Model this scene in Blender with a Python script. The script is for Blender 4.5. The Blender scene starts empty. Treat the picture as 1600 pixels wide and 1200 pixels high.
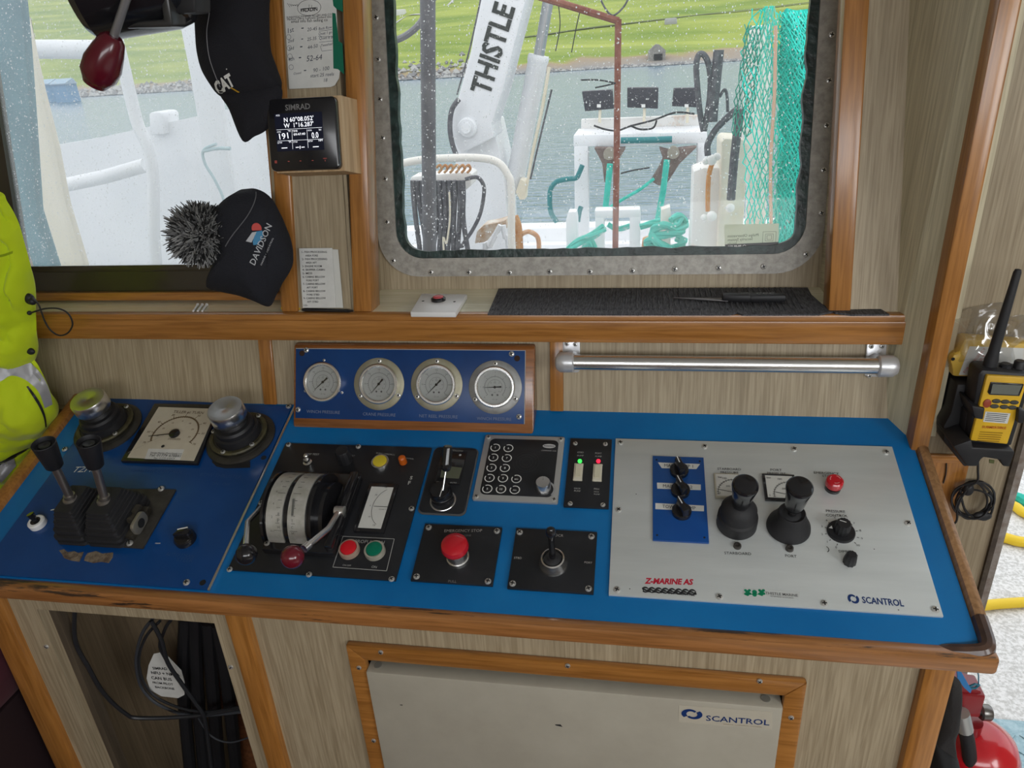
import bpy, bmesh, math, random
from mathutils import Vector, Matrix, noise
from mathutils.bvhtree import BVHTree
random.seed(7)
sc = bpy.context.scene
COL = sc.collection
PI = math.pi
R = math.radians
# ------------------------------------------------------------------ camera
FPX = 1143.0
def cam_axes(yaw, pitch, roll):
    cy, sy, cp, sp, cr, sr = math.cos(yaw), math.sin(yaw), math.cos(pitch), math.sin(pitch), math.cos(roll), math.sin(roll)
    f = Vector((sy*cp, cy*cp, -sp)); r = Vector((cy, -sy, 0)); u = r.cross(f)
    return cr*r+sr*u, -sr*r+cr*u, f
CR, CU, CF = cam_axes(R(-10.79), R(24.82), R(-3.59))
CP = Vector((0, 0, 1.6))
cd = bpy.data.cameras.new('camera'); cam = bpy.data.objects.new('camera', cd); COL.objects.link(cam)
cam.matrix_world = Matrix(((CR.x, CU.x, -CF.x, CP.x), (CR.y, CU.y, -CF.y, CP.y), (CR.z, CU.z, -CF.z, CP.z), (0, 0, 0, 1)))
cd.sensor_fit = 'HORIZONTAL'; cd.sensor_width = 36; cd.lens = 36*FPX/1600; cd.clip_start = .02; cd.clip_end = 3000
sc.camera = cam
# ------------------------------------------------------------------ world and light
sc.view_settings.view_transform = 'Standard'; sc.view_settings.look = 'None'
sc.view_settings.gamma = 1; sc.view_settings.use_curve_mapping = False
sc.view_settings.exposure = 0.0
wd = bpy.data.worlds.new('overcast_sky'); sc.world = wd; wd.use_nodes = True
nt = wd.node_tree; nt.nodes.clear()
wo = nt.nodes.new('ShaderNodeOutputWorld'); bg = nt.nodes.new('ShaderNodeBackground')
tc = nt.nodes.new('ShaderNodeTexCoord'); mp = nt.nodes.new('ShaderNodeMapping'); mp.inputs['Scale'].default_value = (1, 1, 3)
nz = nt.nodes.new('ShaderNodeTexNoise'); nz.inputs['Scale'].default_value = 2.0; nz.inputs['Detail'].default_value = 6
rp = nt.nodes.new('ShaderNodeValToRGB'); rp.color_ramp.elements[0].color = (.62, .70, .80, 1); rp.color_ramp.elements[1].color = (1, 1, 1, 1)
rp.color_ramp.elements[0].position = .3; rp.color_ramp.elements[1].position = .62
nt.links.new(tc.outputs['Generated'], mp.inputs['Vector']); nt.links.new(mp.outputs[0], nz.inputs['Vector'])
nt.links.new(nz.outputs['Fac'], rp.inputs[0]); nt.links.new(rp.outputs[0], bg.inputs[0]); nt.links.new(bg.outputs[0], wo.inputs[0])
bg.inputs[1].default_value = 1.7
def area(name, loc, target, sx, sy, power, color=(1, 1, 1)):
    l = bpy.data.lights.new(name, 'AREA'); l.shape = 'RECTANGLE'; l.size = sx; l.size_y = sy; l.energy = power; l.color = color
    o = bpy.data.objects.new(name, l); COL.objects.link(o); o.location = loc
    d = (Vector(target)-Vector(loc)); o.rotation_euler = d.to_track_quat('-Z', 'Y').to_euler()
    return o
# added fill lamps standing in for daylight from unseen windows of the wheelhouse
area('fill_lamp_aft', (0.35, -1.35, 1.90), (.1, .95, .9), 2.0, .7, 32, (.95, .97, 1))
area('fill_lamp_starboard', (1.9, -.6, 1.7), (0, .6, .8), 1.2, .8, 30, (.95, .98, 1))
area('fill_lamp_port', (-1.85, -.1, 1.75), (-.2, .9, .9), 1.2, .7, 2.5, (.95, .98, 1))
# ------------------------------------------------------------------ frames
def ray(x, y): return (x-800)/FPX*CR-(y-600)/FPX*CU+CF
class Frame:
    def __init__(s, o, v, u=(1, 0, 0)):
        s.o = Vector(o); s.u = Vector(u).normalized(); s.v = Vector(v).normalized(); s.w = s.u.cross(s.v)
        s.M = Matrix(((s.u.x, s.v.x, s.w.x, s.o.x), (s.u.y, s.v.y, s.w.y, s.o.y), (s.u.z, s.v.z, s.w.z, s.o.z), (0, 0, 0, 1)))
    def p(s, x, y, h=0):                       # pixel -> local point of this frame's plane raised by h
        d = ray(x, y); q = s.o+s.w*h
        P = CP+d*((q-CP).dot(s.w)/d.dot(s.w))-s.o
        return Vector((P.dot(s.u), P.dot(s.v), h))
    def uv(s, x, y, h=0): q = s.p(x, y, h); return (q.x, q.y)
def pol(fr, pts, h=0): return [fr.uv(x, y, h) for x, y in pts]
S1, A1, A2 = R(19.6), R(12.8), R(24)
WF = Frame((0, 0, 0), (0, 1, 0))
FC = Frame((0, .7485, .904), (0, math.cos(S1), math.sin(S1)))            # console top
FT = Frame((0, 1.122, 1.203), (0, math.sin(A1), math.cos(A1)))           # raked wall, posts' face
FW = Frame((0, 1.245, 1.203), (0, math.sin(A1), math.cos(A1)))           # raked window plane
FP = Frame((0, 1.105, 1.031), (0, math.sin(A1), math.cos(A1)))           # wall below the sill
FB = Frame((0, 1.09, 1.6), (0, 0, 1))                                    # bulkhead by the door
FF = Frame((0, .765, .85), (0, 0, 1))                                    # console front
FG = Frame((-.384, 1.053, 1.013), (0, math.sin(A2), math.cos(A2)))       # gauge box face
def VY(Y): return Frame((0, Y, 0), (0, 0, 1))                            # upright plane at distance Y
# ------------------------------------------------------------------ materials
MATS = {}
def mat(name, col=(.5, .5, .5), rough=.5, metal=0, spec=.5, emit=None, es=1, noise_amt=0, nscale=30, bump=0, bscale=200, coat=0, stretch=(1, 1, 1), col2=None, trans=0, ior=1.45, alpha=1, detail=4, lo=.35, hi=.65, sheen=0):
    if name in MATS: return MATS[name]
    m = bpy.data.materials.new(name); m.use_nodes = True; t = m.node_tree; b = t.nodes['Principled BSDF']
    b.inputs['Base Color'].default_value = (*col, 1); b.inputs['Roughness'].default_value = rough; b.inputs['Metallic'].default_value = metal
    b.inputs['Specular IOR Level'].default_value = spec; b.inputs['Coat Weight'].default_value = coat; b.inputs['Coat Roughness'].default_value = .08
    b.inputs['Transmission Weight'].default_value = trans; b.inputs['IOR'].default_value = ior; b.inputs['Alpha'].default_value = alpha
    b.inputs['Sheen Weight'].default_value = sheen
    if emit: b.inputs['Emission Color'].default_value = (*emit, 1); b.inputs['Emission Strength'].default_value = es
    if col2 or bump:
        tcn = t.nodes.new('ShaderNodeTexCoord'); mpn = t.nodes.new('ShaderNodeMapping'); mpn.inputs['Scale'].default_value = stretch
        t.links.new(tcn.outputs['Object'], mpn.inputs['Vector'])
    if col2:
        n = t.nodes.new('ShaderNodeTexNoise'); n.inputs['Scale'].default_value = nscale; n.inputs['Detail'].default_value = detail; n.inputs['Roughness'].default_value = .6
        r = t.nodes.new('ShaderNodeValToRGB'); r.color_ramp.elements[0].color = (*col, 1); r.color_ramp.elements[1].color = (*col2, 1)
        r.color_ramp.elements[0].position = lo; r.color_ramp.elements[1].position = hi
        t.links.new(mpn.outputs[0], n.inputs['Vector']); t.links.new(n.outputs['Fac'], r.inputs[0]); t.links.new(r.outputs[0], b.inputs['Base Color'])
    if bump:
        n2 = t.nodes.new('ShaderNodeTexNoise'); n2.inputs['Scale'].default_value = bscale; n2.inputs['Detail'].default_value = 4
        bp = t.nodes.new('ShaderNodeBump'); bp.inputs['Strength'].default_value = bump; bp.inputs['Distance'].default_value = .002
        t.links.new(mpn.outputs[0], n2.inputs['Vector']); t.links.new(n2.outputs['Fac'], bp.inputs['Height']); t.links.new(bp.outputs[0], b.inputs['Normal'])
    MATS[name] = m; return m
def grain(name, c0, c1, axis, rough=.4, scale=14, dark=None, coat=0, worn=None, k=.05):
    """wood with grain running along the local x ('u') or y ('v') axis"""
    if name in MATS: return MATS[name]
    m = bpy.data.materials.new(name); m.use_nodes = True; t = m.node_tree; b = t.nodes['Principled BSDF']; L = t.links.new
    b.inputs['Roughness'].default_value = rough; b.inputs['Coat Weight'].default_value = coat; b.inputs['Coat Roughness'].default_value = .15
    g = t.nodes.new('ShaderNodeTexCoord'); mpn = t.nodes.new('ShaderNodeMapping')
    mpn.inputs['Scale'].default_value = {'u': (k, 1, 1), 'v': (1, k, 1), 'z': (1, 1, k)}[axis]
    L(g.outputs['Object'], mpn.inputs['Vector'])
    n = t.nodes.new('ShaderNodeTexNoise'); n.inputs['Scale'].default_value = scale*12; n.inputs['Detail'].default_value = 5; n.inputs['Distortion'].default_value = .6
    r = t.nodes.new('ShaderNodeValToRGB'); r.color_ramp.elements[0].color = (*c0, 1); r.color_ramp.elements[1].color = (*c1, 1)
    r.color_ramp.elements[0].position = .33; r.color_ramp.elements[1].position = .62
    L(mpn.outputs[0], n.inputs['Vector']); L(n.outputs['Fac'], r.inputs[0])
    n2 = t.nodes.new('ShaderNodeTexNoise'); n2.inputs['Scale'].default_value = scale*1.5; n2.inputs['Detail'].default_value = 2
    L(mpn.outputs[0], n2.inputs['Vector'])
    mx = t.nodes.new('ShaderNodeMix'); mx.data_type = 'RGBA'; mx.blend_type = 'MULTIPLY'
    r2 = t.nodes.new('ShaderNodeValToRGB'); r2.color_ramp.elements[0].color = (.84, .83, .81, 1); r2.color_ramp.elements[1].color = (1, 1, 1, 1)
    r2.color_ramp.elements[0].position = .3; r2.color_ramp.elements[1].position = .6
    L(n2.outputs['Fac'], r2.inputs[0]); mx.inputs[0].default_value = 1; L(r.outputs[0], mx.inputs[6]); L(r2.outputs[0], mx.inputs[7])
    out = mx.outputs[2]
    if worn:
        n3 = t.nodes.new('ShaderNodeTexNoise'); n3.inputs['Scale'].default_value = 9; n3.inputs['Detail'].default_value = 7; n3.inputs['Roughness'].default_value = .7
        mp3 = t.nodes.new('ShaderNodeMapping'); mp3.inputs['Scale'].default_value = {'u': (.35, 4, 4), 'v': (4, .35, 4), 'z': (4, 4, .35)}[axis]
        L(g.outputs['Object'], mp3.inputs['Vector']); L(mp3.outputs[0], n3.inputs['Vector'])
        r3 = t.nodes.new('ShaderNodeValToRGB'); r3.color_ramp.elements[0].position = worn; r3.color_ramp.elements[1].position = worn+.03
        L(n3.outputs['Fac'], r3.inputs[0])
        m3 = t.nodes.new('ShaderNodeMix'); m3.data_type = 'RGBA'; L(r3.outputs[0], m3.inputs[0]); L(out, m3.inputs[6]); m3.inputs[7].default_value = (.06, .035, .02, 1)
        out = m3.outputs[2]
    L(out, b.inputs['Base Color'])
    bp = t.nodes.new('ShaderNodeBump'); bp.inputs['Strength'].default_value = .25; bp.inputs['Distance'].default_value = .0006
    L(n.outputs['Fac'], bp.inputs['Height']); L(bp.outputs[0], b.inputs['Normal'])
    MATS[name] = m; return m
VEN_V = grain('pale_veneer_upright', (.30, .235, .145), (.44, .36, .24), 'v', .5, 26, k=.03)
VEN_Z = grain('pale_veneer_vertical', (.27, .21, .13), (.39, .32, .215), 'z', .5, 26, k=.03)
VEN_S = grain('pale_veneer_lit', (.48, .43, .29), (.66, .60, .42), 'z', .5, 22, k=.03)  # same veneer lightened for window-lit side faces; light put into the colour
OAK_U = grain('varnished_wood_lengthwise', (.29, .115, .022), (.43, .185, .042), 'u', .3, 16, coat=.35)
OAK_V = grain('varnished_wood_upright', (.29, .115, .022), (.43, .185, .042), 'v', .3, 16, coat=.35)
OAK_Z = grain('varnished_wood_vertical', (.29, .115, .022), (.43, .185, .042), 'z', .3, 16, coat=.35)
OAK_W = grain('worn_wood_edge', (.27, .11, .03), (.42, .18, .055), 'u', .35, 14, coat=.3, worn=.56)
OAK_WV = grain('worn_wood_rail', (.27, .14, .06), (.40, .22, .10), 'v', .35, 14, coat=.3, worn=.70)
OAK_D = grain('dark_varnished_wood', (.20, .07, .018), (.31, .115, .032), 'u', .25, 16, coat=.5)
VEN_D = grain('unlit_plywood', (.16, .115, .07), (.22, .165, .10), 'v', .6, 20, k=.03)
RED_Z = grain('reddish_wood', (.13, .045, .02), (.22, .085, .035), 'z', .35, 9, coat=.3)
BLUE_T = mat('blue_laminate', (.0, .13, .37), .36, col2=(.004, .16, .42), nscale=6, bump=.05, bscale=900)
BLUE_P = mat('dark_blue_painted_plate', (.0, .045, .19), .28, col2=(.004, .06, .23), nscale=5, coat=.2)
BLUE_G = mat('navy_plate', (.004, .035, .14), .35, col2=(.006, .05, .19), nscale=7)
BLK = mat('black_gloss_plastic', (.012, .012, .014), .18, coat=.3)
BLKM = mat('black_matt_plastic', (.014, .014, .016), .5)
BLKP = mat('black_panel', (.012, .013, .015), .33, col2=(.018, .019, .022), nscale=9)
RUB = mat('black_rubber', (.018, .018, .02), .62, bump=.15, bscale=300)
STEEL = mat('stainless_steel', (.80, .80, .79), .27, 1, bump=.05, bscale=500)
ALU = mat('brushed_aluminium_panel', (.60, .63, .62), .38, .35, col2=(.68, .71, .70), nscale=40, stretch=(.12, 1, 1), lo=.3, hi=.7)
ALUF = mat('turned_aluminium', (.70, .70, .70), .28, 1)
GREYM = mat('grey_frame_metal', (.29, .275, .245), .45, .15, col2=(.43, .41, .37), nscale=90, detail=6)
SCR = mat('screw_metal', (.68, .67, .64), .35, .7)
SLOT = mat('screw_slot', (.01, .01, .01), .8)
WHT = mat('white_print', (.75, .75, .72), .6)
DIMP = mat('faded_white_print', (.42, .42, .40), .6)
INK = mat('black_print', (.02, .02, .022), .6)
CREAM = mat('ivory_plastic', (.66, .62, .50), .4)
PAPER = mat('paper', (.60, .60, .57), .8, col2=(.68, .68, .65), nscale=20)
WPL = mat('white_plastic', (.78, .78, .77), .35)
RED = mat('red_plastic', (.50, .01, .02), .22, coat=.4)
DRED = mat('oxblood_plastic', (.13, .008, .018), .2, coat=.5)
YEL = mat('yellow_plastic', (.72, .44, .02), .45, col2=(.62, .36, .02), nscale=25)
YLAMP = mat('yellow_lens', (.62, .48, .03), .3)
GRN = mat('green_lens', (.0, .16, .09), .3)
RLENS = mat('red_lens', (.62, .01, .02), .3)
ORG = mat('orange_lens', (.55, .11, .01), .35)
GLASS = mat('clear_cover_glass', (1, 1, 1), .02, trans=1, ior=1.45)
HIVIS = mat('hi_vis_yellow_fabric', (.50, .66, .0), .8, col2=(.60, .74, .01), nscale=6, bump=.5, bscale=60, sheen=.2)
REFL = mat('silver_reflective_tape', (.42, .42, .44), .45, .3, bump=.2, bscale=100)
FABB = mat('black_cotton', (.010, .010, .014), .9, bump=.6, bscale=420)
FABN = mat('charcoal_knit', (.013, .014, .02), .9, bump=.8, bscale=500)
# ------------------------------------------------------------------ mesh building
OFF = {}
def thing(name, label, cat, frame=WF, at=(0, 0, 0), group=None):
    o = bpy.data.objects.new(name, None); COL.objects.link(o); o.empty_display_size = .05
    o.matrix_world = frame.M @ Matrix.Translation(Vector(at)); OFF[o] = (frame, Vector(at))
    return tag(o, label, cat, group)
def tag(o, label, cat, group=None, kind=None):
    o['label'] = label; o['category'] = cat
    if group: o['group'] = group
    if kind: o['kind'] = kind
    return o
def ortho(d):
    d = Vector(d).normalized(); a = Vector((0, 0, 1)) if abs(d.z) < .9 else Vector((1, 0, 0))
    x = a.cross(d).normalized(); return x, d.cross(x), d
class MB:
    def __init__(s): s.bm = bmesh.new(); s.mi = 0
    def mat(s, i): s.mi = i; return s
    def _f(s, vs):
        try: f = s.bm.faces.new(vs); f.material_index = s.mi; return f
        except ValueError: return None
    def prism(s, pts, z0, z1, bev=0):
        vb = [s.bm.verts.new((x, y, z0)) for x, y in pts]; vt = [s.bm.verts.new((x, y, z1)) for x, y in pts]; n = len(pts)
        fs = [s._f(vt), s._f(vb[::-1])]+[s._f((vb[i], vb[(i+1) % n], vt[(i+1) % n], vt[i])) for i in range(n)]
        s._fixn(fs)
        if bev:
            es = {e for f in fs if f for e in f.edges}
            r = bmesh.ops.bevel(s.bm, geom=list(es), offset=bev, segments=2, affect='EDGES', profile=.5)
            for f in r['faces']: f.material_index = s.mi
        return s
    def _fixn(s, fs): bmesh.ops.recalc_face_normals(s.bm, faces=[f for f in fs if f])
    def box(s, x0, x1, y0, y1, z0, z1, bev=0): return s.prism([(x0, y0), (x1, y0), (x1, y1), (x0, y1)], z0, z1, bev)
    def rrect(s, x0, x1, y0, y1, r, z0, z1, bev=0, n=6):
        pts = []
        for cx, cy, a0 in ((x1-r, y0+r, -90), (x1-r, y1-r, 0), (x0+r, y1-r, 90), (x0+r, y0+r, 180)):
            for k in range(n+1): a = R(a0+90*k/n); pts.append((cx+r*math.cos(a), cy+r*math.sin(a)))
        return s.prism(pts, z0, z1, bev)
    def hexa(s, P):                              # eight points: bottom four, top four
        v = [s.bm.verts.new(p) for p in P]
        s._fixn([s._f([v[i] for i in q]) for q in ((3, 2, 1, 0), (4, 5, 6, 7), (0, 1, 5, 4), (1, 2, 6, 5), (2, 3, 7, 6), (3, 0, 4, 7))]); return s
    def lathe(s, prof, c=(0, 0, 0), axis=(0, 0, 1), n=28, sq=None, knurl=0):
        x, y, z = ortho(axis) if tuple(axis) != (0, 0, 1) else (Vector((1, 0, 0)), Vector((0, 1, 0)), Vector((0, 0, 1)))
        c = Vector(c); rings = []; fs = []
        for r, h in prof:
            if r < 1e-6: rings.append([s.bm.verts.new(c+z*h)]); continue
            ring = []
            for k in range(n):
                a = 2*PI*k/n; q = r*(1-(knurl if k % 2 else 0)); ca, sa = math.cos(a), math.sin(a)
                if sq: e = sq; m = (abs(ca)**e+abs(sa)**e)**(-1/e); q = r*m
                ring.append(s.bm.verts.new(c+x*q*ca+y*q*sa+z*h))
            rings.append(ring)
        for A, B in zip(rings, rings[1:]):
            if len(A) == 1 and len(B) == 1: continue
            for k in range(n):
                if len(A) == 1: fs.append(s._f((A[0], B[k], B[(k+1) % n])))
                elif len(B) == 1: fs.append(s._f((A[k], A[(k+1) % n], B[0])))
                else: fs.append(s._f((A[k], A[(k+1) % n], B[(k+1) % n], B[k])))
        if len(rings[0]) > 1: fs.append(s._f(rings[0][::-1]))
        if len(rings[-1]) > 1: fs.append(s._f(rings[-1]))
        s._fixn(fs); return s
    def cyl(s, c, r, h, axis=(0, 0, 1), r2=None, n=24, b=0):
        r2 = r if r2 is None else r2
        return s.lathe([(r, 0), (r2, h)] if not b else [(r, 0), (r2, h-b), (r2-b*.3, h-b*.3), (r2-b, h)], c, axis, n)
    def ring(s, c, r0, r1, h0, h1, n=32, axis=(0, 0, 1)):
        rr = (r1-r0)*.25
        return s.lathe([(r0, h0), (r1, h0), (r1, h1-rr), (r1-rr, h1), (r0+rr, h1), (r0, h1-rr), (r0, h0)], c, axis, n)
    def sph(s, c, r, sc=(1, 1, 1), n=16, axis=None):
        prof = [(r*math.sin(PI*k/n), -r*math.cos(PI*k/n)) for k in range(n+1)]
        v0 = set(s.bm.verts); s.lathe(prof, (0, 0, 0), (0, 0, 1), n*2)
        for v in s.bm.verts:
            if v not in v0: v.co = Vector((v.co.x*sc[0], v.co.y*sc[1], v.co.z*sc[2]))+Vector(c)
        return s
    def tube(s, pts, r, n=8, closed=False, taper=None):
        pts = [Vector(p) for p in pts]; m = len(pts); rings = []; fs = []; px = None
        for i, p in enumerate(pts):
            a = pts[(i-1) % m] if (closed or i) else p; b = pts[(i+1) % m] if (closed or i < m-1) else p
            t = (b-a).normalized() if (b-a).length > 1e-9 else Vector((0, 0, 1))
            if px is None: x, y, _ = ortho(t)
            else:
                x = px-t*px.dot(t); x = x.normalized() if x.length > 1e-6 else ortho(t)[0]; y = t.cross(x)
            px = x; rr = taper[i] if taper else r
            rings.append([s.bm.verts.new(p+x*rr*math.cos(2*PI*k/n)+y*rr*math.sin(2*PI*k/n)) for k in range(n)])
        for i in range(m if closed else m-1):
            A, B = rings[i], rings[(i+1) % m]
            for k in range(n): fs.append(s._f((A[k], A[(k+1) % n], B[(k+1) % n], B[k])))
        if not closed: fs += [s._f(rings[0][::-1]), s._f(rings[-1])]
        s._fixn(fs); return s
    def text(s, st, P0, P1, h, height=None, bold=0, shear=0, flip=False, size=None):
        """text whose baseline runs from P0 to P1 (2-D points); h is its height above the plane"""
        V, F = glyphs(st, bold, shear)
        if not V: return s
        x0 = min(v[0] for v in V); x1 = max(v[0] for v in V); P0 = Vector(P0[:2]); P1 = Vector(P1[:2]); d = P1-P0; k = d.length/(x1-x0); d.normalize()
        e = Vector((-d.y, d.x)); ky = k if height is None else height/.73
        if size: k = ky = size/.73; P0 = (P0+P1)/2-d*((x1-x0)*k/2)
        if flip: P0, d = P0+d*(k*(x1-x0)), -d
        vs = [s.bm.verts.new((*(P0+d*((v[0]-x0)*k)+e*(v[1]*ky)), h)) for v in V]
        for f in F:
            if flip: f = f[::-1]
            g = s._f([vs[i] for i in f])
            if g: g.normal_update(); (g.normal.z < 0) and g.normal_flip()
        return s
    def disc(s, c, r, n=20, rx=None, a0=0):
        rx = rx or r
        s._f([s.bm.verts.new((c[0]+rx*math.cos(2*PI*k/n), c[1]+r*math.sin(2*PI*k/n), c[2])) for k in range(n)]); return s
    def flat(s, pts, h):
        f = s._f([s.bm.verts.new((x, y, h)) for x, y in pts])
        if f: f.normal_update(); (f.normal.z < 0) and f.normal_flip()
        return s
    def line(s, a, b, w, h):
        a = Vector(a[:2]); b = Vector(b[:2]); d = (b-a); d = d.normalized() if d.length else Vector((1, 0)); e = Vector((-d.y, d.x))*w/2
        return s.flat([a-e, b-e, b+e, a+e], h)
    def arc(s, c, r, a0, a1, w, h, n=20, ry=None):
        ry = ry or r
        p = [Vector((c[0]+r*math.cos(R(a0+(a1-a0)*k/n)), c[1]+ry*math.sin(R(a0+(a1-a0)*k/n)))) for k in range(n+1)]
        for a, b in zip(p, p[1:]): s.line(a, b, w, h)
        return s
    def xf(s, M, v0=None):
        for v in s.bm.verts:
            if v0 is None or v not in v0: v.co = M @ v.co
        return s
    def add(s, o):
        me = bpy.data.meshes.new('t'); o.bm.to_mesh(me); s.bm.from_mesh(me); bpy.data.meshes.remove(me); return s
    def build(s, name, mats, parent=None, label=None, frame=None, smooth=35, sub=0):
        me = bpy.data.meshes.new(name)
        if parent is not None:
            off = OFF[parent][1]
            if off.length: bmesh.ops.translate(s.bm, verts=s.bm.verts, vec=-off)
        s.bm.to_mesh(me); s.bm.free()
        for m in (mats if isinstance(mats, (list, tuple)) else [mats]): me.materials.append(m)
        if smooth:
            me.shade_smooth(); me.set_sharp_from_angle(angle=R(smooth))
        o = bpy.data.objects.new(name, me); COL.objects.link(o)
        if parent is not None: o.parent = parent; OFF[o] = OFF[parent]
        else:
            fr = frame or WF; o.matrix_world = fr.M; OFF[o] = (fr, Vector((0, 0, 0)))
        if sub: md = o.modifiers.new('subdivision', 'SUBSURF'); md.levels = md.render_levels = sub
        if label: o['label'] = label
        return o
GL = {}
def glyphs(st, bold, shear):
    k = (st, bold, shear)
    if k not in GL:
        c = bpy.data.curves.new('t', 'FONT'); c.body = st; c.size = 1; c.offset = bold; c.shear = shear; c.resolution_u = 2
        o = bpy.data.objects.new('t', c); me = bpy.data.meshes.new_from_object(o)
        GL[k] = ([tuple(v.co) for v in me.vertices], [tuple(p.vertices) for p in me.polygons])
        bpy.data.objects.remove(o); bpy.data.meshes.remove(me); bpy.data.curves.remove(c)
    return GL[k]
def project_on(mb, src, frame, lift=.0015, cut=True):
    """lays flat marks on the curved cloth src (both in the frame's coordinates), along the line of sight of the photograph"""
    t = BVHTree.FromBMesh(src.bm); o = frame.M.inverted() @ CP; dead = []
    for v in mb.bm.verts:
        d = (v.co-o).normalized(); hit = t.ray_cast(o, d)
        if hit[0]: v.co = hit[0]-d*lift
        else: dead.append(v)
    if dead and cut: bmesh.ops.delete(mb.bm, geom=dead, context='VERTS')
    return mb
def struct(o): o['kind'] = 'structure'; return o
def catmull(P, n=8, closed=False):
    P = [Vector(p) for p in P]; out = []; m = len(P)
    for i in range(m if closed else m-1):
        g = (lambda j: P[j % m]) if closed else (lambda j: P[max(0, min(m-1, j))])
        a, b, c, d = g(i-1), g(i), g(i+1), g(i+2)
        for k in range(n):
            t = k/n; out.append(.5*((2*b)+(c-a)*t+(2*a-5*b+4*c-d)*t*t+(3*b-a-3*c+d)*t**3))
    if not closed: out.append(P[-1])
    return out
SCREW_ME = {}
def screw_mesh(r, kind):
    r *= 1.08; k = (round(r, 5), kind)
    if k not in SCREW_ME:
        m = MB(); m.lathe([(r, 0), (r, r*.12), (r*.86, r*.4), (r*.5, r*.55), (0, r*.58)], n=14)
        m.mat(1)
        w = r*.16; l = r*.62
        if kind == 'hex': m.cyl((0, 0, r*.5), r*.42, r*.12, n=6)
        else:
            m.box(-l, l, -w, w, r*.42, r*.62)
            if kind == 'cross': m.box(-w, w, -l, l, r*.42, r*.621)
        me = bpy.data.meshes.new('screw'); m.bm.to_mesh(me); m.bm.free(); me.materials.append(SCR); me.materials.append(SLOT)
        me.shade_smooth(); me.set_sharp_from_angle(angle=R(40)); SCREW_ME[k] = me
    return SCREW_ME[k]
def screws(parent, pts, h, r=.0042, kind='cross', name='screw', label=None):
    for p in pts:
        o = bpy.data.objects.new(name, screw_mesh(r, kind)); COL.objects.link(o); o.parent = parent
        o.location = Vector((p[0], p[1], h))-OFF[parent][1]; o.rotation_euler = (0, 0, random.uniform(0, 3)); OFF[o] = OFF[parent]
def inflate(mb, pts, c, hf, hb, rings=7, amp=0, freq=8, base=0, seed=0, power=.5):
    """closed cushion-like solid with the given outline: bulges hf to the front (+h) and hb to the back"""
    c = Vector(c); P = [Vector(p[:2]) for p in pts]; n = len(P)
    def layer(t, hh):
        z = hh*(1-t**2)**power; out = []
        for p in P:
            q = c+(p-c)*t; v = Vector((q.x, q.y, base+z))
            if amp: v.z += (1 if hh > 0 else -1)*(1-t*t)**.3*amp*noise.noise(Vector((q.x*freq+seed, q.y*freq, seed)))
            out.append(mb.bm.verts.new(v))
        return out
    ts = [1-k/rings for k in range(rings)]
    edge = layer(1, 0); fs = []
    for hh in (hf, hb):
        prev = edge
        for t in ts[1:]:
            cur = layer(t, hh)
            for i in range(n): fs.append(mb._f((prev[i], prev[(i+1) % n], cur[(i+1) % n], cur[i])))
            prev = cur
        z = base+hh+((1 if hh > 0 else -1)*amp*noise.noise(Vector((c.x*freq+seed, c.y*freq, seed))) if amp else 0)
        cv = mb.bm.verts.new((c.x, c.y, z))
        for i in range(n): fs.append(mb._f((prev[i], prev[(i+1) % n], cv)))
    mb._fixn(fs); return mb
def drape(mb, src, lift=.0006, cut=False):
    """lays the flat marks of mb on the front (+z) of the surface src (an MB in the same coordinates)"""
    t = BVHTree.FromBMesh(src.bm); dead = []
    for v in mb.bm.verts:
        hit = t.ray_cast(Vector((v.co.x, v.co.y, 2)), Vector((0, 0, -1)))
        if hit[0]: v.co.z = hit[0].z+lift
        elif cut: dead.append(v)
    if dead: bmesh.ops.delete(mb.bm, geom=dead, context='VERTS')
    return mb
# ================================================================== the wheelhouse shell
CARPET = mat('maroon_carpet', (.045, .008, .014), .95, col2=(.07, .012, .02), nscale=120, bump=.6, bscale=300)
CEIL = mat('pale_ceiling_board', (.62, .60, .55), .7)
LWALL = VEN_Z
m = MB(); m.box(-1.35, .62, -1.8, 1.12, -.04, 0); struct(m.build('floor', CARPET))
m = MB(); m.box(-1.35, 2.0, -1.8, 1.40, 2.0, 2.04); struct(m.build('ceiling', CEIL))
m = MB(); m.box(-1.35, 2.0, -1.86, -1.8, 0, 2.0); struct(m.build('wall_back', VEN_Z))
m = MB(); m.box(-1.35, -1.30, -1.8, 1.36, 0, 2.0); struct(m.build('wall_left', VEN_Z))
m = MB(); m.box(1.95, 2.0, -1.8, 1.1, 0, 2.0); struct(m.build('wall_right', VEN_Z))
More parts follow.
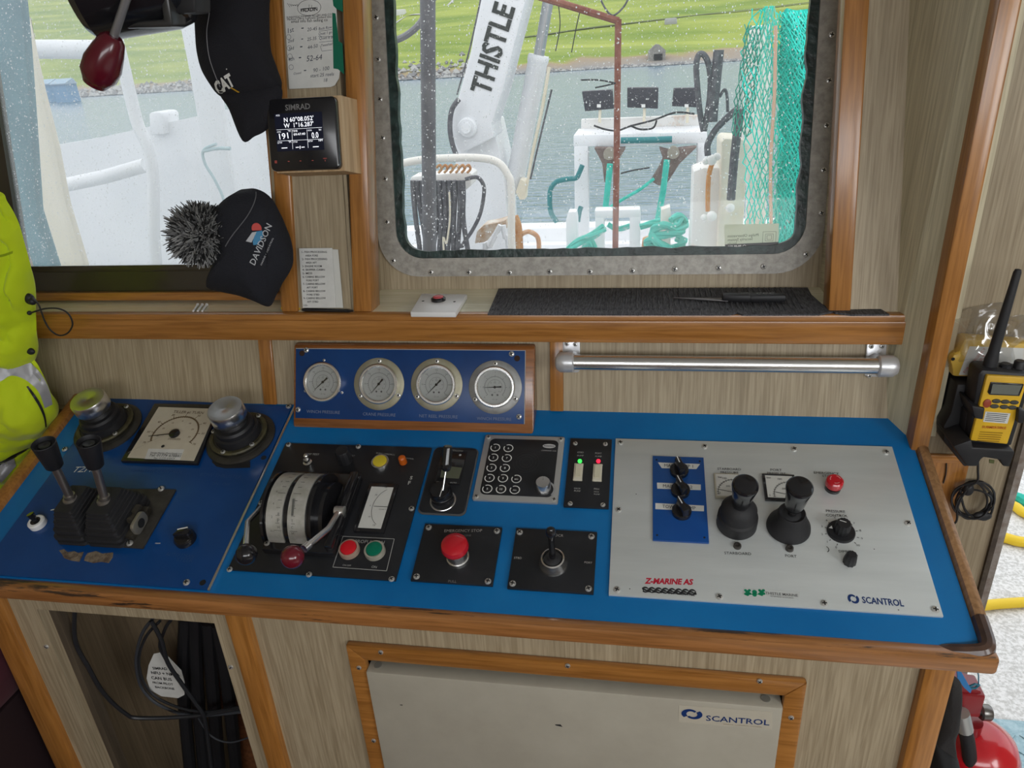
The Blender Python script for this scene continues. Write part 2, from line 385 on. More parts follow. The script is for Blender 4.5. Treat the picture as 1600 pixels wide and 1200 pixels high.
# raked front wall: everything in frame FT / FW
m = MB()
m.box(-.612, -.484, -.002, .82, -.1, -.003)                 # panel between the windows
m.box(-.486, -.479, -.002, .82, -.125, -.003)
m.box(.303, .392, -.002, .82, -.14, -.003)
m.build('wall_front', VEN_V, frame=FT)['kind'] = 'structure'
def holed(mb, X0, X1, Y0, Y1, x0, x1, y0, y1, r, h0, h1, n=8):
    """plate with a rounded opening"""
    inner = []; outer = []
    for cx, cy, a0, ox, oy in ((x1-r, y0+r, -90, X1, Y0), (x1-r, y1-r, 0, X1, Y1), (x0+r, y1-r, 90, X0, Y1), (x0+r, y0+r, 180, X0, Y0)):
        for k in range(n+1): a = R(a0+90*k/n); inner.append((cx+r*math.cos(a), cy+r*math.sin(a)))
        q = [(x1-r, Y0), (ox, oy), (X1, y0+r)] if a0 == -90 else [(X1, y1-r), (ox, oy), (x1-r, Y1)] if a0 == 0 else [(x0+r, Y1), (ox, oy), (X0, y1-r)] if a0 == 90 else [(X0, y0+r), (ox, oy), (x0+r, Y0)]
        for k in range(n+1):
            t = k/n*2; i = int(min(t, 1.999)); f = t-i; outer.append((q[i][0]*(1-f)+q[i+1][0]*f, q[i][1]*(1-f)+q[i+1][1]*f))
    N = len(inner); fs = []
    V = [[mb.bm.verts.new((x, y, h)) for x, y in P] for P, h in ((inner, h1), (outer, h1), (outer, h0), (inner, h0))]
    for A, B in ((0, 1), (1, 2), (2, 3), (3, 0)):
        for i in range(N): fs.append(mb._f((V[A][i], V[A][(i+1) % N], V[B][(i+1) % N], V[B][i])))
    mb._fixn(fs); return mb
GX0, GX1, GY0, GY1 = -.437, .268, .056, .66                 # inner edge of the window frame
m = MB(); holed(m, -.5, .36, -.012, .80, GX0-.004, GX1+.004, GY0-.004, GY1, .06, -.03, 0)
struct(m.build('wall_front', VEN_V, frame=FW))
m = MB(); m.box(-.479, -.472, -.002, .82, -.125, -.03); struct(m.build('trim_1', VEN_V, frame=FT))
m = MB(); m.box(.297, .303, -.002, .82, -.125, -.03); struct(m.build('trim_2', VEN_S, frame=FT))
for i, (P, d) in enumerate(((((-.480, 0), (-.447, 0), (-.420, .82), (-.453, .82)), .04), (((.284, 0), (.316, 0), (.303, .82), (.268, .82)), .035), (((-.611, 0), (-.581, 0), (-.558, .82), (-.588, .82)), .05))):
    m = MB(); m.prism(P, -d, .004, .003); struct(m.build('trim_%d' % (i+3), OAK_V, frame=FT))
# side strip from the raked wall to the bulkhead post
m = MB()
P = [(.383, 1.115, 1.15), (.412, 1.085, 1.02), (.40, 1.12, 1.02), (.345, 1.33, 2.0), (.409, 1.085, 2.0)]
m.hexa([(.383, 1.118, 1.02), (.410, 1.07, 1.02), (.45, 1.07, 1.02), (.45, 1.14, 1.02), (.343, 1.312, 2.0), (.410, 1.07, 2.0), (.45, 1.07, 2.0), (.45, 1.32, 2.0)])
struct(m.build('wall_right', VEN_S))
m = MB(); m.box(.409, .434, 1.044, 1.12, .3, 2.0, .0035); struct(m.build('trim_6', OAK_Z))
# bulkhead beside the door
m = MB(); m.box(.425, .578, 1.09, 1.13, 0, 2.0); struct(m.build('wall_right', VEN_Z))
m = MB(); m.box(.434, .514, -1.2, -.634, 0, .004); m.build('trim_7', OAK_V, frame=FB)['kind'] = 'structure'
m = MB(); m.box(.434, .514, -.634, -.62, 0, .009, .002); struct(m.build('trim_8', OAK_U, frame=FB))
m = MB(); m.box(.574, .582, -1.6, .4, -.04, .006); struct(m.build('trim_9', mat('dark_seal', (.05, .035, .025), .7, col2=(.09, .07, .05), nscale=60), frame=FB))
m = MB(); m.box(.582, .594, -1.6, .4, -.04, .003, .001); struct(m.build('trim_10', mat('door_frame_metal', (.36, .33, .30), .5, .2, col2=(.22, .17, .14), nscale=50), frame=FB))
# wall below the sill
m = MB(); m.box(-1.30, .43, -.02, .128, -.04, 0); struct(m.build('wall_front', VEN_V, frame=FP))
for i, (x0, x1) in enumerate(((407.7, 428), (859.5, 880.5))):
    a = FP.p(x0, 560).x; b = FP.p(x1, 560).x
    m = MB(); m.box(a, b, 0, .128, 0, .006, .002); struct(m.build('trim_%d' % (11+i), OAK_V, frame=FP))
m = MB(); m.box(-1.35, .41, 1.085, 1.125, 0, 1.02); struct(m.build('wall_front', VEN_Z))
# sill
m = MB(); m.box(-1.30, .398, 1.122, 1.275, 1.175, 1.203); struct(m.build('trim_13', grain('sill_veneer', (.74, .71, .50), (.84, .81, .62), 'u', .22, 20, coat=1)))
m = MB(); m.rrect(-1.30, .405, 1.106, 1.124, .006, 1.158, 1.2036, .004); struct(m.build('trim_14', OAK_U))
m = MB(); m.rrect(-1.30, .406, 1.1035, 1.112, .003, 1.156, 1.194, .003); struct(m.build('trim_15', OAK_U))
# ------------------------------------------------------------------ window 1 (steel framed)
def rr_pts(x0, x1, y0, y1, r, n=8):
    pts = []
    for cx, cy, a0 in ((x1-r, y0+r, -90), (x1-r, y1-r, 0), (x0+r, y1-r, 90), (x0+r, y0+r, 180)):
        for k in range(n+1): a = R(a0+90*k/n); pts.append((cx+r*math.cos(a), cy+r*math.sin(a)))
    return pts
def rband(mb, o, i, ro, ri, h0, h1, wob=0):
    O = rr_pts(*o, ro); I = rr_pts(*i, ri); N = len(O)
    if wob:
        # long edges get intermediate points so the bead can wander
        def dens(P):
            Q = []
            for a, b in zip(P, P[1:]+P[:1]):
                n = max(1, int(math.hypot(b[0]-a[0], b[1]-a[1])/.012)); Q += [(a[0]+(b[0]-a[0])*k/n, a[1]+(b[1]-a[1])*k/n) for k in range(n)]
            return Q
        n0 = []; O2 = []
        for k in range(N):
            a, b = I[k], I[(k+1) % N]; c, d = O[k], O[(k+1) % N]; n = max(1, int(math.hypot(b[0]-a[0], b[1]-a[1])/.012))
            for j in range(n):
                t = j/n; p = Vector((a[0]+(b[0]-a[0])*t, a[1]+(b[1]-a[1])*t)); q = Vector((c[0]+(d[0]-c[0])*t, c[1]+(d[1]-c[1])*t))
                w = noise.noise(Vector((p.x*28, p.y*28, 3)))*wob; p = p+(p-q).normalized()*w
                n0.append(tuple(p)); O2.append(tuple(q))
        I, O, N = n0, O2, len(n0)
    V = [[mb.bm.verts.new((x, y, h)) for x, y in P] for P, h in ((I, h1), (O, h1), (O, h0), (I, h0))]; fs = []
    for A, B in ((0, 1), (1, 2), (2, 3), (3, 0)):
        for k in range(N): fs.append(mb._f((V[A][k], V[A][(k+1) % N], V[B][(k+1) % N], V[B][k])))
    mb._fixn(fs); return mb
m = MB(); rband(m, (-.471, .297, .0235, .69), (GX0, GX1, GY0, GY1), .075, .05, 0, .006)
win = m.build('window_1', GREYM, frame=FW); struct(win)
sc_pts = [FW.uv(*q) for q in ((593, 94), (596, 156), (600, 216), (604, 280), (606.5, 347), (616.5, 407), (675, 425), (734, 425), (797, 425.5), (859.5, 424), (922, 424), (988, 422.5), (1054, 420), (1122, 418), (1192, 416), (1258, 397), (1282, 333), (1285.5, 266), (1290, 197), (1294, 127), (1298, 56), (590, 29))]
screws(win, sc_pts, .006, .0046)
m = MB(); rband(m, (GX0-.001, GX1+.001, GY0-.001, GY1+.001), (GX0+.015, GX1-.015, GY0+.014, GY1-.02), .05, .032, -.012, .0015, .0055)
m.build('seal', mat('black_sealant', (.012, .022, .02), .35, col2=(.03, .06, .055), nscale=35, bump=.8, bscale=80), win)
m = MB(); m.box(GX0, GX1, GY0, GY1, -.010, -.006); m.build('glass', mat('window_glass', (1, 1, 1), 0), win, smooth=0)
gm = MATS['window_glass']; t = gm.node_tree; t.nodes.remove(t.nodes['Principled BSDF']); out = t.nodes['Material Output']
tr = t.nodes.new('ShaderNodeBsdfTransparent'); gl = t.nodes.new('ShaderNodeBsdfGlossy'); gl.inputs['Roughness'].default_value = .02
mxs = t.nodes.new('ShaderNodeMixShader'); fr = t.nodes.new('ShaderNodeFresnel'); fr.inputs[0].default_value = 1.2
df = t.nodes.new('ShaderNodeBsdfDiffuse'); df.inputs[0].default_value = (.9, .93, .95, 1); mx2 = t.nodes.new('ShaderNodeMixShader'); mx2.inputs[0].default_value = .025
tl = t.nodes.new('ShaderNodeBsdfTranslucent'); tl.inputs[0].default_value = (.95, .97, 1, 1)
t.links.new(fr.outputs[0], mxs.inputs[0]); t.links.new(tr.outputs[0], mxs.inputs[1]); t.links.new(gl.outputs[0], mxs.inputs[2])
t.links.new(mxs.outputs[0], mx2.inputs[1]); t.links.new(tl.outputs[0], mx2.inputs[2]); t.links.new(mx2.outputs[0], out.inputs[0])
HAZE = gm.copy(); HAZE.name = 'rain_hazed_glass'
for nd in HAZE.node_tree.nodes:
    if nd.type == 'MIX_SHADER' and not nd.inputs[0].is_linked: nd.inputs[0].default_value = .17
# raindrops on the outside of the panes
DROP = bpy.data.materials.new('water_drop'); DROP.use_nodes = True; t = DROP.node_tree; t.nodes.remove(t.nodes['Principled BSDF'])
a_ = t.nodes.new('ShaderNodeBsdfGlass'); a_.inputs['IOR'].default_value = 1.33; b_ = t.nodes.new('ShaderNodeBsdfTranslucent'); b_.inputs[0].default_value = (1, 1, 1, 1); c_ = t.nodes.new('ShaderNodeMixShader'); c_.inputs[0].default_value = .45
t.links.new(a_.outputs[0], c_.inputs[1]); t.links.new(b_.outputs[0], c_.inputs[2]); t.links.new(c_.outputs[0], t.nodes['Material Output'].inputs[0])
def drops(name, frame, x0, x1, y0, y1, n, h, rmax, label, mark=None, dens=None):
    m = MB(); rnd = random.Random(5)
    for i in range(n):
        x = rnd.uniform(x0, x1); y = rnd.uniform(y0, y1)
        if dens and rnd.random() > dens(x, y): continue
        r = rmax*(.28+.72*rnd.random()**4); st = rnd.uniform(1, 1.5)
        c = m.bm.verts.new((x, y, h-r*.55)); rg = [m.bm.verts.new((x+r*math.cos(k*PI/3), y+r*st*math.sin(k*PI/3), h)) for k in range(6)]
        md = [m.bm.verts.new((x+r*.75*math.cos(k*PI/3), y+r*.75*st*math.sin(k*PI/3), h-r*.38)) for k in range(6)]
        for k in range(6):
            m.bm.faces.new((md[k], md[(k+1) % 6], c)); m.bm.faces.new((rg[k], rg[(k+1) % 6], md[(k+1) % 6], md[k]))
        m.bm.faces.new(rg)
    o = m.build(name, mark or DROP, frame=frame, smooth=80)
    return tag(o, label, 'raindrops', kind='stuff')
drops('raindrops', FW, GX0+.02, GX1-.02, GY0+.02, .56, 7500, -.0102, .00135, 'raindrops scattered over the glass of the steel framed window')
# ------------------------------------------------------------------ window 2 (left)
FL = Frame((0, 1.20, 1.203), (0, math.sin(A1), math.cos(A1)))
DKF = mat('dark_window_channel', (.045, .036, .022), .25, .1, coat=.5)
m = MB(); m.box(-1.30, -.600, -.01, .057, -.02, -.004); m.box(-1.30, -1.185, .05, .82, -.02, 0); m.box(-.636, -.60, .05, .82, -.03, 0); m.box(-1.2, -.6, .05, .062, -.02, .002, .001); m.box(-1.2, -.6, .80, .82, -.02, 0)
w2 = m.build('window_2', DKF, frame=FL); struct(w2)
m = MB(); m.box(-1.19, -.63, .055, .81, -.012, -.009); m.build('glass', HAZE, w2, smooth=0)
m = MB(); m.box(-.6375, -.6355, .05, .82, -.004, .003); m.build('edge_bead', ALUF, w2)
m = MB(); m.box(-1.30, -.612, -.002, .013, -.012, .03, .002); struct(m.build('trim_16', OAK_U, frame=FL))
m = MB(); m.box(-.618, -.605, -.002, .82, -.11, -.01); struct(m.build('trim_17', OAK_V, frame=FT))
drops('raindrops', FL, -1.185, -.64, .065, .56, 9000, -.0122, .0013, 'fine raindrops covering the glass of the left window')
# ================================================================== console desk
desk = thing('console_desk', 'wide wooden control console with sloping blue worktop and veneer front', 'console', FF, (-.3, -.85, 0))
def fc2ff(fr_from, fr_to): return fr_to.M.inverted() @ fr_from.M
def dpart(name, mb, mats, fr=FC, **k):
    mb.xf(fc2ff(fr, FF)); return mb.build(name, mats, desk, **k)
m = MB(); m.box(-1.045, .415, -.002, .379, -.022, 0); dpart('worktop', m, BLUE_T)
m = MB(); m.box(-1.069, -1.043, -.012, .395, -.035, .010, .007); dpart('edge_rail', m, OAK_V)
m = MB(); m.box(.4165, .4345, .012, .395, -.03, .0085, .0085); dpart('edge_rail', m, OAK_WV)
m = MB(); m.tube(catmull([(.4255, .040, .0), (.425, .02, .001), (.4235, .004, .002), (.417, -.004, .002), (.40, -.006, -.001), (.38, -.006, -.004), (.355, -.0055, -.012)], 6), .0095, 10, taper=None); dpart('corner_guard', m, mat('worn_dark_wood', (.10, .05, .03), .4, coat=.4, col2=(.05, .028, .022), nscale=40))
m = MB(); m.prism([(-1.069, .730), (.432, .730), (.432, .7505), (-1.069, .7505)], .878, .9055, .006); dpart('front_edge', m, OAK_W, WF)
m = MB()
ox0, ox1, ot = -.938, -.629, -.021
m.box(-1.02, ox0, -.85, .035, -.018, 0); m.box(ox0, ox1, ot, .035, -.018, 0); m.box(ox1, -.412, -.85, .035, -.018, 0); m.box(ox0, ox1, -.85, -.55, -.018, 0)
m.box(-.412, .221, -.034, .035, -.018, 0); m.box(.221, .38, -.85, .035, -.018, 0); m.box(-.412, .221, -.85, -.6, -.018, 0)
dpart('front_panel', m, VEN_V, FF)
for a, b in ((-1.03, -.985), (-.601, -.564), (.362, .400)):
    m = MB(); m.box(a, b, -.85, .032, -.02, .012, .006); dpart('corner_post' if a != -.601 else 'stile', m, OAK_V, FF)
m = MB(); m.box(.385, .402, -.85, .05, -.34, -.02); dpart('side_panel', m, VEN_V, FF)
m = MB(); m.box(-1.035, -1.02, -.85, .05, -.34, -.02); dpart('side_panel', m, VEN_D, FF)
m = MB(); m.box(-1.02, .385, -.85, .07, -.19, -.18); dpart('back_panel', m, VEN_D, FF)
m = MB(); m.box(-.938, -.925, -.85, .02, -.036, -.018); dpart('stile', m, grain('dark_batten', (.06, .045, .03), (.10, .075, .05), 'v', .6, 9), FF)
m = MB(); m.box(-.80, -.755, -.85, .03, -.18, -.16); dpart('brace', m, RED_Z, FF)
m = MB(); m.prism([(-.80, -.33), (-.80, -.40), (-.45, -.60), (-.45, -.53)], -.18, -.165); dpart('brace', m, RED_Z, FF)
m = MB(); m.box(-.66, -.50, -.85, .03, -.178, -.15); dpart('cable_duct', m, BLKM, FF)
ring_s = [FF.uv(*q, 0) for q in ((73, 1010), (361, 1042))]
screws(desk, ring_s, 0, .004, 'slot')
# wooden surround of the cabinet
m = MB()
def mitre(mb, x0, x1, y1, w, y0, h):
    mb.prism([(x0, y0), (x0+w, y0), (x0+w, y1-w), (x0, y1)], 0, h, .003)
    mb.prism([(x0, y1), (x0+w, y1-w), (x1-w, y1-w), (x1, y1)], 0, h, .003)
    mb.prism([(x1, y1), (x1-w, y1-w), (x1-w, y0), (x1, y0)], 0, h, .003)
mitre(m, -.416, .226, -.032, .027, -.62, .012); dpart('cabinet_surround', m, OAK_U, FF)
screws(desk, [FF.uv(*q, .012) for q in ((595, 1019), (887, 1040), (1187, 1064), (1236, 1121), (561, 1043), (584, 1157))], .012, .0036)
cab = thing('control_cabinet', 'beige painted steel cabinet door set in a wooden surround below the console', 'cabinet', FF, (-.09, -.6, 0))
BEI = mat('beige_painted_steel', (.37, .34, .275), .45, col2=(.41, .38, .31), nscale=12)
m = MB(); m.box(-.39, .20, -.62, -.058, -.2, -.012, .002); m.build('body', BEI, cab)
q = FF.p(571, 1053, .018); q2 = FF.p(1225, 1104, .018)
DX0, DX1, DT = q.x, q2.x, (q.y+q2.y)/2
m = MB(); m.box(DX0, DX1, -.62, DT, -.010, .018, .004); m.build('door', BEI, cab)
for px, py in ((592, 1047), (1196, 1095)):
    a = FF.p(px, py, .004); m = MB(); m.cyl((a.x, DT-.001, .004), .006, .0022, (0, 1, 0)); m.build('plug', mat('grey_plug', (.2, .19, .16), .5), cab)
m = MB(); m.flat([FF.uv(*p, .0183) for p in ((867, 1132), (876, 1132), (879, 1136), (868, 1133.5))], .0183); m.flat([FF.uv(*p, .0183) for p in ((625, 1101), (629, 1101), (629, 1102.5), (625, 1102))], .0183); m.build('scratch', INK, cab, smooth=0)
NAVY = mat('navy_print', (.004, .03, .14), .5)
def scan_logo(mb, fr, x0, y0, x1, y1, h):
    """round emblem of two interlocking hooks between two pixel corners"""
    a = fr.p(x0, y0, h); b = fr.p(x1, y1, h); cx, cy = (a.x+b.x)/2, (a.y+b.y)/2; rx, ry = abs(b.x-a.x)/2, abs(a.y-b.y)/2
    for s in (1, -1):
        P = []
        for k in range(15):
            t = R(38+190*k/14); P.append((s*(math.cos(t)*rx*.80-rx*.20), s*math.sin(t)*ry))
        for k in range(15):
            t = R(228-190*k/14); P.append((s*(math.cos(t)*rx*.42-rx*.10), s*(math.sin(t)*ry*.55+ry*.02)))
        mb.flat([(cx+x, cy+y) for x, y in P], h)
m = MB(); P = [FF.uv(*p, .0184) for p in ((1061, 1102), (1207.5, 1113), (1206, 1140), (1060, 1128))]; m.prism(P, .0181, .0184)
stk = m.build('sticker', mat('sticker_film', (.50, .46, .37), .3), cab, label='printed maker sticker on the door')
m = MB(); scan_logo(m, FF, 1065, 1107, 1097, 1125, .0188)
m.text('SCANTROL', FF.uv(1103, 1126, .0188), FF.uv(1202, 1133.5, .0188), .0188, height=.0105, bold=.01)
m.mat(1); m.text('MARINE CONTROL SYSTEMS', FF.uv(1130, 1132, .0188), FF.uv(1190, 1136.8, .0188), .0188, height=.0018); m.build('lettering', [NAVY, mat('tan_print', (.30, .24, .15), .6)], stk, smooth=0)

# maroon seat cushion beside the console
st = thing('bench_seat', 'dark maroon upholstered bench at the lower left beside the console', 'bench', WF, (-1.17, .5, 0))
m = MB(); m.box(-1.298, -1.06, .1, .93, .0, .62, .004); m.build('base', mat('dark_seat_base', (.02, .008, .01), .7), st)
m = MB(); m.box(-1.298, -1.05, .08, .95, .62, .74, .03); m.build('cushion', mat('maroon_velour', (.055, .006, .014), .9, col2=(.08, .01, .02), nscale=30, sheen=.1), st)
# ================================================================== panels on the console (frame FC, heights above the worktop)
def C(x, y, h=0): return FC.uv(x, y, h)
def quad_rect(fr, pts, h=0):
    q = [fr.uv(x, y, h) for x, y in pts]; us = [p[0] for p in q]; vs = [p[1] for p in q]
    return (sum(sorted(us)[:2])/2, sum(sorted(us)[2:])/2, sum(sorted(vs)[:2])/2, sum(sorted(vs)[2:])/2)
def tx(mb, st, x0, y0, x1, y1, h, fr=FC, **k): return mb.text(st, fr.uv(x0, y0, h), fr.uv(x1, y1, h), h, **k)
# ---- left blue steering panel
sp = thing('steering_panel', 'dark blue steering panel with two rubber booted levers and a square rudder dial', 'control panel', FC, (-.8, .19, 0))
H = .003
m = MB(); m.prism([(-.998, .383), (-.616, .371), (-.611, .003), (-1.0, .003)], 0, H); m.build('plate', BLUE_P, sp)
m = MB(); m.box(-.612, -.6075, .002, .378, 0, .0042, .001); m.build('edge_strip', STEEL, sp)
screws(sp, [C(293, 912), C(452, 637), C(103, 704), C(247, 688)], H, .0048)
for q_ in ((318, 912), (413, 717)): m = MB(); m.cyl((*C(*q_), H-.001), .0048, .0014, n=16); m.build('hole_plug', BLKM, sp)
m = MB(); P = [C(*p, H) for p in ((331, 722), (336, 714), (346, 714), (352, 719), (391, 720), (391, 731), (352, 732), (338, 729))]; m.prism(P, H, H+.0006); m.build('blanking_patch', BLKM, sp)
m = MB()
tx(m, 'TZMI', 114, 738, 147, 737, H+.0005, shear=.3); m.arc(C(84, 805), .013, 40, 130, .0022, H+.0004, ry=.009)
tx(m, 'MAIN', 242, 850, 250, 850, H+.0005); m.build('lettering', WHT, sp, smooth=0)
m = MB(); tx(m, 'THRUSTER CONTROL', 200, 737, 285, 740, H+.0005); tx(m, 'BOW THRUSTER', 312, 744, 376, 748, H+.0005); tx(m, 'ON / OFF', 330, 757, 358, 759, H+.0005); tx(m, 'AUTO / MAN', 258, 868, 302, 872, H+.0005); tx(m, 'STEER', 275, 877, 300, 879, H+.0005)
m.build('lettering', mat('worn_print', (.03, .08, .22), .6), sp, smooth=0)
m = MB()
for P in (((92, 860), (100, 858), (106, 863), (116, 861), (122, 864), (131, 862), (128, 870), (124, 878), (118, 877), (111, 876), (100, 872), (97, 866)), ((137, 864), (150, 861), (160, 865), (177, 863), (176, 871), (170, 880), (158, 878), (146, 880), (131, 876), (133, 870))):
    m.flat([C(*p, H+.0004) for p in P], H+.0004)
m.build('glue_residue', mat('glue_stain', (.25, .20, .14), .8, col2=(.09, .06, .04), nscale=130, detail=6), sp, smooth=0)
# rudder indicator
ind = [(237, 627), (347, 628), (309, 727), (186, 722)]
m = MB(); m.prism([C(*p, .010) for p in ((241, 630), (344, 632), (308, 724), (188, 720))], H, .010, .0015)
ri = m.build('rudder_indicator', BLK, sp)
m = MB(); m.prism([C(*p, .0105) for p in ((248, 636), (339, 639), (303, 720), (199, 715))], .010, .0108); m.build('dial', mat('aged_dial_card', (.55, .49, .38), .45, col2=(.60, .55, .44), nscale=20), ri)
m = MB(); pc = FC.p(273, 678, .0115); h = .0112
A = -36
for k in range(41):
    a = R(205-k*230/40); r0, r1 = .039, (.0475 if k % 5 == 0 else .044)
    m.line((pc.x+r0*math.cos(a), pc.y+r0*math.sin(a)), (pc.x+r1*math.cos(a), pc.y+r1*math.sin(a)), .0012 if k % 5 == 0 else .0007, h)
m.arc(pc, .0415, -25, 205, .0026, h, 40)
for k, s in enumerate(('70', '50', '40', '20', '0', '20', '40', '50', '70')):
    a = R(205-k*230/8); q = (pc.x+.053*math.cos(a)-.003, pc.y+.051*math.sin(a)-.002); m.text(s, q, (q[0]+.006, q[1]), h, bold=.01, size=.0045)
for k, s in enumerate(('30', '20', '10', '0', '10', '20', '30')):
    a = R(190-k*200/6); q = (pc.x+.031*math.cos(a)-.0022, pc.y+.031*math.sin(a)-.0015); m.text(s, q, (q[0]+.0045, q[1]), h, bold=.01, size=.0036)
tx(m, 'TILLER at TURN', 270, 645, 317, 647, h, bold=.01); tx(m, 'DEGREES', 262, 687, 281, 687.5, h)
m.build('scale_markings', mat('brown_print', (.16, .11, .06), .6), ri, smooth=0)
m = MB(); m.flat([C(*p, .0111) for p in ((232, 701), (288, 702), (281, 719), (226, 717))], .0111); m.build('paper_label', PAPER, ri, smooth=0)
m = MB()
for i, (s, a, b) in enumerate((('Thistle Marine (Peterhead) Ltd', (234, 708.5), (283, 710)), ('Tel: 01779 478841', (232, 713), (281, 714.5)), ('Fax: 01779 470919', (240, 717), (272, 718)))): tx(m, s, *a, *b, .0115)
m.lathe([(0, .0114), (.003, .0114), (.003, .0118), (0, .0118)], (*C(259, 704), 0)); m.build('lettering', INK, ri, smooth=0)
m = MB(); m.cyl((pc.x, pc.y, .011), .0095, .004, b=.001); q = C(237, 689); m.prism([(pc.x, pc.y-.001), (pc.x, pc.y+.001), (q[0], q[1]+.0003), (q[0], q[1]-.0003)], .0125, .0132)
m.build('needle', BLK, ri)
m = MB(); a = C(205, 714); m.line(a, C(262, 686), .0006, .0118); m.build('glass_scratch', mat('pale_line', (.4, .36, .28), .6), ri, smooth=0)
# control heads with aluminium knobs
def control_head(bx, by, tx_, ty, yellowish):
    u, v = C(bx, by); hh = .080
    m = MB(); m.lathe([(.060, H), (.060, .006), (.054, .010), (.050, .010), (.050, .016), (.047, .018), (.040, .018), (.040, .013), (0, .013)], (u, v, 0), n=40)
    hd = m.build('control_head', mat('dark_bronze_rubber', (.02, .018, .015), .45, col2=(.035, .032, .026), nscale=60, coat=.2), sp)
    m = MB(); m.ring((u, v, 0), .041, .050, .012, .0195, 40); m.build('clamp_ring', mat('brass_ring', (.12, .11, .055), .45, .5, col2=(.05, .045, .03), nscale=50), hd)
    screws(hd, [(u+.0455*math.cos(a), v+.0455*math.sin(a)) for a in (R(60), R(180), R(-35), R(-100))], .0195, .004)
    m = MB(); m.lathe([(.040, .018), (.038, .030), (.034, .032), (.034, .040), (.031, .044), (.025, .045), (.022, .052), (.018, .056), (.0, .056)], (u, v, 0), n=32); m.build('hub', BLKM, hd)
    m = MB(); m.lathe([(0, .055), (.028, .055), (.030, .058), (.030, hh-.003), (.0285, hh), (.006, hh), (.004, hh-.001), (0, hh-.001)], (u, v, 0), n=48); m.build('knob', ALUF, hd)
control_head(171, 671, 140, 622, 1); control_head(378, 687, 357, 628, 0)
# lever block: base plate, two bellows, two levers
bp = [C(*p, .006) for p in ((150, 763), (275, 765), (223, 857), (107, 848))]
m = MB(); m.prism(bp, H, .007, .001); lb = m.build('lever_block', mat('grey_cast_plate', (.085, .08, .07), .45, .5, col2=(.05, .045, .04), nscale=40), sp)
screws(lb, [C(252, 764, .007), C(203, 849, .007), C(126, 843, .007)], .007, .005, 'slot')
def boot(mb, x0, x1, y0, y1, z0, z1, n, top):
    cx, cy = (x0+x1)/2, (y0+y1)/2; tx0, ty0 = top
    for i in range(n):
        for (t, e) in ((i/n, 1.0), ((i+.55)/n, 1.0), ((i+.6)/n, .90), ((i+.95)/n, .90)):
            pass
    prof = [(0, 1)]
    for i in range(n): t = i/n; k = 1-.50*max(0, (t-.25)/.75); prof += [(t+.01, k), (t+.5/n, k*.985), (t+.55/n, k*.90), (t+.97/n, k*.89)]
    prof += [(1, .42)]
    rings = []
    for t, k in prof:
        z = z0+(z1-z0)*t; sx = (x1-x0)/2*k; sy = (y1-y0)/2*k; ox = cx+tx0*t; oy = cy+ty0*t; r = min(sx, sy)*.25
        rings.append([mb.bm.verts.new((px, py, z)) for px, py in rr_pts(ox-sx, ox+sx, oy-sy, oy+sy, r, 4)])
    fs = []; N = len(rings[0])
    for A, B in zip(rings, rings[1:]):
        for k in range(N): fs.append(mb._f((A[k], A[(k+1) % N], B[(k+1) % N], B[k])))
    fs += [mb._f(rings[-1]), mb._f(rings[0][::-1])]; mb._fixn(fs)
for (x0, y0, x1, y1, kx, ky, gx, gy, hd_) in ((104, 838, 142, 770, 117, 757, 68, 693, 0), (143, 840, 190, 770, 162, 763, 138, 690, 1)):
    b0 = C(x0, y0, .007); b1 = C(x1+8, y1, .007)
    uu = [C(104, 828, .006)[0], C(150, 832, .006)[0], C(207, 835, .006)[0]]; u0, u1 = (uu[0], uu[1]-.001) if hd_ == 0 else (uu[1], uu[2])
    v0, v1 = .060, .152
    m = MB(); boot(m, u0, u1, v0, v1, .006, .060, 5, (-.002, .004)); bo = m.build('rubber_boot', RUB, lb)
    cu, cv = (u0+u1)/2-.002, (v0+v1)/2+.004
    base = Vector((cu, cv, .056))
    topp = FC.p(gx, gy, .172 if hd_ == 0 else .168)
    d = (topp-base).normalized(); L = (topp-base).length
    m = MB(); m.lathe([(.0135, 0), (.0115, .010), (.0085, .012), (.0085, .018)], base-d*.006, d); m.tube([base, base+d*(L-.03)], .0063, 12); lv = m.build('lever', mat('dull_lever_steel', (.30, .28, .26), .38, .9), lb)
    m = MB(); m.lathe([(.011, L-.046), (.0125, L-.044), (.0165, L-.006), (.0170, L), (.0160, L+.001), (.0150, L-.001), (.0140, L-.006), (.009, L-.006), (.008, L-.003), (.003, L-.003), (0, L-.005)], base, d, 28); m.build('grip', BLKM, lv)
# worn bracket beside the boots
m = MB(); a = C(222, 800, .02)
m.box(-.797, -.766, .075, .132, .007, .018, .002); m.box(-.795, -.772, .095, .128, .018, .030, .004); m.build('bracket', mat('dark_oily_metal', (.05, .045, .035), .4, .5, col2=(.09, .08, .06), nscale=90), lb)
m = MB(); m.rrect(-.012, .012, -.017, .017, .008, -.003, .003, .001); m.xf(Matrix.Translation((-.757, .092, .030)) @ Matrix.Rotation(R(90), 4, 'Y') @ Matrix.Rotation(R(0), 4, 'Z')); m.mat(1)
m.cyl((-.7535, .092, .030), .0075, .0008, (1, 0, 0)); m.build('cam_plate', [mat('pale_worn_metal', (.30, .28, .22), .4, .6), SLOT], lb)
for c_, r_ in (((-.784, .106, .030), .0065), ((-.79, .074, .018), .004)): m = MB(); m.cyl(c_, r_, .001); m.build('bolt_hole', SLOT, lb)
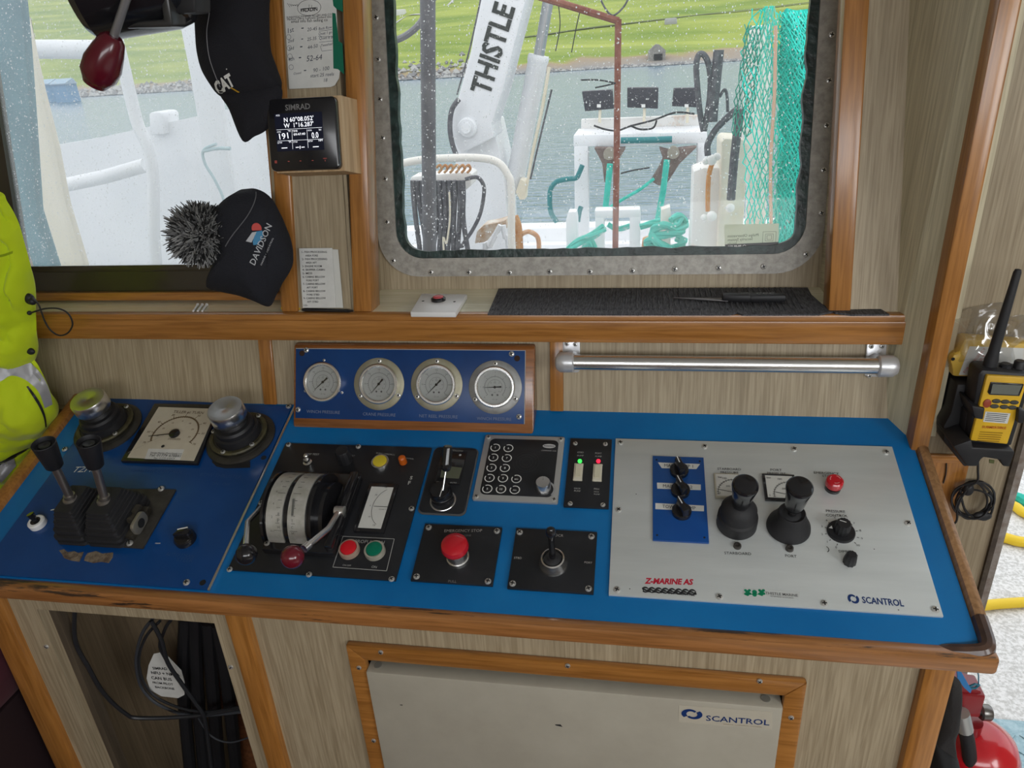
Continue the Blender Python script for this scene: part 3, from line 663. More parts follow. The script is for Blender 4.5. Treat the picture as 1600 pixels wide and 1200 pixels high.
# small switches of the steering panel
u, v = C(62, 821); m = MB(); m.lathe([(0, H), (.0135, H), (.0135, .011), (.0115, .013), (.008, .013), (.008, .011), (0, .011)], (u, v, 0)); tsw = m.build('toggle_switch', WPL, sp)
m = MB(); m.cyl((u, v, .011), .008, .002); m.tube([(u, v, .011), (u-.004, v+.004, .026)], .0045, 8, taper=[.0035, .006]); m.build('toggle', BLK, tsw)
def pointer_knob(mb, u, v, z, r, hgt, ang, skirt=True):
    M0 = Matrix.Translation((u, v, z)) @ Matrix.Rotation(R(ang), 4, 'Z'); n0 = set(mb.bm.verts)
    if skirt: mb.lathe([(0, 0), (r, 0), (r, hgt*.28), (r*.9, hgt*.36), (0, hgt*.36)])
    w = r*.34; mb.prism([(-w, -r*.9), (w, -r*.9), (w*.95, r*.7), (0, r*1.06), (-w*.95, r*.7)], 0, hgt, r*.10)
    mb.xf(M0, n0)
    mb.mat(1); n1 = set(mb.bm.verts); mb.box(-r*.05, r*.05, r*.05, r*.98, hgt, hgt+.0004); mb.xf(M0, n1); mb.mat(0)
u, v = C(292, 845); m = MB(); m.lathe([(0, H), (.0165, H), (.0165, .010), (.014, .014), (0, .014)], (u, v, 0)); m.prism([(u-.014, v-.004), (u+.011, v-.002), (u+.013, v+.006), (u+.006, v+.011), (u-.006, v+.010)], .010, .022, .002); m.mat(1); m.prism([(u-.009, v+.006), (u+.006, v+.011), (u+.0068, v+.0095), (u-.0082, v+.0045)], .0218, .0226); m.build('rotary_switch', [BLK, WHT], sp)

# ---- black engine control panel
ep = thing('engine_control_panel', 'black engine control panel with a silver banded twin throttle and red and green buttons', 'control panel', FC, (-.44, .16, 0))
q = [C(*p) for p in ((450, 693), (703, 703), (618, 912), (357, 892))]
E0, E1, EV0, EV1 = -.572, -.345, .035, .298
q = quad_rect(FC, ((450, 694), (665, 706), (618, 912), (357, 890)))
E0, E1 = C(357, 892)[0], C(618, 912)[0]; EV0, EV1 = C(480, 900)[1], C(560, 698)[1]
H = .004
m = MB(); m.box(E0, E1, EV0, EV1, 0, H, .0006); m.build('plate', BLKP, ep)
screws(ep, [C(*p, H) for p in ((451, 695), (560, 698), (643, 795), (612, 905), (483, 898), (359, 890), (408, 786), (670, 702))][:7], H, .0042)
m = MB(); h = H+.0003
for s, a in (('LAMP TEST', (475, 710.5, 498, 711.5)), ('TEST', (545, 713, 554, 713.5)), ('TURN CONTROL', (587, 709, 617, 712)), ('IN CONTROL', (628, 716, 646, 718)), ('BACK UP', (515, 749, 528, 750)), ('ON OFF', (535, 884, 548, 885)), ('ON', (580, 887, 588, 888)), ('PROPULSION', (554, 848, 600, 850))): tx(m, s, *a, h)
m.build('lettering', DIMP, ep, smooth=0)
m = MB()
rp_ = [C(*p, h) for p in ((536, 838), (616, 842), (604, 892), (520, 886))]
for a, b in zip(rp_, rp_[1:]+rp_[:1]): m.line(a, b, .0009, h)
tx(m, 'F', 637, 757, 641, 757, h, bold=.03); tx(m, 'S', 640, 749, 644, 749, h, bold=.03); m.build('outline', mat('soft_white_print', (.4, .4, .38), .6), ep, smooth=0)
def dome(name, par, px, py, r, mats, hh=.010, lensr=.8, base=H):
    u, v = C(px, py, base+hh*.8); m = MB(); m.lathe([(r, base), (r, base+hh*.7), (r*.96, base+hh*.85), (r*lensr, base+hh*.85), (r*lensr, base+hh*.6), (0, base+hh*.6)], (u, v, 0)); o = m.build(name, mats[0], par)
    m = MB(); m.lathe([(r*lensr*.97, base+hh*.5), (r*lensr*.95, base+hh), (r*lensr*.6, base+hh*1.1), (0, base+hh*1.12)], (u, v, 0)); m.build('lens', mats[1], o); return o
dome('push_button', ep, 593.5, 720.5, .0150, (STEEL, YLAMP), .007).__setitem__('label', 'yellow illuminated button')
dome('push_button', ep, 544.5, 856, .0155, (mat('worn_brass_bezel', (.52, .38, .30), .35, .4), RLENS), .010)['label'] = 'red propulsion button'
dome('push_button', ep, 584.5, 858, .0155, (mat('dull_bezel', (.50, .48, .40), .35, .4), GRN), .010)['label'] = 'green propulsion button'
m = MB(); u, v = C(480, 721, .008); m.lathe([(0, H), (.0075, H), (.0075, H+.003), (.005, H+.004), (.0048, H+.010), (0, H+.010)], (u, v, 0)); m.sph((u, v+.003, H+.014), .0045); m.build('toggle_switch', STEEL, ep)
m = MB(); u, v = C(541, 722); m.lathe([(.0125, H), (.0118, H+.024), (.0105, H+.026), (0, H+.026)], (u, v, 0), n=24, knurl=.06); m.build('knob', BLKM, ep)
m = MB(); u, v = C(631, 725); m.lathe([(.0065, H), (.006, H+.012), (.004, H+.014), (0, H+.0145)], (u, v, 0)); m.build('indicator_lamp', ORG, ep)
# load meter
mp_ = [C(*p, .008) for p in ((572, 752), (617, 757), (599, 832), (552, 826))]
mx0, mx1, mv0, mv1 = C(553, 827, .01)[0]-.001, C(599, 832, .01)[0], C(575, 830, .01)[1], C(595, 754, .01)[1]
m = MB(); m.box(mx0, mx1, mv0, mv1, H, .009, .001); mt = m.build('load_meter', BLK, ep)
m = MB(); m.box(mx0+.006, mx1-.006, mv0+.006, mv1-.008, .009, .0094); m.build('dial', mat('white_dial', (.62, .62, .58), .4), mt)
m = MB(); cx, cy = mx1-.004, (mv0+mv1)/2; m.arc((cx, cy), .026, 115, 245, .0006, .0098, ry=.036)
for k, s in enumerate(('100', '50', '0', '50', '100')): a = R(118+k*31); m.text(s, (cx+.030*math.cos(a)-.002, cy+.040*math.sin(a)), (cx+.030*math.cos(a)+.002, cy+.040*math.sin(a)), .0098, size=.0024)
m.line((cx-.024, cy), (cx, cy), .0009, .0099); m.text('LOAD %', (cx-.014, cy-.006), (cx-.003, cy-.006), .0098); m.build('markings', INK, mt, smooth=0)
# twin throttle
tb = [(-.556, .075), (-.405, .075), (-.405, .245), (-.556, .245)]
L0 = C(390, 852, .02)
TU0, TU1, TV0, TV1 = -.548, -.434, .066, .214
TC = Vector((-.5, (TV0+TV1)/2, .010)); TR = .062
m = MB(); m.box(TU0, TU1, TV0, TV1, H, .018, .003); th = m.build('throttle_unit', BLK, ep)
screws(th, [(TU1-.006, TV1-.008), (TU0+.006, TV0+.010)], .018, .004)
def half_drum(mb, u0, u1, r0, r1, zc, a0=0, a1=180, n=28):
    P = [(r1*math.cos(R(a0+(a1-a0)*k/n)), r1*math.sin(R(a0+(a1-a0)*k/n))) for k in range(n+1)]+[(r0*math.cos(R(a1-(a1-a0)*k/n)), r0*math.sin(R(a1-(a1-a0)*k/n))) for k in range(n+1)]
    n0 = set(mb.bm.verts); mb.prism(P, u0, u1)
    for v in mb.bm.verts:
        if v not in n0: x, y, z = v.co; v.co = Vector((z, TC.y+x, zc+y))
D0, D1 = TU0+.008, TU1-.045
w_ = (D1-D0)
m = MB(); half_drum(m, D0-.004, D1+.004, 0, TR-.0025, .008); m.build('drum', BLK, th)
SCALE = mat('engraved_scale_band', (.50, .49, .45), .38, .25, col2=(.38, .37, .32), nscale=60)
b1 = (D0, D0+w_*.42); b2 = (D0+w_*.56, D1)
for a, b in (b1, b2): m = MB(); half_drum(m, a, b, TR-.004, TR, .008, 3, 172); m.build('scale_band', SCALE, th)
m = MB()
def drum_mark(mb, u, a, du, dv):
    n0 = set(mb.bm.verts); mb.box(-du/2, du/2, -dv/2, dv/2, 0, .0003)
    a_ = R(a); mb.xf(Matrix(((1, 0, 0, u), (0, -math.sin(a_), math.cos(a_), TC.y+TR*math.cos(a_)), (0, math.cos(a_), math.sin(a_), .008+TR*math.sin(a_)), (0, 0, 0, 1))), n0)
def drum_text(mb, st, u, a, sz):
    n0 = set(mb.bm.verts); mb.text(st, (-sz/2, -sz*.4), (sz/2, -sz*.4), 0.0003); a_ = R(a)
    mb.xf(Matrix(((1, 0, 0, u), (0, math.sin(a_), math.cos(a_), TC.y+TR*math.cos(a_)), (0, -math.cos(a_), math.sin(a_), .008+TR*math.sin(a_)), (0, 0, 0, 1))), n0)
for bi, (a, b) in enumerate((b1, b2)):
    for k in range(11): drum_mark(m, (a+b)/2+(.006 if bi == 0 else -.004), 45+k*10.5, .012 if k % 5 == 0 else .006, .0006)
    for k, s in enumerate(('AHEAD', '8', '6', '4', '2', '0', '2', '4')): pass
for i, ch in enumerate('PITCH'): drum_text(m, ch, b2[0]+.008, 118+i*9, .0035)
for i, ch in enumerate('RPM'): drum_text(m, ch, b1[1]-.005, 128+i*9, .0035)
for i, s in enumerate(('MAX', '8', '6', '4', '2', 'IDLE')): drum_text(m, s, b1[0]+.010, 60+i*18, .0012*len(s)+.001)
m.build('band_markings', mat('engraving', (.10, .10, .09), .6), th, smooth=0)
for u in (D0-.009, D1+.006):
    m = MB(); half_drum(m, u, u+.004, 0, TR+.001, .008); m.build('cheek', BLK, th)
m = MB(); half_drum(m, D1+.010, D1+.022, 0, TR-.012, .008); m.build('side_boss', BLK, th)
m = MB(); m.box(TU1-.014, TU1-.001, TV0+.004, TV1-.004, .018, .030, .003); m.build('lever_housing', BLK, th)
# levers
m = MB()
pa = FC.p(301+60, 0+600, .02)
pts = [FC.p(408, 793, .040), FC.p(387, 816, .050), FC.p(384, 852, .062)]
pv = Vector((TU0+.001, TC.y+.016, .035))
m.tube([pv, pts[0], pts[1], pts[2]], .0042, 10); m.cyl(pv-Vector((.004, 0, 0)), .008, .010, (1, 0, 0)); lv = m.build('lever', STEEL, th)
e = FC.p(385, 866, .066); m = MB(); m.sph(e, .0150); m.build('ball_knob', BLK, lv, label='black ball knob')
m = MB(); h1 = FC.p(530, 798, .036); h2 = FC.p(513, 826, .050); h3 = FC.p(478, 855, .064); e = FC.p(457, 870, .070)
m.tube([h1, h2, h3], .0045, 10); m.cyl(h1-Vector((.006, 0, 0)), .0075, .014, (1, 0, 0)); m.tube([h1, Vector((h1.x, h1.y+.002, .02))], .006, 10); m.cyl(h3-(h3-h2).normalized()*.006, .0062, .010, tuple((h3-h2).normalized())); lv = m.build('lever', STEEL, th)
m = MB(); m.sph(e, .0162); m.build('ball_knob', DRED, lv, label='dark red ball knob')

# ---- autopilot tiller panel
tp = thing('autopilot_tiller_unit', 'small black autopilot unit with a pointer dial and upright lever, beside the keypad panel', 'control unit', FC, (-.295, .21, 0))
x0, x1 = C(652, 803)[0], C(727, 808)[0]; y0, y1 = C(690, 806)[1], C(700, 701)[1]
m = MB(); m.rrect(x0, x1, y0, y1, .010, 0, .003, .001); m.mat(1); m.rrect(x0+.002, x1-.002, y0+.002, y1-.002, .009, .003, .006, .0012); m.build('housing', [mat('grey_gasket', (.08, .08, .08), .5), BLKP], tp)
sc_ = [C(*p, .008) for p in ((697, 706), (731, 708), (720, 757), (682, 754))]
m = MB(); m.prism([C(*p, .008) for p in ((690, 703), (730, 706), (718, 757), (679, 754))], .006, .009, .001); dis = m.build('screen_bezel', BLK, tp)
m = MB(); m.prism([C(*p, .009) for p in ((703, 729), (722, 731), (717, 748), (688, 746), (691, 729)) ], .009, .0094); m.build('screen', mat('grey_green_lcd', (.10, .11, .075), .25), dis)
m = MB(); m.prism([C(*p, .009) for p in ((706, 717), (726, 719), (725, 724), (704, 722))], .009, .0095); m.build('button_strip', mat('dark_grey_button', (.05, .05, .05), .5), dis)
m = MB(); tx(m, 'FOLLOW', 706, 704.5, 723, 706, .0096); tx(m, 'STBY', 682, 754, 690, 754.5, .0096); tx(m, 'AUTO', 703, 755, 713, 755.5, .0096)
cc = C(719, 711, .0096); m.disc((*cc, .0096), .002); m.build('lettering', DIMP, tp, smooth=0)
u, v = C(692, 782, .006); m = MB(); m.ring((u, v, 0), .0175, .0205, .0058, .0072); m.build('dial_ring', ALUF, tp)
u, v = C(692, 780); m = MB(); m.lathe([(.0175, .006), (.0165, .022), (.0150, .026), (0, .0265)], (u, v, 0), n=32); kn = m.build('knob', BLK, tp)
m = MB(); a, b = FC.p(687, 776, .027), FC.p(693, 757, .027); m.line(a, b, .0012, .0269); m.build('pointer_mark', WHT, kn, smooth=0)
u, v = C(690, 768)
p0 = FC.p(692, 766, .030); p1 = FC.p(697, 733, .052); p2 = FC.p(700, 697, .082)
m = MB(); m.tube([p0, p1], .0013, 8); lv = m.build('lever', STEEL, tp)
m = MB(); d = (p2-p1).normalized(); L = (p2-p1).length; m.lathe([(.004, -.003), (.0065, -.001), (.0080, .004), (.0080, .010), (.0072, .012), (.0072, L-.002), (.0062, L), (0, L)], p1, d, 20); m.build('grip', BLK, lv)

# ---- keypad intercom
kp = thing('intercom_keypad_panel', 'square black keypad panel with numbered round buttons in a silver frame', 'keypad', FC, (-.18, .24, 0))
x0, x1, y0, y1 = -.2490, -.1165, .1825, .3155
m = MB(); m.rrect(x0, x1, y0, y1, .003, 0, .005, .001); m.build('frame', mat('silver_frame', (.50, .50, .49), .4, .6), kp)
m = MB(); m.rrect(x0+.010, x1-.009, y0+.010, y1-.009, .009, .005, .0062, .0004); m.build('faceplate', BLKP, kp)
screws(kp, [(x0+.006, y0+.006), (x1-.006, y0+.006), (x0+.006, y1-.006), (x1-.006, y1-.006)], .005, .0036)
BT = [('1', 774, 700), ('6', 794.5, 701), ('2', 771, 715.5), ('7', 792, 716.5), ('3', 768, 731.5), ('8', 789, 732), ('4', 765, 747.5), ('9', 786, 748), ('5', 761.5, 764.5), ('10', 783, 765), ('MIC', 807, 749), ('ALL', 804.5, 766)]
for s, px, py in BT:
    u, v = C(px, py, .0068); m = MB(); m.lathe([(0, .0062), (.0062, .0062), (.0062, .0072), (.0055, .0076), (0, .0076)], (u, v, 0)); b = m.build('key', BLKM, kp)
    m = MB(); m.arc((u, v), .0074, 150, 480, .0015, .0079, 18); k = .0026*len(s)*(.55 if len(s) > 2 else 1)
    m.text(s, (u-k/2, v-.0017), (u+k/2, v-.0017), .0079, bold=.01, size=.0040 if len(s) < 3 else .0026); m.build('key_marking', WHT, b, smooth=0)
m = MB(); u, v = C(858, 697, .0066); m.flat([(u+.0105*math.cos(2*PI*k/24), v+.0045*math.sin(2*PI*k/24)) for k in range(24)], .0066); m.mat(1); m.text('PHONTECH', (u-.0085, v-.0013), (u+.0085, v-.0013), .0069, bold=.02); m.mat(0); tx(m, 'COMMAND 3100', 846, 704.5, 869, 705.5, .0066)
m.build('maker_mark', [mat('light_print', (.5, .5, .5), .6), INK], kp, smooth=0)
m = MB(); u, v = C(822, 722, .0064)
for r in (.006, .011, .016, .021): m.arc((u, v), r, 0, 360, .0005, .0064, 30)
m.build('speaker_grille', mat('faint_grey', (.035, .035, .035), .6), kp, smooth=0)
u, v = C(850, 768); m = MB(); m.lathe([(.0118, .006), (.0115, .022), (.0105, .0245), (0, .0247)], (u, v, 0), n=36, knurl=.02); vk = m.build('knob', ALUF, kp)
m = MB(); m.box(u-.0004, u+.0004, v+.003, v+.010, .0246, .025); m.arc((u+.001, v-.001), .0155, -40, 60, .003, .0066, 12); m.build('index_mark', mat('grey_print', (.3, .3, .3), .5), vk, smooth=0)

# ---- rocker switch plate
rp = thing('rocker_switch_plate', 'narrow black plate with two ivory rocker switches under green and red lights', 'switch panel', FC, (-.07, .24, 0))
x0, x1 = C(881, 790)[0], C(951, 797)[0]; y0, y1 = C(915, 795)[1], C(922, 688)[1]
m = MB(); m.box(x0, x1, y0, y1, 0, .004, .0006); m.build('plate', BLKP, rp)
screws(rp, [C(*p, .004) for p in ((899, 693), (946, 694), (891, 787), (942, 789))], .004, .0036, 'slot')
LG = mat('green_led', (0, .5, .02), .3, emit=(.05, 1, .1), es=1.6); LR = mat('red_led', (.5, 0, .01), .3, emit=(1, .02, .06), es=1.6)
for i, (px, py, lm, nm) in enumerate(((903.5, 737, LG, 'green'), (933.5, 738, LR, 'red'))):
    u, v = C(px, py, .007); m = MB(); m.rrect(u-.007, u+.007, v-.0165, v+.0165, .001, .004, .008, .001); s = m.build('rocker_switch', CREAM, rp)
    m = MB(); m.hexa([(u-.004, v-.011, .008), (u+.004, v-.011, .008), (u+.004, v+.011, .008), (u-.004, v+.011, .008), (u-.004, v-.011, .009), (u+.004, v-.011, .009), (u+.004, v+.011, .0125), (u-.004, v+.011, .0125)]); m.build('rocker', mat('rocker_ivory', (.58, .54, .40), .35), s)
    u, v = C(906 if i == 0 else 935, 720.5, .006); m = MB(); m.sph((u, v, .006), .0034, n=8); m.build('led', lm, rp, label=nm+' status light')
m = MB(); h = .0043
for s, a in (('STBD', (902, 708, 912, 708)), ('PUMP', (902, 713, 912, 713)), ('PORT', (930, 709, 940, 709.5)), ('PUMP', (930, 714, 940, 714.5)), ('DECK', (897, 764, 907, 764.5)), ('PUMP', (897, 768, 907, 768.5)), ('FISH', (928, 765, 936, 765.5)), ('DECK', (928, 769, 936, 769.5)), ('PUMP', (928, 773, 937, 773.5))): tx(m, s, *a, h)
m.build('lettering', DIMP, rp, smooth=0)

# ---- emergency stop plate
es = thing('emergency_stop_plate', 'square black plate with a large red mushroom emergency stop button', 'emergency stop', FC, (-.25, .075, 0))
def plate4(par, pts, sc_pts, hh=.005):
    q = [C(*p) for p in pts]; x0 = (q[0][0]+q[3][0])/2; x1 = (q[1][0]+q[2][0])/2; y1 = (q[0][1]+q[1][1])/2; y0 = (q[2][1]+q[3][1])/2
    m = MB(); m.box(x0, x1, y0, y1, 0, hh, .0006); m.build('plate', BLKP, par); screws(par, [C(*p, hh) for p in sc_pts], hh, .0044)
plate4(es, ((665, 822), (785, 826), (771, 917), (642, 910)), ((670, 824.5), (776.5, 830), (651, 901), (762.5, 908.5)))
m = MB(); h = .0054; tx(m, 'EMERGENCY STOP', 694, 831.5, 753, 831, h); m.mat(1); tx(m, 'MAIN ENGINE', 706, 838, 736, 838, h); tx(m, 'PULL', 700, 910, 713, 910.5, h); m.build('lettering', [mat('grey_white_print', (.40, .38, .36), .6), mat('dull_print', (.18, .17, .17), .6)], es, smooth=0)
u, v = C(717, 876); m = MB(); m.lathe([(.0165, .005), (.0165, .011), (.0150, .012), (.0150, .020), (.0160, .021), (.0160, .030), (.011, .031), (0, .031)], (u, v, 0), n=32); co = m.build('collar', STEEL, es)
m = MB(); m.lathe([(.0115, .030), (.0182, .031), (.0197, .034), (.0199, .038), (.0184, .043), (.0135, .0465), (.007, .048), (0, .0485)], (u, v, 0), n=40); m.build('mushroom_button', RED, es)

# ---- joystick plate
dp = thing('thruster_joystick_plate', 'square black plate with a thin black joystick in a steel collar', 'joystick panel', FC, (-.11, .075, 0))
plate4(dp, ((807, 828), (932, 834), (929, 930), (793, 922)), ((812, 832), (924, 838.5), (801, 912), (919.5, 920)))
m = MB(); h = .0054; tx(m, 'DCR', 867, 838, 880, 839, h); tx(m, 'STBD', 803, 873, 815, 873.5, h); tx(m, 'PORT', 913, 880, 925, 881, h); m.build('lettering', MATS['grey_white_print'], dp, smooth=0)
u, v = C(865, 884); m = MB(); m.lathe([(.0205, .005), (.020, .010), (.0165, .016), (.0165, .020), (.0145, .021), (.0135, .019), (.0135, .014), (0, .014)], (u, v, 0), n=36); co = m.build('collar', STEEL, dp)
m = MB(); m.lathe([(.0133, .014), (.0120, .019), (.008, .021), (.0065, .024), (0, .024)], (u, v, 0), n=28); m.build('gaiter', RUB, dp)
p1 = FC.p(860.5, 830, .082); b = Vector((u, v, .02)); d = (p1-b).normalized(); L = (p1-b).length
m = MB(); m.lathe([(.0048, 0), (.0042, L*.55), (.0044, L-.012), (.0068, L-.007), (.0072, L-.003), (.006, L+.003), (.003, L+.006), (0, L+.0065)], b, d, 20); m.build('joystick', BLK, dp)
# ================================================================== winch control panel (brushed metal)
wp = thing('winch_control_panel', 'large brushed metal winch panel with two black joysticks, on the right of the console', 'control panel', FC, (.17, .17, 0))
H = .004
x0, x1, y0, y1 = -.0345, .3825, .0365, .3165
m = MB(); m.box(x0, x1, y0, y1, 0, H, .0007); m.build('plate', ALU, wp)
screws(wp, [C(*p, H) for p in ((969.5, 692), (1101, 698), (1241, 702), (1384.5, 707), (966.5, 797), (1419, 818), (964, 922), (1124, 933), (1288, 943.5), (1461.5, 953))], H, .0044)
m = MB(); h = H+.0004
for s, a in (('STARBOARD', (1121, 734, 1158, 735)), ('PRESSURE', (1126, 739.5, 1154, 740.5)), ('PORT', (1204, 736, 1222, 736.5)), ('PRESSURE', (1199, 741, 1228, 742)), ('EMERGENCY', (1272, 740, 1311, 742)), ('STOP', (1285, 745, 1301, 746)), ('PRESSURE', (1291, 800, 1321, 801.5)), ('CONTROL', (1291, 806.5, 1325, 808)), ('DIMMER', (1311, 863, 1335, 864)), ('STARBOARD', (1132, 866, 1174, 867.5)), ('PORT', (1227, 870, 1245, 871.5))): tx(m, s, *a, h)
pc_ = C(1315, 833, h); m.arc(C(1289, 858, h), .005, -60, 60, .001, h)
for k in range(11):
    a = R(245-k*29); ca, sa = math.cos(a), math.sin(a); m.line((pc_[0]+.0198*ca, pc_[1]+.0198*sa), (pc_[0]+.0225*ca, pc_[1]+.0225*sa), .0009, h)
    q = (pc_[0]+.0262*ca-.0016, pc_[1]+.0262*sa-.0015); m.text(str(k), q, (q[0]+.0032, q[1]), h, size=.0034)
for p in ((994, 772), (1366, 858), (1404, 953), (984, 920)): m.disc((*C(*p, h), h), .0008, 8)
m.build('lettering', INK, wp, smooth=0)
# maker marks
ZR = mat('crimson_print', (.50, .01, .035), .5)
m = MB(); tx(m, 'Z-MARINE AS', 1007, 911.5, 1084, 913.5, h, bold=.04, shear=.25, height=.0085)
m.mat(1)
for i in range(3):
    a, b = Vector(C(1003+i*.8, 919.5+i*3.0, h)), Vector(C(1087+i*.8, 924+i*3.0, h)); d = (b-a)/48; e = Vector((-d.y, d.x)).normalized()
    top = [a+d*k+e*(.0006+.0026*abs(math.sin(PI*k/6+i))**.8) for k in range(49)]; bot = [a+d*k-e*(.0006-.0012*abs(math.sin(PI*k/6+i))) for k in range(49)]
    for k in range(48): m.flat([tuple(bot[k]), tuple(bot[k+1]), tuple(top[k+1]), tuple(top[k])], h)
tx(m, 'SKIP OG INDUSTRISERVICE', 1004, 924.5, 1087, 931.5, h, bold=.02, shear=.25, height=.0042)
m.build('maker_mark', [ZR, INK], wp, smooth=0)
m = MB(); m.prism([C(*p, H) for p in ((1162, 918), (1250, 925.5), (1248, 936.5), (1160, 929))], H, H+.0004); tmk = m.build('sticker', mat('clear_white_film', (.56, .58, .56), .3), wp)
m = MB(); hh = H+.0007
for cx in (1168, 1190):
    for dx, dy, r in ((0, 0, .0028), (3, -2.5, .002), (-3, -2.5, .002), (3.5, 2.5, .002), (-3, 3, .002), (0, 4, .0022)): m.disc((*C(cx+dx, 925+dy, hh), hh), r, 8)
    m.line(C(cx, 929, hh), C(1179, 928, hh), .001, hh)
m.disc((*C(1179, 925, hh), hh), .0032, 12); m.disc((*C(1179, 929, hh), hh), .003, 12)
m.mat(1); tx(m, 'THISTLE MARINE', 1196, 928.5, 1247, 932.5, hh, bold=.01); tx(m, 'PETERHEAD SCOTLAND', 1204, 932.5, 1240, 935.5, hh); m.build('lettering', [mat('thistle_green_print', (.0, .22, .10), .5), mat('grey_ink', (.08, .08, .08), .5)], tmk, smooth=0)
m = MB(); scan_logo(m, FC, 1323, 928, 1344, 943.5, h); tx(m, 'SCANTROL', 1348, 942, 1413, 947.5, h, bold=.02, height=.0095); m.build('maker_mark', NAVY, wp, smooth=0)
# pump switch plate
q = quad_rect(FC, ((1019, 714), (1099, 716), (1110, 848), (1020, 844)), .006)
px0, px1, py0, py1 = C(1020, 844, .007)[0], C(1109, 848, .007)[0]-.001, C(1060, 846, .007)[1], C(1060, 714, .007)[1]
m = MB(); m.box(px0, px1, py0, py1, H, .008, .0006); pp = m.build('pump_switch_plate', mat('blue_satin_plate', (.004, .06, .26), .35, col2=(.008, .08, .30), nscale=8), wp)
m = MB()
for c in ((px0+.006, py0+.008), (px1-.006, py0+.008), (px0+.006, py1-.008), (px1-.006, py1-.008)): m = MB(); m.cyl((*c, .0079), .0016, .0004, n=8); m.build('screw_hole', SLOT, pp)
m = MB(); hh = .0085
for P in (((1028, 722.5), (1094, 725), (1088, 733), (1034, 731.5)), ((1026.5, 754), (1095, 757), (1095, 766), (1027, 763.5)), ((1024, 786), (1100, 790), (1100, 799), (1024, 795.5))): m.flat([C(*p, hh) for p in P], hh)
lt = m.build('label_tape', mat('white_tape', (.66, .66, .62), .5), pp, smooth=0)
m = MB(); hh = .0089
for s, a in (('MAIN PUMP 1', (1038, 729.3, 1083, 731)), ('MAIN PUMP 2', (1036, 761.5, 1082, 763.5)), ('TOWING PUMP', (1035, 793.5, 1087, 796.5))): tx(m, s, *a, hh, height=.0062)
m.build('lettering', INK, lt, smooth=0)
for px, py, an in ((1061, 737, 18), (1063, 768, 22), (1065, 801, 24)):
    u, v = C(px, py, .008); m = MB(); pointer_knob(m, u, v, .008, .0140, .022, an); m.build('pointer_knob', [BLK, WHT], pp)
# square meters
for P, bm_, nm, nd in ((((1114.5, 739), (1157, 741), (1157, 779), (1118, 777)), mat('yellowed_bezel', (.46, .43, .34), .5), 'cream edged pressure meter', 0), (((1190, 740), (1243, 742), (1246, 783), (1196, 781)), BLK, 'black edged pressure meter', 1)):
    q = [C(*p, .008) for p in P]; a0, a1, b0, b1 = (q[0][0]+q[3][0])/2, (q[1][0]+q[2][0])/2, (q[2][1]+q[3][1])/2, (q[0][1]+q[1][1])/2
    m = MB(); m.box(a0, a1, b0, b1, H, .009, .001); me_ = m.build('pressure_meter', bm_, wp, label=nm)
    m = MB(); t_ = .004 if nd else .0025; m.box(a0+t_, a1-t_, b0+t_, b1-t_, .009, .0094); m.build('dial', MATS['white_dial'], me_)
    m = MB(); cx, cy = a1-.009, b0+.009; m.arc((cx, cy), .024, 85, 190, .0007, .0098, 24)
    for k in range(11): a = R(88+k*10); m.line((cx+.022*math.cos(a), cy+.022*math.sin(a)), (cx+.026*math.cos(a), cy+.026*math.sin(a)), .0006, .0098)
    m.line((cx, cy), (cx+.023*math.cos(R(168)), cy+.023*math.sin(R(168))), .001, .0099); m.text('bar', (a0+.006, b1-.010), (a0+.012, b1-.010), .0098); m.text('0', (a0+.006, b0+.006), (a0+.008, b0+.006), .0098, size=.003); m.text('100', (cx-.016, b1-.012), (cx-.010, b1-.012), .0098); m.text('200', (cx-.012, cy+.01), (cx-.006, cy+.01), .0098)
    if nd: m.arc((cx-.001, cy+.001), .006, 60, 200, .0022, .0099)
    m.build('markings', INK, me_, smooth=0)
# joysticks
for bx, by, txp, typ, kind in ((1150, 822, 1165, 757, 0), (1231, 829, 1250, 760, 1)):
    u, v = C(bx, by); m = MB()
    if kind == 0: m.lathe([(.0265, H), (.0280, .007), (.0275, .014), (.0280, .016), (.0275, .026), (.0250, .029), (.0250, .031), (.0245, .042), (.0215, .046), (.018, .052), (.010, .056), (0, .056)], (u, v, 0), n=40)
    else: v += .002; m.lathe([(.0285, H), (.0298, .006), (.0288, .012), (.0265, .016), (.0225, .026), (.019, .034), (.0185, .039), (.017, .041), (.0125, .037), (.009, .039), (.0, .040)], (u, v, 0), n=40)
    js = m.build('joystick', RUB, wp, label='starboard joystick with a stepped boot' if kind == 0 else 'port joystick with a folded cone boot')
    b = Vector((u, v, .03)); t_ = FC.p(txp, typ, .108); d = (t_-b).normalized(); L = (t_-b).length
    m = MB(); m.lathe([(.0055, 0), (.0060, L-.062), (.0105, L-.054), (.0125, L-.046), (.0150, L-.020), (.0175, L-.004), (.0170, L-.001), (.0145, L+.0018), (.009, L+.0030), (0, L+.0035)], b, d, 36); m.build('grip', BLK, js)
    c = (1152, 854) if kind == 0 else (1233.5, 858)
    m = MB(); m.lathe([(.0055, H), (.005, H+.004), (.003, H+.0045), (.0028, H+.002), (0, H+.002)], (*C(*c, H), 0), n=16); m.build('cap_nut', mat('dark_rubber_cap', (.05, .045, .04), .5), wp)
u, v = C(1300, 766); m = MB(); m.lathe([(.0110, H), (.0110, .009), (.009, .010), (.009, .014)], (u, v, 0)); e2 = m.build('emergency_button', BLK, wp)
m = MB(); m.lathe([(.0085, .012), (.0120, .0135), (.0126, .018), (.0118, .023), (.0098, .025), (0, .0255)], (u, v, 0), n=36); cb = m.build('button_cap', RED, e2)
m = MB()
for k in (0, 120, 240): m.arc((u, v), .0070, k+10, k+70, .0012, .0258, 8)
m.build('arrow_marks', mat('pink_print', (.65, .25, .25), .5), cb, smooth=0)
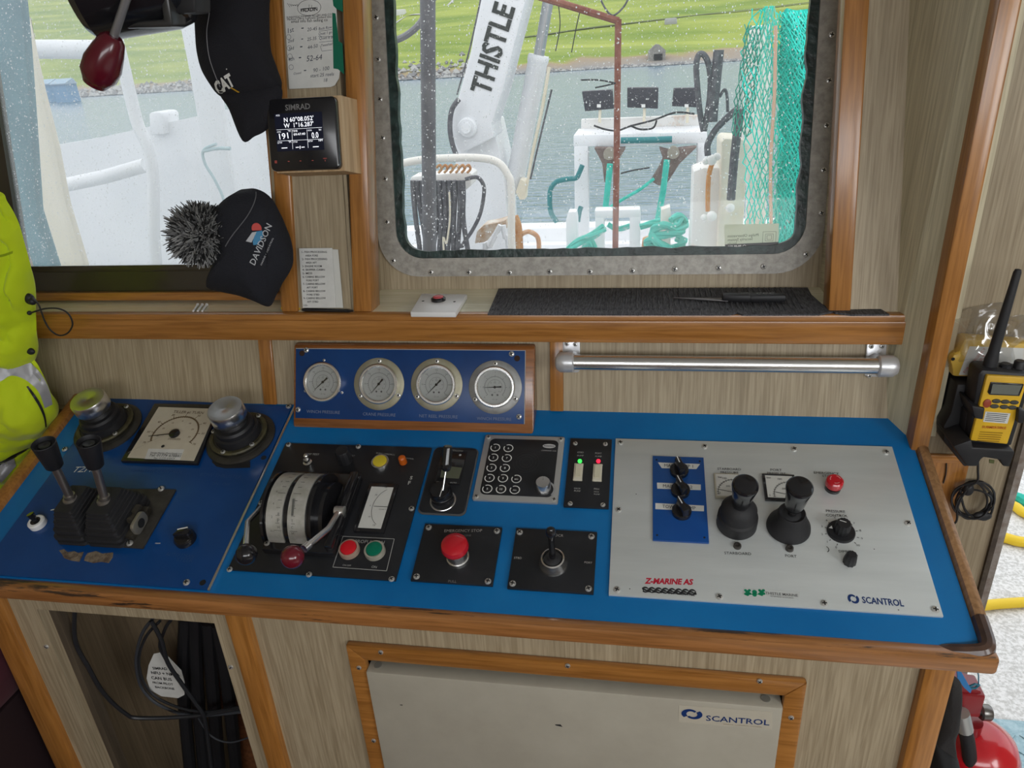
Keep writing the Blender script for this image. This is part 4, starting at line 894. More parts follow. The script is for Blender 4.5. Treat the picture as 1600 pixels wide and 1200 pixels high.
u, v = C(1313, 834); m = MB(); m.lathe([(.0185, H), (.0185, .0065), (.0175, .008), (0, .008)], (u, v, 0), n=36); m.lathe([(.0108, .008), (.0102, .024), (.0088, .0262), (0, .0262)], (u, v, 0), n=28, knurl=.07); pk = m.build('pressure_knob', BLKM, wp)
m = MB(); m.line((u-.005, v+.004), (u+.003, v+.001), .0012, .0265); m.flat([(u-.0165, v+.003), (u-.0118, v+.007), (u-.0112, v+.002)], .0084); m.build('pointer_mark', WHT, pk, smooth=0)
u, v = C(1326, 881); m = MB(); m.lathe([(.0086, H), (.0083, .012), (.0070, .022), (.0058, .0235), (0, .024)], (u, v, 0), n=20, knurl=.10); m.build('dimmer_knob', BLKM, wp)
# ================================================================== gauge box
gb = thing('gauge_box', 'wooden box holding four round pressure gauges in a dark blue plate', 'gauge panel', FG, (0, .07, 0))
q = [FG.uv(*p) for p in ((459, 537), (831, 549), (830, 679), (469, 667))]
gx0, gx1, gy0, gy1 = -.213, .2145, -.001, .143
P = [(gx0, gy0), (gx1, gy0), (gx1, gy1), (gx0, gy1)]
# housing: face in FG, body reaches back to the wall and down to the console
m = MB()
Mi = FG.M.inverted()
def Wl(x, y, z): return Mi @ Vector((x, y, z))
X0, X1 = FG.o.x+gx0, FG.o.x+gx1
ft = FG.M @ Vector((0, gy1, 0)); fb_ = FG.M @ Vector((0, gy0, 0))
side = [(fb_.y, fb_.z), (ft.y, ft.z), (ft.y+.013, ft.z+.003), (1.106+.019, 1.031+.105), (1.110, 1.036)]
n0 = set(m.bm.verts)
vb = [m.bm.verts.new((X0, y, z)) for y, z in side]; vt = [m.bm.verts.new((X1, y, z)) for y, z in side]; N = 5
fs = [m._f(vb), m._f(vt[::-1])]+[m._f((vb[i], vb[(i+1) % N], vt[(i+1) % N], vt[i])) for i in range(N)]; m._fixn(fs)
bmesh.ops.bevel(m.bm, geom=list({e for f in fs for e in f.edges}), offset=.0035, segments=2, affect='EDGES', profile=.5)
m.xf(Mi); m.build('housing', OAK_D, gb)
bq = [FG.uv(*p, .002) for p in ((462, 541), (820, 551.5), (820, 664), (462, 652))]
bx0, bx1, by0, by1 = (bq[0][0]+bq[3][0])/2, (bq[1][0]+bq[2][0])/2, (bq[2][1]+bq[3][1])/2, (bq[0][1]+bq[1][1])/2
m = MB(); m.box(bx0, bx1, by0, by1, -.001, .0022, .0004); m.build('plate', BLUE_G, gb)
m = MB(); m.box(bx0, bx1, by1-.0004, by1+.0006, -.001, .0025); m.box(bx1-.0004, bx1+.0006, by0, by1, -.001, .0025); m.build('worn_edge', mat('chipped_edge', (.4, .38, .36), .6), gb)
screws(gb, [FG.uv(*p, .002) for p in ((479, 547), (799.5, 553), (466, 640), (811, 651))], .0022, .0044)
m = MB()
for p in ((472, 552), (808, 560)): m = MB(); m.cyl((*FG.uv(*p, .002), .0021), .005, .0004, n=16); m.build('open_hole', mat('wood_dark_hole', (.03, .012, .006), .8), gb)
DIAL = mat('gauge_dial', (.50, .52, .50), .5)
for i, (cx, cy, fl, na, nm) in enumerate(((504, 597, 0, 222, 'gauge without a flange'), (591.5, 600, 1, 230, 'gauge with a brassy flange, second from the left'), (681.5, 601, 1, 226, 'gauge with a brassy flange, third from the left'), (773, 605, 1, 184, 'gauge with a grey flange and level needle'))):
    u, v = FG.uv(cx, cy, .008); m = MB()
    m.ring((u, v, 0), .0285, .0345, .002, .0125, 48); m.cyl((u, v, .002), .029, .002, n=40); g = m.build('pressure_gauge', STEEL, gb, label=nm)
    if fl: fu, fv = FG.uv(cx+1, cy, .002); m = MB(); m.lathe([(.0345, .0022), (.0450, .0022), (.0450, .0036), (.0440, .0042), (.0345, .0042)], (fu, fv, 0), n=48); m.build('flange', mat('brassy_flange', (.30, .28, .19), .45, .5, col2=(.36, .34, .26), nscale=40) if i < 3 else mat('grey_flange', (.25, .25, .24), .45, .5, col2=(.33, .33, .32), nscale=40), g)
    if fl: screws(g, [(u+.0395*math.cos(R(a)), v+.0395*math.sin(R(a))) for a in (90, 212, -28)], .0042, .0037, 'hex')
    else: screws(g, [(u+.038*math.cos(R(a)), v+.038*math.sin(R(a))) for a in (90, 205, -28)], .0022, .0022, 'hex')
    m = MB(); m.lathe([(0, .005), (.0286, .005), (.0286, .0056), (0, .0056)], (u, v, 0), n=40); m.build('dial', DIAL, g)
    m = MB(); h = .0060; Rr = .019 if i < 3 else .0175
    m.arc((u, v), Rr, -45, 225, .0005, h, 40); m.arc((u, v), .0125, -45, 225, .0004, h, 30)
    for k in range(31): a = R(225-k*9); r1 = Rr+(.003 if k % 5 == 0 else .0015); m.line((u+Rr*math.cos(a), v+Rr*math.sin(a)), (u+r1*math.cos(a), v+r1*math.sin(a)), .0006 if k % 5 == 0 else .0004, h)
    for k in range(7):
        a = R(225-k*45); st = (('0', '50', '100', '150', '200', '250', '300') if i < 3 else ('0', '1', '2', '3', '4', '5', '6'))[k]; q = (u+.0245*math.cos(a), v+.0245*math.sin(a)-.001); w = .004; m.text(st, (q[0]-w/2, q[1]), (q[0]+w/2, q[1]), h, size=.0024)
        q = (u+.0098*math.cos(a), v+.0098*math.sin(a)-.0008); m.text('0' if k == 0 else str(k*10), (q[0]-.001, q[1]), (q[0]+.001, q[1]), h, size=.0018)
    m.text('bar', (u-.002, v+.0065), (u+.002, v+.0065), h); m.disc((u-.0045, v-.0130, h), .0017, 12); m.disc((u+.0045, v-.0130, h), .0017, 12); m.text('psi', (u-.0015, v-.0095), (u+.0015, v-.0095), h)
    m.text('Cl. 1.6', (u-.004, v-.0215), (u+.004, v-.0215), h); m.build('scale_markings', mat('grey_ink2', (.10, .10, .10), .6), g, smooth=0)
    m = MB(); a = R(na); d = Vector((math.cos(a), math.sin(a))); e = Vector((-d.y, d.x)); c = Vector((u, v))
    m.prism([tuple(c-d*.011-e*.0016), tuple(c-d*.011+e*.0016), tuple(c+e*.0008), tuple(c+d*.021+e*.0002), tuple(c+d*.021-e*.0002), tuple(c-e*.0008)], .0066, .0071)
    m.cyl((u, v, .0066), .0022, .0012, n=14); m.build('needle', BLK, g)
    m = MB(); m.lathe([(0, .0098), (.0287, .0098), (.0287, .0106), (0, .0106)], (u, v, 0), n=40); m.build('cover_glass', GLASS, g)
m = MB(); h = .0026
for s, a in (('WINCH PRESSURE', (479, 645, 531, 647)), ('CRANE PRESSURE', (567, 649, 618, 651)), ('NET REEL PRESSURE', (655, 652, 715, 654)), ('WINCH PRESSURE', (745, 656, 799, 657.5))): tx(m, s, *a, h, fr=FG)
m.build('lettering', mat('faded_pale_print', (.16, .19, .28), .6), gb, smooth=0)
# ================================================================== grab rail
hr = thing('grab_rail', 'polished steel grab rail on two brackets under the window sill', 'handrail', FP, (.12, .06, 0))
hc = .040
a = FP.p(905, 567, hc); b = FP.p(1372, 571, hc); yy = (a.y+b.y)/2
m = MB(); m.tube([(a.x-.012, yy, hc), (b.x+.012, yy, hc)], .0125, 28); m.build('rail_tube', STEEL, hr)
BRK = mat('cast_alloy', (.68, .69, .71), .36, .6, bump=.1, bscale=200)
for cx, sgn, sp4 in ((891, -1, ((886, 537), (899, 538))), (1372, 1, ((1361, 541), (1378, 541), (1358, 587), (1374, 586)))):
    ca = FP.p(893 if sgn < 0 else 1369, 565, .002); pts = [FP.uv(*p, .004) for p in sp4]
    cu_ = sum(p[0] for p in pts)/len(pts)
    m = MB(); m.rrect(cu_-.0145, cu_+.0145, yy-.036+.012, yy+.040, .006, 0, .005, .001); br = m.build('bracket', BRK, hr)
    m = MB(); m.lathe([(.0135, .004), (.0125, .018), (.014, .030), (.014, .040)], (cu_, yy, 0)); ex = cu_+sgn*.004
    m.lathe([(.0145, -.008), (.0165, -.006), (.0170, .006), (.0165, .014), (.0125, .020), (.006, .0225), (0, .0232)], (ex-sgn*.004, yy, hc), (sgn, 0, 0), 28); m.build('end_socket', BRK, br)
    screws(br, [p for p in pts]+([] if sgn > 0 else []), .005, .0035)
# ================================================================== things on the post and the sill
MOUNT_H = .055
dsx = thing('navigation_display', 'small black display with glowing white figures in a pale wooden bracket between the windows', 'display', FT, (-.545, .30, 0))
# wooden wedge bracket
q = [FT.p(*p, MOUNT_H) for p in ((417, 157), (521, 151), (541, 263), (430, 270))]
dx0, dx1 = (q[0].x+q[3].x)/2, (q[1].x+q[2].x)/2; dy0, dy1 = (q[2].y+q[3].y)/2, (q[0].y+q[1].y)/2
m = MB(); m.hexa([(dx0+.006, dy0-.004, 0), (dx1+.012, dy0-.004, 0), (dx1+.012, dy1+.003, 0), (dx0+.006, dy1+.003, 0), (dx0+.004, dy0-.002, MOUNT_H-.002), (dx1+.004, dy0-.002, MOUNT_H-.002), (dx1+.004, dy1+.002, MOUNT_H-.002), (dx0+.004, dy1+.002, MOUNT_H-.002)])
m.build('bracket', grain('light_plywood', (.42, .27, .13), (.60, .42, .24), 'v', .55, 9), dsx)
m = MB(); m.rrect(dx0, dx1, dy0, dy1, .008, MOUNT_H-.004, MOUNT_H+.009, .0025); m.build('case', BLK, dsx)
hh = MOUNT_H+.0093
m = MB(); m.box(*[FT.uv(*p, hh)[0] for p in ((428, 175), (507, 235))], FT.uv(470, 235.5, hh)[1], FT.uv(470, 176, hh)[1], MOUNT_H+.009, hh); scn = m.build('screen', mat('lit_screen_black', (.004, .005, .012), .25, emit=(.02, .03, .08), es=.12), dsx)
m = MB(); h2 = hh+.0003
for s, a in (('N 60°08.052\'', (444, 191, 490, 187.5)), ('W  1°16.287\'', (444, 200, 490, 196.5)), ('191', (437, 218, 451, 216)), ('0.0', (487.5, 216, 498, 215)), ('09:47:40', (459, 212, 477, 210.5))): tx(m, s, *a, h2, fr=FT, bold=.006, height=.0068 if s[0] in 'NW' else .009 if s[0] in '10' and len(s) < 4 else .0036)
for s, a in (('POS', (431.5, 182, 437, 181.5)), ('COG', (433, 207.5, 439, 207)), ('°M', (450, 206.5, 454, 206)), ('TIME', (457, 206.5, 465, 206)), ('SOG', (481, 205, 487, 204.5)), ('kn', (498.5, 204, 502, 203.6)), ('DTW', (434, 224.5, 441, 224)), ('°M', (450.5, 223.5, 455, 223)), ('TTW', (458, 223.3, 465, 222.8)), ('BTW', (482, 222, 489, 221.5)), ('NM', (498, 221, 504, 220.5))): tx(m, s, *a, h2, fr=FT)
for a, b in (((432, 203), (503, 199)), ((434, 220.5), (505, 217)), ((456, 203), (457.5, 233)), ((479.5, 202), (481.5, 231))): m.line(FT.uv(*a, h2), FT.uv(*b, h2), .0004, h2)
for a, b in (((440, 231.5), (449, 231)), ((462, 230.5), (467, 230)), ((471, 230), (476, 229.7)), ((489, 229.5), (498, 229)), ((468.8, 228), (468.8, 232.5))): m.line(FT.uv(*a, h2), FT.uv(*b, h2), .0012, h2)
m.build('digits', mat('lit_digits', (.8, .8, .8), .5, emit=(.9, .93, 1), es=.95), scn, smooth=0)
m = MB(); tx(m, 'SIMRAD', 446, 172.5, 485, 170, h2, fr=FT, bold=.02, height=.0085); m.build('maker_name', mat('silver_print', (.22, .22, .22), .4, .3), dsx, smooth=0)
m = MB(); h3 = MOUNT_H+.0094
for px in (431, 451, 469.5, 488.5, 508):
    u, v = FT.uv(px, 253-(px-431)*.04, h3)
    if px == 431: [m.line((u-.002, v+d), (u+.002, v+d), .0007, h3) for d in (-.0015, 0, .0015)]
    elif px == 508: m.text('MENU', (u-.003, v+.0015), (u+.003, v+.0015), h3); m.line((u, v-.002), (u, v), .0007, h3)
    else: m.line((u-.0015, v), (u+.0015, v), .0007, h3)
m.build('touch_keys', mat('dim_red_key_light', (.2, .03, .03), .5, emit=(.8, .15, .1), es=.35), dsx, smooth=0)
# handwritten note with green tape
nt_ = thing('handwritten_note', 'torn white handwritten note fixed with green tape above the black display', 'paper note', FT, (-.53, .55, 0))
P = [FT.uv(*p, .002) for p in ((443, -6), (524, -8), (525.5, 14), (527.5, 64), (531, 110), (529.5, 122), (523, 133), (516, 136), (451.5, 139))]
m = MB(); m.prism(P, .0008, .0014); m.build('sheet', PAPER, nt_, smooth=0)
PENM = mat('blue_black_pen', (.05, .06, .09), .6)
m = MB(); h = .0017
for s, a in (('1st', (450, 52, 460, 49)), ('-', (471, 48, 475, 47.7)), ('20-45', (480, 49, 496, 47)), ('Back Row', (498, 47, 519, 44)), ('Quet 1 go', (498, 55, 519, 52)), ('2nd', (450, 67, 460, 65)), ('-', (471, 64, 474, 63.7)), ('25-35', (480, 64, 495, 62)), ('Quet it b', (499, 62, 520, 60)), ('3rd', (451, 79, 460, 77)), ('-', (469, 77, 473, 76.7)), ('44-50', (481, 77, 497, 74)), ('Tweehad', (502, 73, 520, 70)), ('4th', (451, 96, 460, 94)), ('-', (467, 94, 471, 93.7)), ('52-64', (479, 96, 504, 93)), ('Closed', (459, 117, 471, 115)), ('-', (475, 114, 479, 113.7)), ('90 - 100', (490, 113, 515, 109)), ('start 25 reels', (485, 121, 522, 118)), ('18', (506, 128, 512, 127.5))): tx(m, s, *a, h, fr=FT, shear=.25)
for p in ((451, 58), (452, 75), (453, 88), (455, 105)): m.arc(FT.uv(*p, h), .0038, 0, 360, .0005, h, 14)
for a, b in (((498, 49), (519, 46)), ((497, 57), (520, 57)), ((499, 66), (520, 64)), ((500, 71), (503, 80)), ((503, 80), (519, 78))): m.line(FT.uv(*a, h), FT.uv(*b, h), .0005, h)
m.mat(1); c = FT.uv(483, 12, h); m.arc(c, .0195, 0, 360, .0006, h, 40, ry=.0115); tx(m, 'PALADIN', 470, 19, 496, 16.5, h, fr=FT, bold=.03); tx(m, 'SUNNYSIDE FISHERIES SELLERS AND CO', 448, 29, 518, 24, h, fr=FT); tx(m, 'Harbour Office Scalloway Shetland Isles', 449, 32, 518, 27.5, h, fr=FT); tx(m, 'email info fish selling co', 455, 36, 512, 33, h, fr=FT)
for k in range(6): m.line(FT.uv(449+k*3, 5+k, h), FT.uv(453+k*3, 11-k, h), .0006, h)
m.line(FT.uv(472, 14, h), FT.uv(494, 12, h), .0012, h); m.line(FT.uv(483, 12, h), FT.uv(483, 7, h), .0006, h); m.line(FT.uv(487, 12, h), FT.uv(487, 8, h), .0006, h)
m.build('writing', [PENM, INK], nt_, smooth=0)
m = MB(); m.prism([FT.uv(*p, .002) for p in ((519, -6), (535, -6), (536, 19), (526, 14), (521, 9))], .0014, .0019); m.prism([FT.uv(*p, .002) for p in ((519, 20), (524, 21), (529, 64), (535, 68), (537.5, 116), (528, 108), (521, 107))], .0014, .0019); m.build('tape', mat('green_tape', (.0, .13, .07), .5), nt_, smooth=0)
# camera list card and the card behind it
ls = thing('printed_list_card', 'white card printed with a numbered list, standing below the black display', 'card', FT, (-.57, .06, 0))
m = MB(); m.prism([FT.uv(*p, .004) for p in ((467, 388), (519, 387.5), (525, 481), (473, 481))], .003, .0038); m.build('card', PAPER, ls, smooth=0)
m = MB(); h = .0042
rows = ['1- FISH PROCESSING', '   AREA FORE', '2- FISH PROCESSING', '   AREA AFT', '3- ENGINE ROOM', '4- SKIPPER CABIN', '5- MESS', '6- CABINS BELLOW', '   FORE PORT', '7- CABINS BELLOW', '   AFT PORT', '8- CABINS BELLOW', '   FORE STBD', '9- CABINS BELLOW', '   AFT STBD', '10-']
for i, s in enumerate(rows):
    y = 395.3+i*5.55; ind_ = s.startswith(' '); s = s.strip(); x = 471.5+i*.22+(5.5 if ind_ else 0); w = len(s)*2.18; tx(m, s, x, y, x+w, y-.15, h, fr=FT, bold=.01, height=.0034)
m.build('printing', INK, ls, smooth=0)
l2 = thing('blank_card', 'plain white card tucked behind the printed camera list', 'card', FT, (-.53, .06, 0))
m = MB(); m.prism([FT.uv(*p, .002) for p in ((515, 389), (528, 390), (536, 481), (515, 481))], .0008, .0018); m.build('card', mat('paper2', (.62, .62, .58), .7), l2, smooth=0)
def sill_pt(x, y, z=1.2036): d = ray(x, y); return CP+d*((z-CP.z)/d.z)
pn = MB(); a, b = sill_pt(472, 484, 1.207), sill_pt(552, 486, 1.207); pn.tube([a, a+(b-a)*.06, a+(b-a)*.9, b], .003, 10, taper=[.002, .003, .003, .001]); o = pn.build('pen', BLK); tag(o, 'slim black pen lying on the sill in front of the printed card', 'pen')
pn = MB(); a, b = sill_pt(440, 481.5, 1.2065), sill_pt(470, 482.5, 1.2065); pn.tube([a, b], .0026, 6); o = pn.build('pencil', mat('pencil_yellow', (.6, .4, .02), .5)); tag(o, 'yellow pencil lying on the sill below the knitted hat', 'pencil')
for i, (px, lab) in enumerate(((304, 'leftmost of the three small white clips on the left sill'), (311, 'middle one of the three small white clips on the left sill'), (318, 'rightmost of the three small white clips on the left sill'))):
    a, b = sill_pt(px-2, 486, 1.2055), sill_pt(px+5, 476, 1.2055); pn = MB(); pn.tube([a, a+(b-a)*.8, b], .0018, 8, taper=[.0016, .0018, .003]); o = pn.build('cable_clip', WPL); tag(o, lab, 'clip', 'white clips on the left sill')
# alarm button
ab = thing('call_button', 'white square wall plate with a round red push button, lying on the sill', 'button', WF, tuple(sill_pt(685, 474)))
c = sill_pt(685, 474); q = [sill_pt(*p, 1.212) for p in ((641, 488), (712, 488.5), (730, 460), (659, 458.5))]
m = MB(); m.prism([(p.x, p.y) for p in q], 1.2036, 1.2125, .0015); m.build('plate', WPL, ab)
c = sill_pt(685, 468.5, 1.2135); m = MB(); m.lathe([(.0125, 1.212), (.0125, 1.2165), (.0095, 1.2185), (.0092, 1.2175), (0, 1.2175)], (c.x, c.y, 0)); bz = m.build('bezel', BLK, ab)
m = MB(); m.lathe([(.0092, 1.2165), (.0088, 1.2195), (.006, 1.2210), (0, 1.2215)], (c.x, c.y, 0)); m.build('push_button', mat('pink_red_button', (.55, .08, .09), .25), bz)
for q_ in ((661, 470), (710, 471)): m = MB(); m.cyl((*sill_pt(*q_, 1.213).xy, 1.2124), .0022, .0004); m.build('screw_hole', SLOT, ab)
# anti slip mat
RIB = mat('ribbed_black_mat', (.02, .02, .023), .7, col2=(.11, .11, .12), nscale=500, stretch=(1, .12, 1), bump=.8, bscale=600)
P = [sill_pt(*p) for p in ((762, 489), (780, 449.5), (1262, 448), (1270, 462), (1290, 480), (1302, 486), (1296, 490.5), (1143, 491), (1136, 486.5), (1150, 490.5))]
m = MB()
pts = [sill_pt(*p, 1.2065) for p in ((762, 490), (779, 450.5), (900, 450), (1100, 449.5), (1262, 449), (1268, 460), (1284, 474), (1303, 486), (1280, 490.5), (1160, 490.8), (1152, 488), (1140, 490.5), (950, 490.5))]
m.prism([(p.x, p.y) for p in pts], 1.2036, 1.2062)
for k in range(64):
    x = sill_pt(764, 490).x+.003+k*.0087
    if x < .255: m.box(x, x+.003, 1.124, min(1.235, 1.124+.108), 1.206, 1.2074)
o = m.build('anti_slip_mat', RIB); tag(o, 'ribbed black anti slip mat laid along the sill below the steel window', 'mat')
m = MB(); pts = [sill_pt(*p, 1.2065) for p in ((1298, 484), (1376, 482), (1390, 490.5), (1330, 491), (1305, 488))]; m.prism([(p.x, p.y) for p in pts], 1.2036, 1.2062); o = m.build('mat_offcut', RIB); tag(o, 'small offcut of ribbed black mat at the right end of the sill', 'mat')
# knife
kf = thing('knife', 'slim knife with a black handle lying on the ribbed mat', 'knife', WF, tuple(sill_pt(1140, 466, 1.208)))
a, b, c = sill_pt(1052, 463, 1.212), sill_pt(1128, 465, 1.213), sill_pt(1228, 464, 1.214)
d = (c-a).normalized(); e = Vector((-d.y, d.x, 0)).normalized()
def bar(mb, a, b, wa, wb, z0, z1, bev=.001):
    d = (b-a).normalized(); e = Vector((-d.y, d.x, 0)).normalized(); mb.prism([tuple((a-e*wa).xy), tuple((b-e*wb).xy), tuple((b+e*wb).xy), tuple((a+e*wa).xy)], z0, z1, bev)
m = MB(); bar(m, a, b+d*.01, .0012, .0075, 1.2085, 1.2100, .0003); m.build('blade', mat('dark_blade', (.16, .15, .15), .35, .9), kf)
m = MB(); bar(m, b, b+(c-b)*.45, .0070, .0105, 1.2075, 1.2200, .004); bar(m, b+(c-b)*.42, c, .0105, .0085, 1.2075, 1.2195, .004); hd = m.build('handle', BLKM, kf)
m = MB(); p0, p1 = b+(c-b)*.30, b+(c-b)*.45; m.text('MORA', (p0.x, p0.y-.001), (p1.x, p1.y-.001), 1.2203); 
for k in range(3): q = b+(c-b)*(.58+k*.10); m.arc((q.x, q.y), .0035, 10, 300, .0016, 1.2203, 10)
m.build('handle_marking', mat('grey_handle_print', (.25, .25, .25), .5), hd, smooth=0)
# sticker on the glass
ws = thing('window_sticker', 'clear printed sticker on the lower right corner of the steel framed window', 'sticker', FW, (.18, .065, 0))
m = MB(); hs = -.0055; m.prism([FW.uv(*p, hs) for p in ((1132, 351), (1217, 349), (1216, 381), (1133, 385))], -.006, -.0056); m.mat(1); m.prism([FW.uv(*p, hs) for p in ((1133, 382), (1216, 378), (1217, 387), (1133, 390))], -.006, -.0052)
SF = bpy.data.materials.new('translucent_film'); SF.use_nodes = True; t = SF.node_tree; t.nodes.remove(t.nodes['Principled BSDF'])
a_ = t.nodes.new('ShaderNodeBsdfTransparent'); b_ = t.nodes.new('ShaderNodeBsdfTranslucent'); b_.inputs[0].default_value = (.85, .86, .74, 1); c_ = t.nodes.new('ShaderNodeMixShader'); c_.inputs[0].default_value = .75
t.links.new(a_.outputs[0], c_.inputs[1]); t.links.new(b_.outputs[0], c_.inputs[2]); t.links.new(c_.outputs[0], t.nodes['Material Output'].inputs[0])
m.build('film', [SF, mat('dark_band', (.12, .12, .12), .4)], ws)
m = MB(); h = -.0053
for s, a in (('Philips Observation', (1137, 371, 1185, 369)), ('Security System', (1137, 377, 1176, 375)), ('inside', (1137, 383, 1151, 382))): tx(m, s, *a, h, fr=FW, flip=True)
for r_ in (1, .6, .35):
    cx, cy = FW.uv(1202, 371, h); w, v_ = .0105*r_, .0095*r_
    for a, b in (((cx-w, cy-v_), (cx+w, cy-v_)), ((cx+w, cy-v_), (cx+w, cy+v_)), ((cx+w, cy+v_), (cx-w, cy+v_)), ((cx-w, cy+v_), (cx-w, cy-v_))): m.line(a, b, .0005, h)
m.mat(1); tx(m, 'PHILIPS', 1137, 388.5, 1158, 387.5, -.0050, fr=FW, bold=.05, flip=True); m.arc(FW.uv(1163, 385, h), .0025, 0, 360, .0008, -.0050, 12)
m.build('printing', [mat('olive_ink', (.12, .14, .10), .6), WHT], ws, smooth=0)
# ================================================================== hats, jacket, radio and other loose things
def fpt(fr, x, y, h): return fr.p(x, y, h)
# baseball cap hanging brim down
cp = thing('baseball_cap', 'black baseball cap with a white and yellow badge, hanging brim down by the left window', 'cap', FT, (-.66, .45, 0))
hb = .045
out = catmull([(*FT.uv(x, y, hb), 0) for x, y in ((316, -50), (311, 10), (311, 60), (315, 95), (325, 126), (345, 151), (385, 160), (418, 154), (440, 140), (431, 106), (421, 72), (419, 0), (419, -50))], 5, True)
m = MB(); c = FT.uv(372, 40, hb); inflate(m, out, c, .050, -.03, 14, amp=.006, freq=18, base=hb, power=.5)
ref = MB(); ref.add(m); m.build('crown', FABB, cp)
bo = catmull([(*FT.uv(x, y, hb), 0) for x, y in ((350, 146), (362, 172), (383, 221), (402, 214), (418, 206), (437, 188), (444, 160), (440, 135), (395, 132))], 5, True)
m = MB(); inflate(m, bo, FT.uv(402, 170, hb), .016, -.012, 7, base=hb+.008, power=.6); m.build('brim', FABB, cp)
m = MB(); pts = []
t_ = BVHTree.FromBMesh(ref.bm)
for x, y in ((326, -20), (324, 20), (320, 50), (323, 85), (331, 112), (341, 136)):
    q = FT.p(x+3, y, hb+.03); o_ = FT.M.inverted() @ CP; hit = t_.ray_cast(o_, (q-o_).normalized()); pts.append((hit[0] if hit[0] else q)-(q-o_).normalized()*.001)
m.tube(catmull(pts, 6), .0007, 6); m.build('piping', mat('grey_piping', (.22, .22, .23), .6), cp)
m = MB(); h0 = hb+.05
a, b = FT.uv(341, 148, h0), FT.uv(367, 132, h0); m.text('CAT', a, b, h0, height=.0185, bold=.05)
m.mat(1); m.flat([FT.uv(*p, h0) for p in ((359, 153), (378, 145), (364, 137))], .101); m.mat(0); m.disc((*FT.uv(354, 108, h0), h0), .001, 8)
project_on(m, ref, FT); m.build('badge', [WHT, mat('badge_yellow', (.65, .36, .02), .6)], cp, smooth=0); ref.bm.free()
# knitted bobble hat
bh = thing('bobble_hat', 'charcoal hat with a grey fluffy bobble, hanging below the black baseball cap', 'hat', FT, (-.66, .12, 0))
hb = .045
out = catmull([(*FT.uv(x, y, hb), 0) for x, y in ((385, 295), (372, 298), (352, 314), (340, 328), (345, 352), (347, 385), (342, 415), (329, 449), (345, 456), (372, 462), (395, 470), (418, 479), (428, 470), (437, 440), (441, 400), (438, 360), (431, 322), (418, 304), (400, 295))], 5, True)
m = MB(); inflate(m, out, FT.uv(392, 385, hb), .055, -.03, 12, amp=.007, freq=22, base=hb, seed=4, power=.45); ref = MB(); ref.add(m); m.build('crown', FABN, bh)
out = catmull([(*FT.uv(x, y, hb), 0) for x, y in ((424, 312), (434, 326), (442, 345), (452, 372), (457, 398), (455, 420), (440, 445), (426, 470), (420, 460), (424, 400), (420, 340))], 5, True)
m = MB(); inflate(m, out, FT.uv(436, 398, hb), .035, -.02, 8, amp=.004, freq=22, base=hb, seed=9); ref.add(m); m.build('folded_brim', FABN, bh)
m = MB(); pts = []
t_ = BVHTree.FromBMesh(ref.bm)
for x, y in ((400, 300), (400, 306), (398, 314), (394, 324), (388, 335), (381, 345), (373, 355), (365, 365), (358, 375), (352, 385)):
    q = FT.p(x, y, hb+.04); o_ = FT.M.inverted() @ CP; hit = t_.ray_cast(o_, (q-o_).normalized())
    if hit[0]: pts.append(hit[0]-(q-o_).normalized()*.0015)
m.tube(catmull(pts, 6), .0008, 6); q = [FT.p(x, y, hb+.004) for x, y in ((349, 388), (342, 415), (330, 447))]; m.tube(catmull(q, 5), .0012, 6); m.build('seam', mat('grey_thread', (.13, .13, .14), .8), bh)
m = MB(); h0 = hb+.05; m.text('DAVIDSON', FT.uv(398, 415, h0), FT.uv(425, 353, h0), h0, height=.0105, bold=.01); m.text('MARINE + INDUSTRIAL', FT.uv(409, 415, h0), FT.uv(428, 372, h0), h0, height=.0028)
m.flat([FT.uv(*p, h0) for p in ((384, 377), (393, 379), (397, 371), (401, 362), (394, 363))], h0)
m.mat(1); c = FT.uv(401, 357, h0); m.flat([(c[0]+.0085*math.cos(R(a)), c[1]+.0085*math.sin(R(a))) for a in range(-20, 201, 20)], h0+.0002)
m.mat(2); m.flat([FT.uv(*p, h0) for p in ((399, 362), (410, 360), (411, 370), (404, 382), (396, 383), (395, 378))], h0+.0002)
project_on(m, ref, FT); m.build('emblem', [mat('grey_white_embroidery', (.45, .46, .48), .7), mat('emblem_red', (.50, .05, .04), .6), mat('emblem_blue', (.04, .22, .40), .6)], bh, smooth=0); ref.bm.free()
rnd = random.Random(3); m = MB(); ctr = FT.p(315, 367, .075); r0 = .040
m.sph(ctr, .033, (1.1, 1, .9), 10)
for i in range(5200):
    z = rnd.uniform(-1, 1); a = rnd.uniform(0, 2*PI); s_ = math.sqrt(1-z*z); d = Vector((s_*math.cos(a), s_*math.sin(a), z)); L = rnd.uniform(.008, .014)
    sd = Vector((rnd.uniform(-1, 1), rnd.uniform(-1, 1), rnd.uniform(-1, 1)))*.014; p0 = ctr+Vector((d.x*1.12, d.y*1.0, d.z*.9))*r0*.75
    m.mat(i % 3); m.tube([p0, p0+d*L*.55+sd*.5, p0+d*L+sd], .0008, 3, taper=[.0015, .0015, .0007])
m.build('bobble', [mat('dark_wool', (.02, .02, .02), .9), mat('grey_wool', (.20, .20, .20), .9), mat('pale_wool', (.32, .32, .31), .9)], bh)
